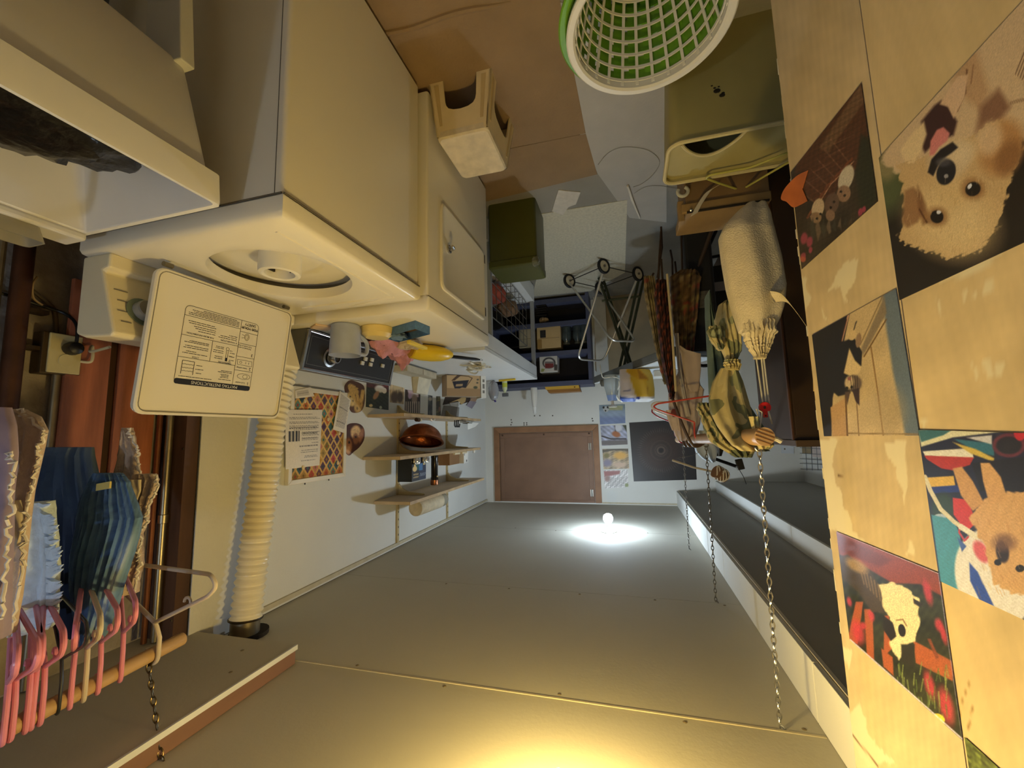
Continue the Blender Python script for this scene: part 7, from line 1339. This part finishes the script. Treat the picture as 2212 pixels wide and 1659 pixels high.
def build_left_back():
    # ironing board with bag and jug on it
    t = T('ironing_board', 'ironing board with pale cover standing along the back wall', 'ironing board', (-0.02, 3.95, 0)); Zt = 0.955
    pts = [P(x, y, 'z', Zt) for x, y in ((1285, 828), (1292, 822), (1320, 810), (1350, 797), (1395, 787), (1432, 780))]
    A_, B_ = V(0.295, 4.06, Zt), V(-0.30, 2.78, Zt); ax_ = nrm(B_-A_); sd_ = np.cross((0, 0, 1), ax_); sd_ = sd_ if sd_[1] > 0 else -sd_; LB = np.linalg.norm(B_-A_)
    near = [A_+ax_*LB*s-sd_*0.01*min(1, (s/0.3))**0.7 for s in np.linspace(0, 1, 22)]; far = [A_+ax_*LB*s+sd_*0.32*min(1, (s/0.45))**0.6 for s in np.linspace(0, 1, 22)][::-1]
    B().prism([p-V(0, 0, 0.060) for p in near+far], (0, 0, 0.056)).obj('board_skirt', M('iron_grey', (112, 114, 112), 0.7, var=0.1), t, bevel=0.004)
    B().prism([p-V(0, 0, 0.002) for p in near+far], (0, 0, 0.010)).obj('padded_cover', M('iron_cover', (206, 212, 216), 0.8, var=0.05, scale=10), t, bevel=0.004)
    gm = M('iron_leg_green', (62, 68, 48), 0.5, 0.3)
    q = lambda x, y, Y: P(x, y, 'y', Y)
    for a, b_, Y in (((1336, 792), (1372, 640), 3.76), ((1362, 786), (1310, 648), 3.76), ((1344, 790), (1380, 650), 3.86), ((1368, 784), (1320, 655), 3.86)):
        p0, p1 = q(*a, Y), q(*b_, Y); p0[2] = Zt-0.055; p1 = p0+(p1-p0)*((p0[2]-0.02)/(p0[2]-p1[2])); B().tube([p0, p1], 0.012, 8).obj('leg', gm, t)
    B().tube([q(1300, 650, 3.8), q(1382, 640, 3.8)], 0.010, 8).obj('foot_bar', gm, t)
    # leaning brown cardboard
    o = B().prism([P(x, y, 'y', 4.395) for x, y in ((1284, 640), (1418, 625), (1424, 790), (1330, 812), (1300, 818), (1286, 800))], (0, 0.010, 0)).obj('cardboard_sheet', M('kraft_sheet', (156, 138, 108), 0.85, var=0.08), None); tag(o, 'brown cardboard sheet leaning on the back wall behind the ironing board', 'cardboard')
    o = B().box(P(1288, 640, 'y', 4.37)*V(1, 1, 0)+V(-0.09, 0, 0), P(1281, 640, 'y', 4.385)*V(1, 1, 0)+V(0.0, 0, 0.84)).obj('pale_board', M('pale_board', (196, 194, 186), 0.7), None); tag(o, 'narrow pale board standing between bookcase and cardboard', 'board')
    # yellow and white bag
    t = T('yellow_bag', 'yellow and white paper sack standing on the ironing board', 'bag', (-0.10, 3.22, Zt+0.009)); 
    def yb(p):
        p.fill((206, 176, 70)); p.poly([(1350, 795), (1376, 794), (1360, 805), (1378, 870), (1330, 870), (1335, 800)], (206, 200, 206), 2); p.poly([(1352, 803), (1354, 797), (1378, 794), (1398, 812), (1402, 822), (1380, 822)], (206, 162, 34), 2); p.poly([(1377, 796), (1400, 818), (1380, 821)], (170, 122, 34), 2); p.poly([(1360, 815), (1395, 822), (1396, 858), (1375, 858)], (206, 172, 46), 3); p.poly([(1334, 846), (1342, 858), (1372, 860), (1372, 868), (1334, 868)], (40, 74, 160), 1.5); p.poly([(1373, 857), (1415, 856), (1415, 872), (1373, 872)], (220, 222, 226), 1.5); p.poly([(1376, 858), (1382, 857), (1381, 863), (1376, 863)], (50, 70, 160), 1); p.line([(1399, 820), (1400, 858)], 1.5, (160, 124, 44)); p.poly([(1346, 843), (1362, 841), (1362, 844), (1346, 847)], (120, 124, 160), 1); p.ell(1352, 822, 9, 5, (214, 206, 208), 0, 0.6)
    drape('sack', [(799, 1338, 1404, 3.22), (812, 1338, 1410, 3.22), (840, 1339, 1414, 3.22), (862, 1339, 1414, 3.22), (868, 1345, 1402, 3.22)], [0.05, 0.06, 0.05, 0.02], MC('sack_print', 0.5), t, folds=2, amp=0.006, n=60, seed=3, colfn=yb, sub=8)
    # clear jug with pale blue base
    t = T('water_jug', 'clear plastic jug with cord, pale blue band and white handle on the ironing board', 'jug', (0.12, 3.55, Zt+0.009)); c = P(1320, 811, 'z', Zt+0.009); YJ = c[1]
    s_ = 0.0; cl = M('clear_jug', (206, 214, 216), 0.1, trans=0.6, var=0.05)
    B().lathe([(0.0, 0), (0.060, 0.0), (0.066, 0.02), (0.062, 0.08), (0.046, 0.16), (0.036, 0.20), (0.0, 0.20)], c, n=24).obj('jug_body', cl, t, True); B().lathe([(0.046, 0.165), (0.040, 0.19), (0.036, 0.21), (0.0, 0.212)], c, n=24).obj('blue_band', M('blue_band', (116, 136, 176), 0.3), t, True); B().lathe([(0.012, 0.21), (0.012, 0.24), (0.034, 0.255), (0.036, 0.262), (0.0, 0.262)], c, n=20).obj('white_top', white_pl, t, True)
    B().tube(smooth_path([P(1331, 818, 'y', YJ-0.02), P(1338, 830, 'y', YJ-0.02), P(1330, 850, 'y', YJ-0.02), P(1340, 866, 'y', YJ-0.02)], 6), 0.009, 8).obj('handle', white_pl, t, True); B().sphere(P(1344, 865, 'y', YJ-0.02), 0.016, 8).obj('handle_knob', white_pl, t, True)
    B().tube(smooth_path([P(1296, 788, 'y', YJ-0.1), P(1299, 806, 'y', YJ-0.1), P(1304, 816, 'y', YJ-0.07), P(1326, 814, 'y', YJ-0.06), P(1340, 820, 'y', YJ-0.05)], 6), 0.004, 6).obj('power_cord', M('cord_white2', (206, 202, 186), 0.5), t, True)
    B().lathe([(0.0, 0), (0.022, 0.002), (0.028, 0.03), (0.016, 0.06), (0.0, 0.064)], V(*P(1302, 820, 'z', Zt+0.009)), n=14).obj('dark_stopper', M('stopper_grey', (88, 86, 78), 0.3), t, True)
    o = B().box(P(1448, 803, 'y', 3.34), P(1410, 824, 'y', 3.50)).obj('white_tray', M('tray_white', (214, 214, 208), 0.6), None, bevel=0.006); tag(o, 'white plastic drawer tray behind the yellow sack', 'tray'); o.location.z = Zt+0.010+o.dimensions.z/2
    # dark clutter behind the hanging clothes
    t = T('dark_cabinet', 'tall dark brown cabinet in the alcove beyond the picture board', 'cabinet', (-1.0, 2.3, 0)); dm = M('dark_brown_veneer', (64, 46, 30), 0.6, var=0.15, scale=6, stretch=(1, 1, 0.2)); Y = 2.05
    xr_ = P(1700, 800, 'y', Y)[0]; zt = P(1745, 950, 'y', Y)[2]
    B().box((xr_-0.55, Y, 0), (xr_, Y+0.45, zt)).obj('carcass', dm, t, bevel=0.002); B().box((xr_-0.545, Y-0.014, 0.05), (xr_-0.19, Y, zt-0.02)).obj('door', dm, t, bevel=0.002); B().box((xr_-0.185, Y-0.014, 0.05), (xr_-0.005, Y, zt-0.02)).obj('door', dm, t, bevel=0.002); B().box((xr_-0.56, Y-0.03, zt), (xr_+0.005, Y+0.46, zt+0.028)).obj('top_board', M('top_brown', (92, 72, 52), 0.5), t, bevel=0.003); B().box((xr_, Y-0.004, 0.02), (xr_+0.006, Y+0.01, zt)).obj('edge_strip', M('edge_redbrown', (96, 62, 40), 0.5), t)
    t = T('slotted_post', 'black slotted steel post standing in the alcove', 'post', (-0.85, 2.75, 0)); a = P(1668, 720, 'y', 2.7); b_ = P(1682, 955, 'y', 2.7); B().box((a[0]-0.03, 2.70, 0), (a[0]+0.022, 2.725, b_[2])).obj('angle_iron', M('post_black', (34, 33, 32), 0.5, 0.3), t)
    for k in range(22): B().sphere((a[0]-0.004, 2.6985, 0.6+k*0.045), 0.006, 5, (0.7, 0.3, 1)).obj('punched_slot', M('slot_pale', (116, 116, 112), 0.6), t)
    o = B().box((P(1692, 800, 'y', 3.2)[0]-0.02, 3.2, 0), (P(1676, 800, 'y', 3.2)[0], 3.23, P(1690, 930, 'y', 3.2)[2])).obj('grey_board', M('grey_board', (150, 150, 146), 0.7), None); tag(o, 'pale grey board standing beside the slotted post', 'board')
    # black folding chair
    t = T('folding_chair', 'black metal folding chair folded against the alcove clutter', 'chair', (-0.75, 2.75, 0)); bm_ = M('chair_black', (34, 34, 33), 0.4, 0.4)
    q = lambda x, y, Y: P(x, y, 'y', Y)
    for a, b_, Y in (((1512, 560), (1540, 700), 2.95), ((1560, 470), (1500, 600), 2.9), ((1600, 560), (1618, 720), 2.95), ((1510, 560), (1600, 545), 2.95)): B().tube([q(*a, Y), q(*b_, Y)], 0.011, 8).obj('frame_tube', bm_, t)
    B().obox(q(1560, 590, 2.98), (0.17, 0.02, 0), (0, 0.02, 0.05), (0.0, 0.02, -0.008)).obj('seat', M('chair_seat_dark', (46, 42, 36), 0.7), t, bevel=0.006); B().obox(q(1560, 650, 2.99), (0.16, 0, 0), (0, 0.008, 0), (0, 0, 0.07)).obj('backrest', M('chair_seat_dark', (46, 42, 36), 0.7), t, bevel=0.006)
    pa_, pb_ = q(1553, 455, 2.5), q(1498, 605, 2.6); pf_ = pa_+(pa_-pb_)*((pa_[2]-0.006)/(pb_[2]-pa_[2])); o = B().tube([pf_, pb_], 0.012, 8).obj('dark_pole', M('pole_brown', (66, 52, 40), 0.5), None, True); tag(o, 'dark brown pole leaning behind the tan case', 'pole')
    t = T('black_suitcase', 'black upright suitcase behind the hanging clothes', 'suitcase', (-0.42, 2.65, 0)); Y = 2.57; a, b_ = q(1528, 700, Y), q(1478, 700, Y); zt = q(1500, 880, Y)[2]
    B().box((a[0]-0.06, Y, 0.02), (b_[0]-0.03, Y+0.15, 0.98)).obj('shell', M('suitcase_black', (36, 36, 38), 0.55, var=0.15), t, bevel=0.02, ); B().box((a[0]-0.02, Y-0.004, 0.62), (b_[0]-0.06, Y, 0.72)).obj('label_plate', M('case_label', (96, 94, 90), 0.5, var=0.4, scale=40), t); B().tube(fillet([(a[0]-0.02, Y+0.08, 0.97), (a[0]-0.02, Y+0.08, 1.05), (b_[0]-0.07, Y+0.08, 1.05), (b_[0]-0.07, Y+0.08, 0.97)], 0.03), 0.010, 8).obj('handle', M('suitcase_black', (36, 36, 38), 0.55), t, True)
    t = T('storage_box', 'dark brown storage box stacked beside the black folding chair', 'box', (-1.0, 3.6, 0)); B().box((-1.30, 3.45, 0), (-0.80, 3.95, 0.55)).obj('carton', M('box_darkbrown', (84, 66, 50), 0.8), t, bevel=0.004); B().box((-1.31, 3.44, 0.55), (-0.79, 3.96, 0.62)).obj('lid', M('box_lid_grey', (96, 92, 86), 0.7), t, bevel=0.004)
    # wire rack with papers on the left wall
    t = T('wire_rack', 'grey wire rack with letters high on the alcove wall', 'rack', (-1.5, 3.2, 1.75)); xw = -1.505; Yc = [P(x, 1000, 'x', xw)[1] for x in (1735, 1790)]
    def pw(x, y): return P(x, y, 'x', xw)
    wm = M('rack_wire', (96, 98, 100), 0.4, 0.6); b = B()
    for y in (968, 980, 992, 1002, 1014): b.tube([pw(1728, y-1), pw(1800, y+3)], 0.0025, 5)
    for x in (1740, 1752, 1764, 1776): b.tube([pw(x, 964), pw(x+3, 1016)], 0.0025, 5)
    b.obj('wire_grid', wm, t)
    B().prism([pw(1732, 963), pw(1752, 963), pw(1753, 980), pw(1733, 980)], (-0.004, 0, 0)).obj('brown_envelope', M('kraft_env', (150, 132, 100), 0.8), t); B().prism([pw(1754, 963), pw(1784, 964), pw(1784, 990), pw(1755, 987)], (-0.004, 0, 0)).obj('pink_envelope', M('pale_env', (206, 190, 180), 0.8), t)
    o = B().prism([P(x, y, 'y', YB-0.001) for x, y in ((1687, 955), (1714, 955), (1715, 980), (1688, 979))], (0, -0.003, 0)).obj('white_notice', M('notice_white', (216, 222, 230), 0.7), None); tag(o, 'white notice sheet pinned on the back wall under the soffit', 'paper')
    o = B().obox(P(1752, 818, 'x', -0.41), (0.0015, 0, 0), (0, 0.018, 0), (0, 0.006, 0.03)).obj('paper_scrap', M('scrap_paper', (190, 166, 112), 0.8), None); tag(o, 'small torn paper scrap sticking out behind the board edge', 'paper'); o.location.y = 1.062
build_left_back()

# ================================================================== near right: rod, hangers, clothes
def build_near_rod():
    def rodp(x, y, dz=0): 
        p = P(x, y, 'z', 1.955); return p
    a, b_ = P(393, 1380, 'z', 1.952), P(0, 1583, 'z', 1.952); d = nrm(b_-a); b_ = a+d*0.75
    a = a.copy()
    t = T('near_hanging_rod', 'wooden clothes rod hung under the beam over the laundry tub', 'rod', (a+b_)/2); B().cyl(a, b_, 0.0165, n=24).obj('dowel', dowel, t, True)
    at = lambda x: a+d*np.interp(x, X_, S_)
    S_ = np.linspace(0.62, 0, 60); X_ = np.array([proj(a+d*s)[0] for s in S_])
    k = a+d*np.interp(322, X_, S_)
    chain('near_rod_chain', 'dark chain holding the near clothes rod to the ceiling beside the beam', k+V(0, 0, 0.020), (1.105, 0.810, ZC-0.006), M('dark_chain', (96, 82, 58), 0.35, 1.0), group=None)
    pk = M('hanger_pink', (240, 140, 130), 0.35, var=0.04); cr = M('hanger_cream', (222, 190, 130), 0.4); dk = M('hanger_dark', (62, 66, 72), 0.35, 0.5)
    def hanger(x, mat, label, yaw, w_=0.20, drop=0.085, sh=0.085, r=0.0048, name='pink_hanger', grp=None):
        c = at(x); t = T(name, label, 'hanger', c, grp); u = V(math.cos(math.radians(yaw)), math.sin(math.radians(yaw)), 0)
        rr = 0.0165+r; ang = np.linspace(-0.5, PI, 10); hk = [c+u*(rr*math.cos(q))+V(0, 0, rr*math.sin(q)) for q in ang]; hk += [c-u*rr+V(0, 0, -drop*0.55), c-u*rr*0.4+V(0, 0, -drop*0.85), c+V(0, 0, -drop)]
        B().tube(np.array(hk), r, 10).obj('hook', mat, t, True); nk = c+V(0, 0, -drop)
        pts = [nk, nk-u*w_*0.9+V(0, 0, -sh*0.85), nk-u*w_*1.02+V(0, 0, -sh*1.10), nk-u*w_*0.92+V(0, 0, -sh*1.35), nk+u*w_*0.92+V(0, 0, -sh*1.35), nk+u*w_*1.02+V(0, 0, -sh*1.10), nk+u*w_*0.9+V(0, 0, -sh*0.85), nk]
        B().tube(fillet(pts, 0.035, 6), r, 10).obj('arms', mat, t, True)
        for s in (-0.5, 0.5): B().tube(np.array([nk+u*w_*s*1.1+V(0, 0, -sh*0.62-0.0*s)+0.012*(math.cos(q)*u+math.sin(q)*V(0, 0, 1)) for q in np.linspace(PI, 2*PI, 7)]), r*0.7, 6).obj('strap_notch', mat, t, True)
    P_ = 'pink and dark hangers on the near rod'
    names = ['first', 'second', 'third', 'fourth', 'fifth', 'sixth', 'seventh', 'eighth']
    for i, (x, yw) in enumerate(((260, 28), (211, 25), (153, 30), (87, 22), (69, 27), (56, 24), (23, 20), (7, 24))):
        hanger(x, pk, names[i]+' pink tubular hanger along the near rod from the cream panel', yw, grp='pink hangers on the near rod')
    hanger(330, cr, 'empty cream hanger at the panel end of the near rod', 5, 0.215, 0.075, 0.10, 0.0052, 'cream_hanger'); hanger(181, cr, 'cream hanger among the pink ones on the near rod', 26, name='cream_hanger'); hanger(124, dk, 'dark metal hanger among the pink ones on the near rod', 20, r=0.003, name='dark_hanger')
    blue = M('blue_gauze', (74, 116, 164), 0.85, var=0.18, scale=60, stretch=(8, 8, 0.4), bump=0.3, bscale=120); navy = M('navy_cloth', (38, 58, 92), 0.9, var=0.15, scale=20, stretch=(6, 6, 0.5)); fringe = M('white_fringe', (214, 222, 210), 0.9, var=0.12, scale=40, bump=0.5, bscale=60); lace = M('beige_lace', (196, 164, 122), 0.85, var=0.10, scale=60, bump=0.3, bscale=200); lacel = M('lace_edge', (226, 204, 160), 0.8, var=0.1, scale=60); mauve = M('mauve_cloth', (150, 128, 128), 0.88, var=0.12, scale=30)
    def gauze(p):
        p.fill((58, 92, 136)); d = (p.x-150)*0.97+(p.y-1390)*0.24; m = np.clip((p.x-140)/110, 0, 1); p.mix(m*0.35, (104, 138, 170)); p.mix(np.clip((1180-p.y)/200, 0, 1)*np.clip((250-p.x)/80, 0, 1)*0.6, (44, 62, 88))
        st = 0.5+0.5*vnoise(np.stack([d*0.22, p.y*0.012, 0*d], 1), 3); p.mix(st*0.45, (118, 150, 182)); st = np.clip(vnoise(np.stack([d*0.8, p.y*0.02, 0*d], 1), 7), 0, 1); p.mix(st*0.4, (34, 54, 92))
        e = np.exp(-((p.x-(296-(p.y-1130)*0.40))/11)**2)*np.clip((p.y-1130)/60, 0, 1); p.mix(e*(0.45+0.4*st), (206, 216, 214))  # whitish highlight streaks painted along one edge of the gauze
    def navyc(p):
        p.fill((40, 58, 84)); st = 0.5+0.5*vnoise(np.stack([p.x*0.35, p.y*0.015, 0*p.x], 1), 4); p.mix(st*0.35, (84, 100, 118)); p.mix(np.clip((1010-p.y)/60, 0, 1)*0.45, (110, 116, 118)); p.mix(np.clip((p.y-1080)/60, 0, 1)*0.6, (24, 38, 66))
    t = T('blue_dress', 'blue crinkled gauze dress hanging on the near rod', 'dress', P(190, 1150, 'y', 0.73))
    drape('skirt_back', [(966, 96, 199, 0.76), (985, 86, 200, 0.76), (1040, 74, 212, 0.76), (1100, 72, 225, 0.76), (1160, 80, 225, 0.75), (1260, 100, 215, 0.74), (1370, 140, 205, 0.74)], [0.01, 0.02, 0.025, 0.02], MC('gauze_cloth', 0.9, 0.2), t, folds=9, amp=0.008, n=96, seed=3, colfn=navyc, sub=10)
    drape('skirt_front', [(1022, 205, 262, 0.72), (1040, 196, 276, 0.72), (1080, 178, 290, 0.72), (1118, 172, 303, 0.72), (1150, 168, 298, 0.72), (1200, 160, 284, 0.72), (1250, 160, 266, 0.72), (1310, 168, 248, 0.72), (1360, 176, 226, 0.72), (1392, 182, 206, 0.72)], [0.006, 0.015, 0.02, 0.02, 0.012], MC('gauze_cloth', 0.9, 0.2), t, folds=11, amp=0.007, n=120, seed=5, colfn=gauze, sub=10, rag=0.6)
    t = T('white_fringed_scarf', 'white fringed scarf hanging before the blue dress', 'scarf', P(90, 1220, 'y', 0.62))
    drape('scarf_body', [(1085, 62, 96, 0.62), (1120, 56, 104, 0.62), (1180, 50, 112, 0.62), (1240, 44, 114, 0.62), (1300, 42, 112, 0.62), (1350, 40, 104, 0.62), (1364, 44, 90, 0.62)], 0.02, fringe, t, folds=3, amp=0.008, seed=7, rag=2.0); r = np.random.default_rng(3); b = B()
    for k in range(70):
        y = r.uniform(1088, 1352); x = np.interp(y, [1085, 1200, 1300, 1360], [94, 112, 112, 96]); L = r.uniform(10, 26); a_ = P(x-6, y, 'y', 0.615); e_ = P(x+L, y+r.uniform(-12, 4), 'y', 0.612); b.tube([a_, a_*0.5+e_*0.5+V(0, 0, 0.004), e_], [0.006, 0.006, 0.001], 5)
    b.obj('fringe', fringe, t)['kind'] = 'stuff'
    B().sphere(P(50, 1268, 'y', 0.595), 0.010, 6, (0.7, 0.7, 1.2)).obj('tied_knot', M('knot_white', (224, 220, 200), 0.8), t, True)
    def edge(t, pts, Y, r=0.003):
        p = smooth_path([P(x, y, 'y', Y) for x, y in pts], 8); rg = np.random.default_rng(4); p = p+rg.normal(size=p.shape)*0.0022; B().tube(p, r, 6).obj('lace_border', lacel, t, True)
    t = T('lace_blouse', 'beige lace trimmed top hanging behind the blue dress', 'blouse', P(300, 1120, 'y', 0.82))
    drape('front_panel', [(1024, 292, 334, 0.81), (1036, 288, 341, 0.81), (1066, 284, 333, 0.81), (1095, 282, 320, 0.81), (1125, 280, 316, 0.81), (1155, 277, 302, 0.81), (1190, 273, 304, 0.81), (1220, 270, 304, 0.81), (1250, 268, 294, 0.81), (1282, 268, 291, 0.81)], 0.012, lace, t, folds=4, amp=0.006, seed=4, rag=1.2)
    drape('back_panel', [(924, 272, 279, 0.84), (944, 266, 286, 0.84), (962, 262, 292, 0.84), (990, 256, 300, 0.84), (1030, 246, 302, 0.84), (1070, 240, 296, 0.84)], 0.010, lace, t, folds=3, amp=0.006, seed=5, rag=1.2)
    edge(t, [(336, 1025), (341, 1050), (330, 1078), (314, 1112), (318, 1128), (300, 1150), (305, 1172), (298, 1195), (305, 1215), (296, 1245), (290, 1280)], 0.80); edge(t, [(279, 924), (284, 944), (298, 970), (296, 984), (301, 1022)], 0.83); drape('cream_fold', [(1036, 276, 305, 0.795), (1060, 270, 304, 0.795), (1090, 272, 292, 0.795), (1098, 276, 286, 0.795)], 0.006, M('cream_fold', (222, 190, 126), 0.85), t, folds=2, amp=0.004, seed=6)
    o = B().obox(P(224, 1050, 'y', 0.70), (0.022, 0, 0.003), (0, 0.002, 0), (0, 0, 0.008)).obj('yellow_label', M('label_yellow', (206, 178, 88), 0.7), bpy.data.objects['blue_dress'])
    t = T('beige_lace_dress', 'beige garment with pale lace border hanging nearest at the picture edge', 'dress', P(40, 1100, 'y', 0.50))
    drape('lace_panel', [(884, 30, 44, 0.50), (900, 24, 80, 0.50), (930, 18, 97, 0.50), (960, 14, 92, 0.50), (1010, 12, 80, 0.50), (1060, 8, 68, 0.50), (1120, 4, 60, 0.50), (1200, 0, 50, 0.50), (1290, -6, 38, 0.50), (1370, -12, 20, 0.50)], 0.010, lace, t, folds=3, amp=0.006, seed=8)
    edge(t, [(44, 884), (62, 905), (96, 934), (84, 958), (82, 990), (72, 1030), (64, 1070), (58, 1110), (54, 1160), (50, 1210), (40, 1280), (22, 1368)], 0.495, 0.0026); drape('yellow_fold', [(1080, 16, 44, 0.492), (1110, 18, 48, 0.492), (1150, 16, 50, 0.492), (1180, 18, 40, 0.492)], 0.006, M('cream_fold', (222, 190, 126), 0.85), t, folds=3, amp=0.004, seed=9)
    t = T('mauve_blouse', 'mauve blouse with pale border at the very edge of the near rod', 'blouse', P(0, 1100, 'y', 0.46))
    drape('sleeve', [(880, -60, 16, 0.44), (920, -60, 26, 0.44), (980, -60, 30, 0.44), (1050, -60, 25, 0.44), (1140, -60, 18, 0.44), (1250, -60, 8, 0.44), (1380, -60, 4, 0.44)], 0.012, mauve, t, folds=3, amp=0.006, seed=10); edge(t, [(20, 978), (30, 1000), (26, 1050), (20, 1110), (16, 1170), (8, 1250), (2, 1340)], 0.435, 0.0024)
build_near_rod()
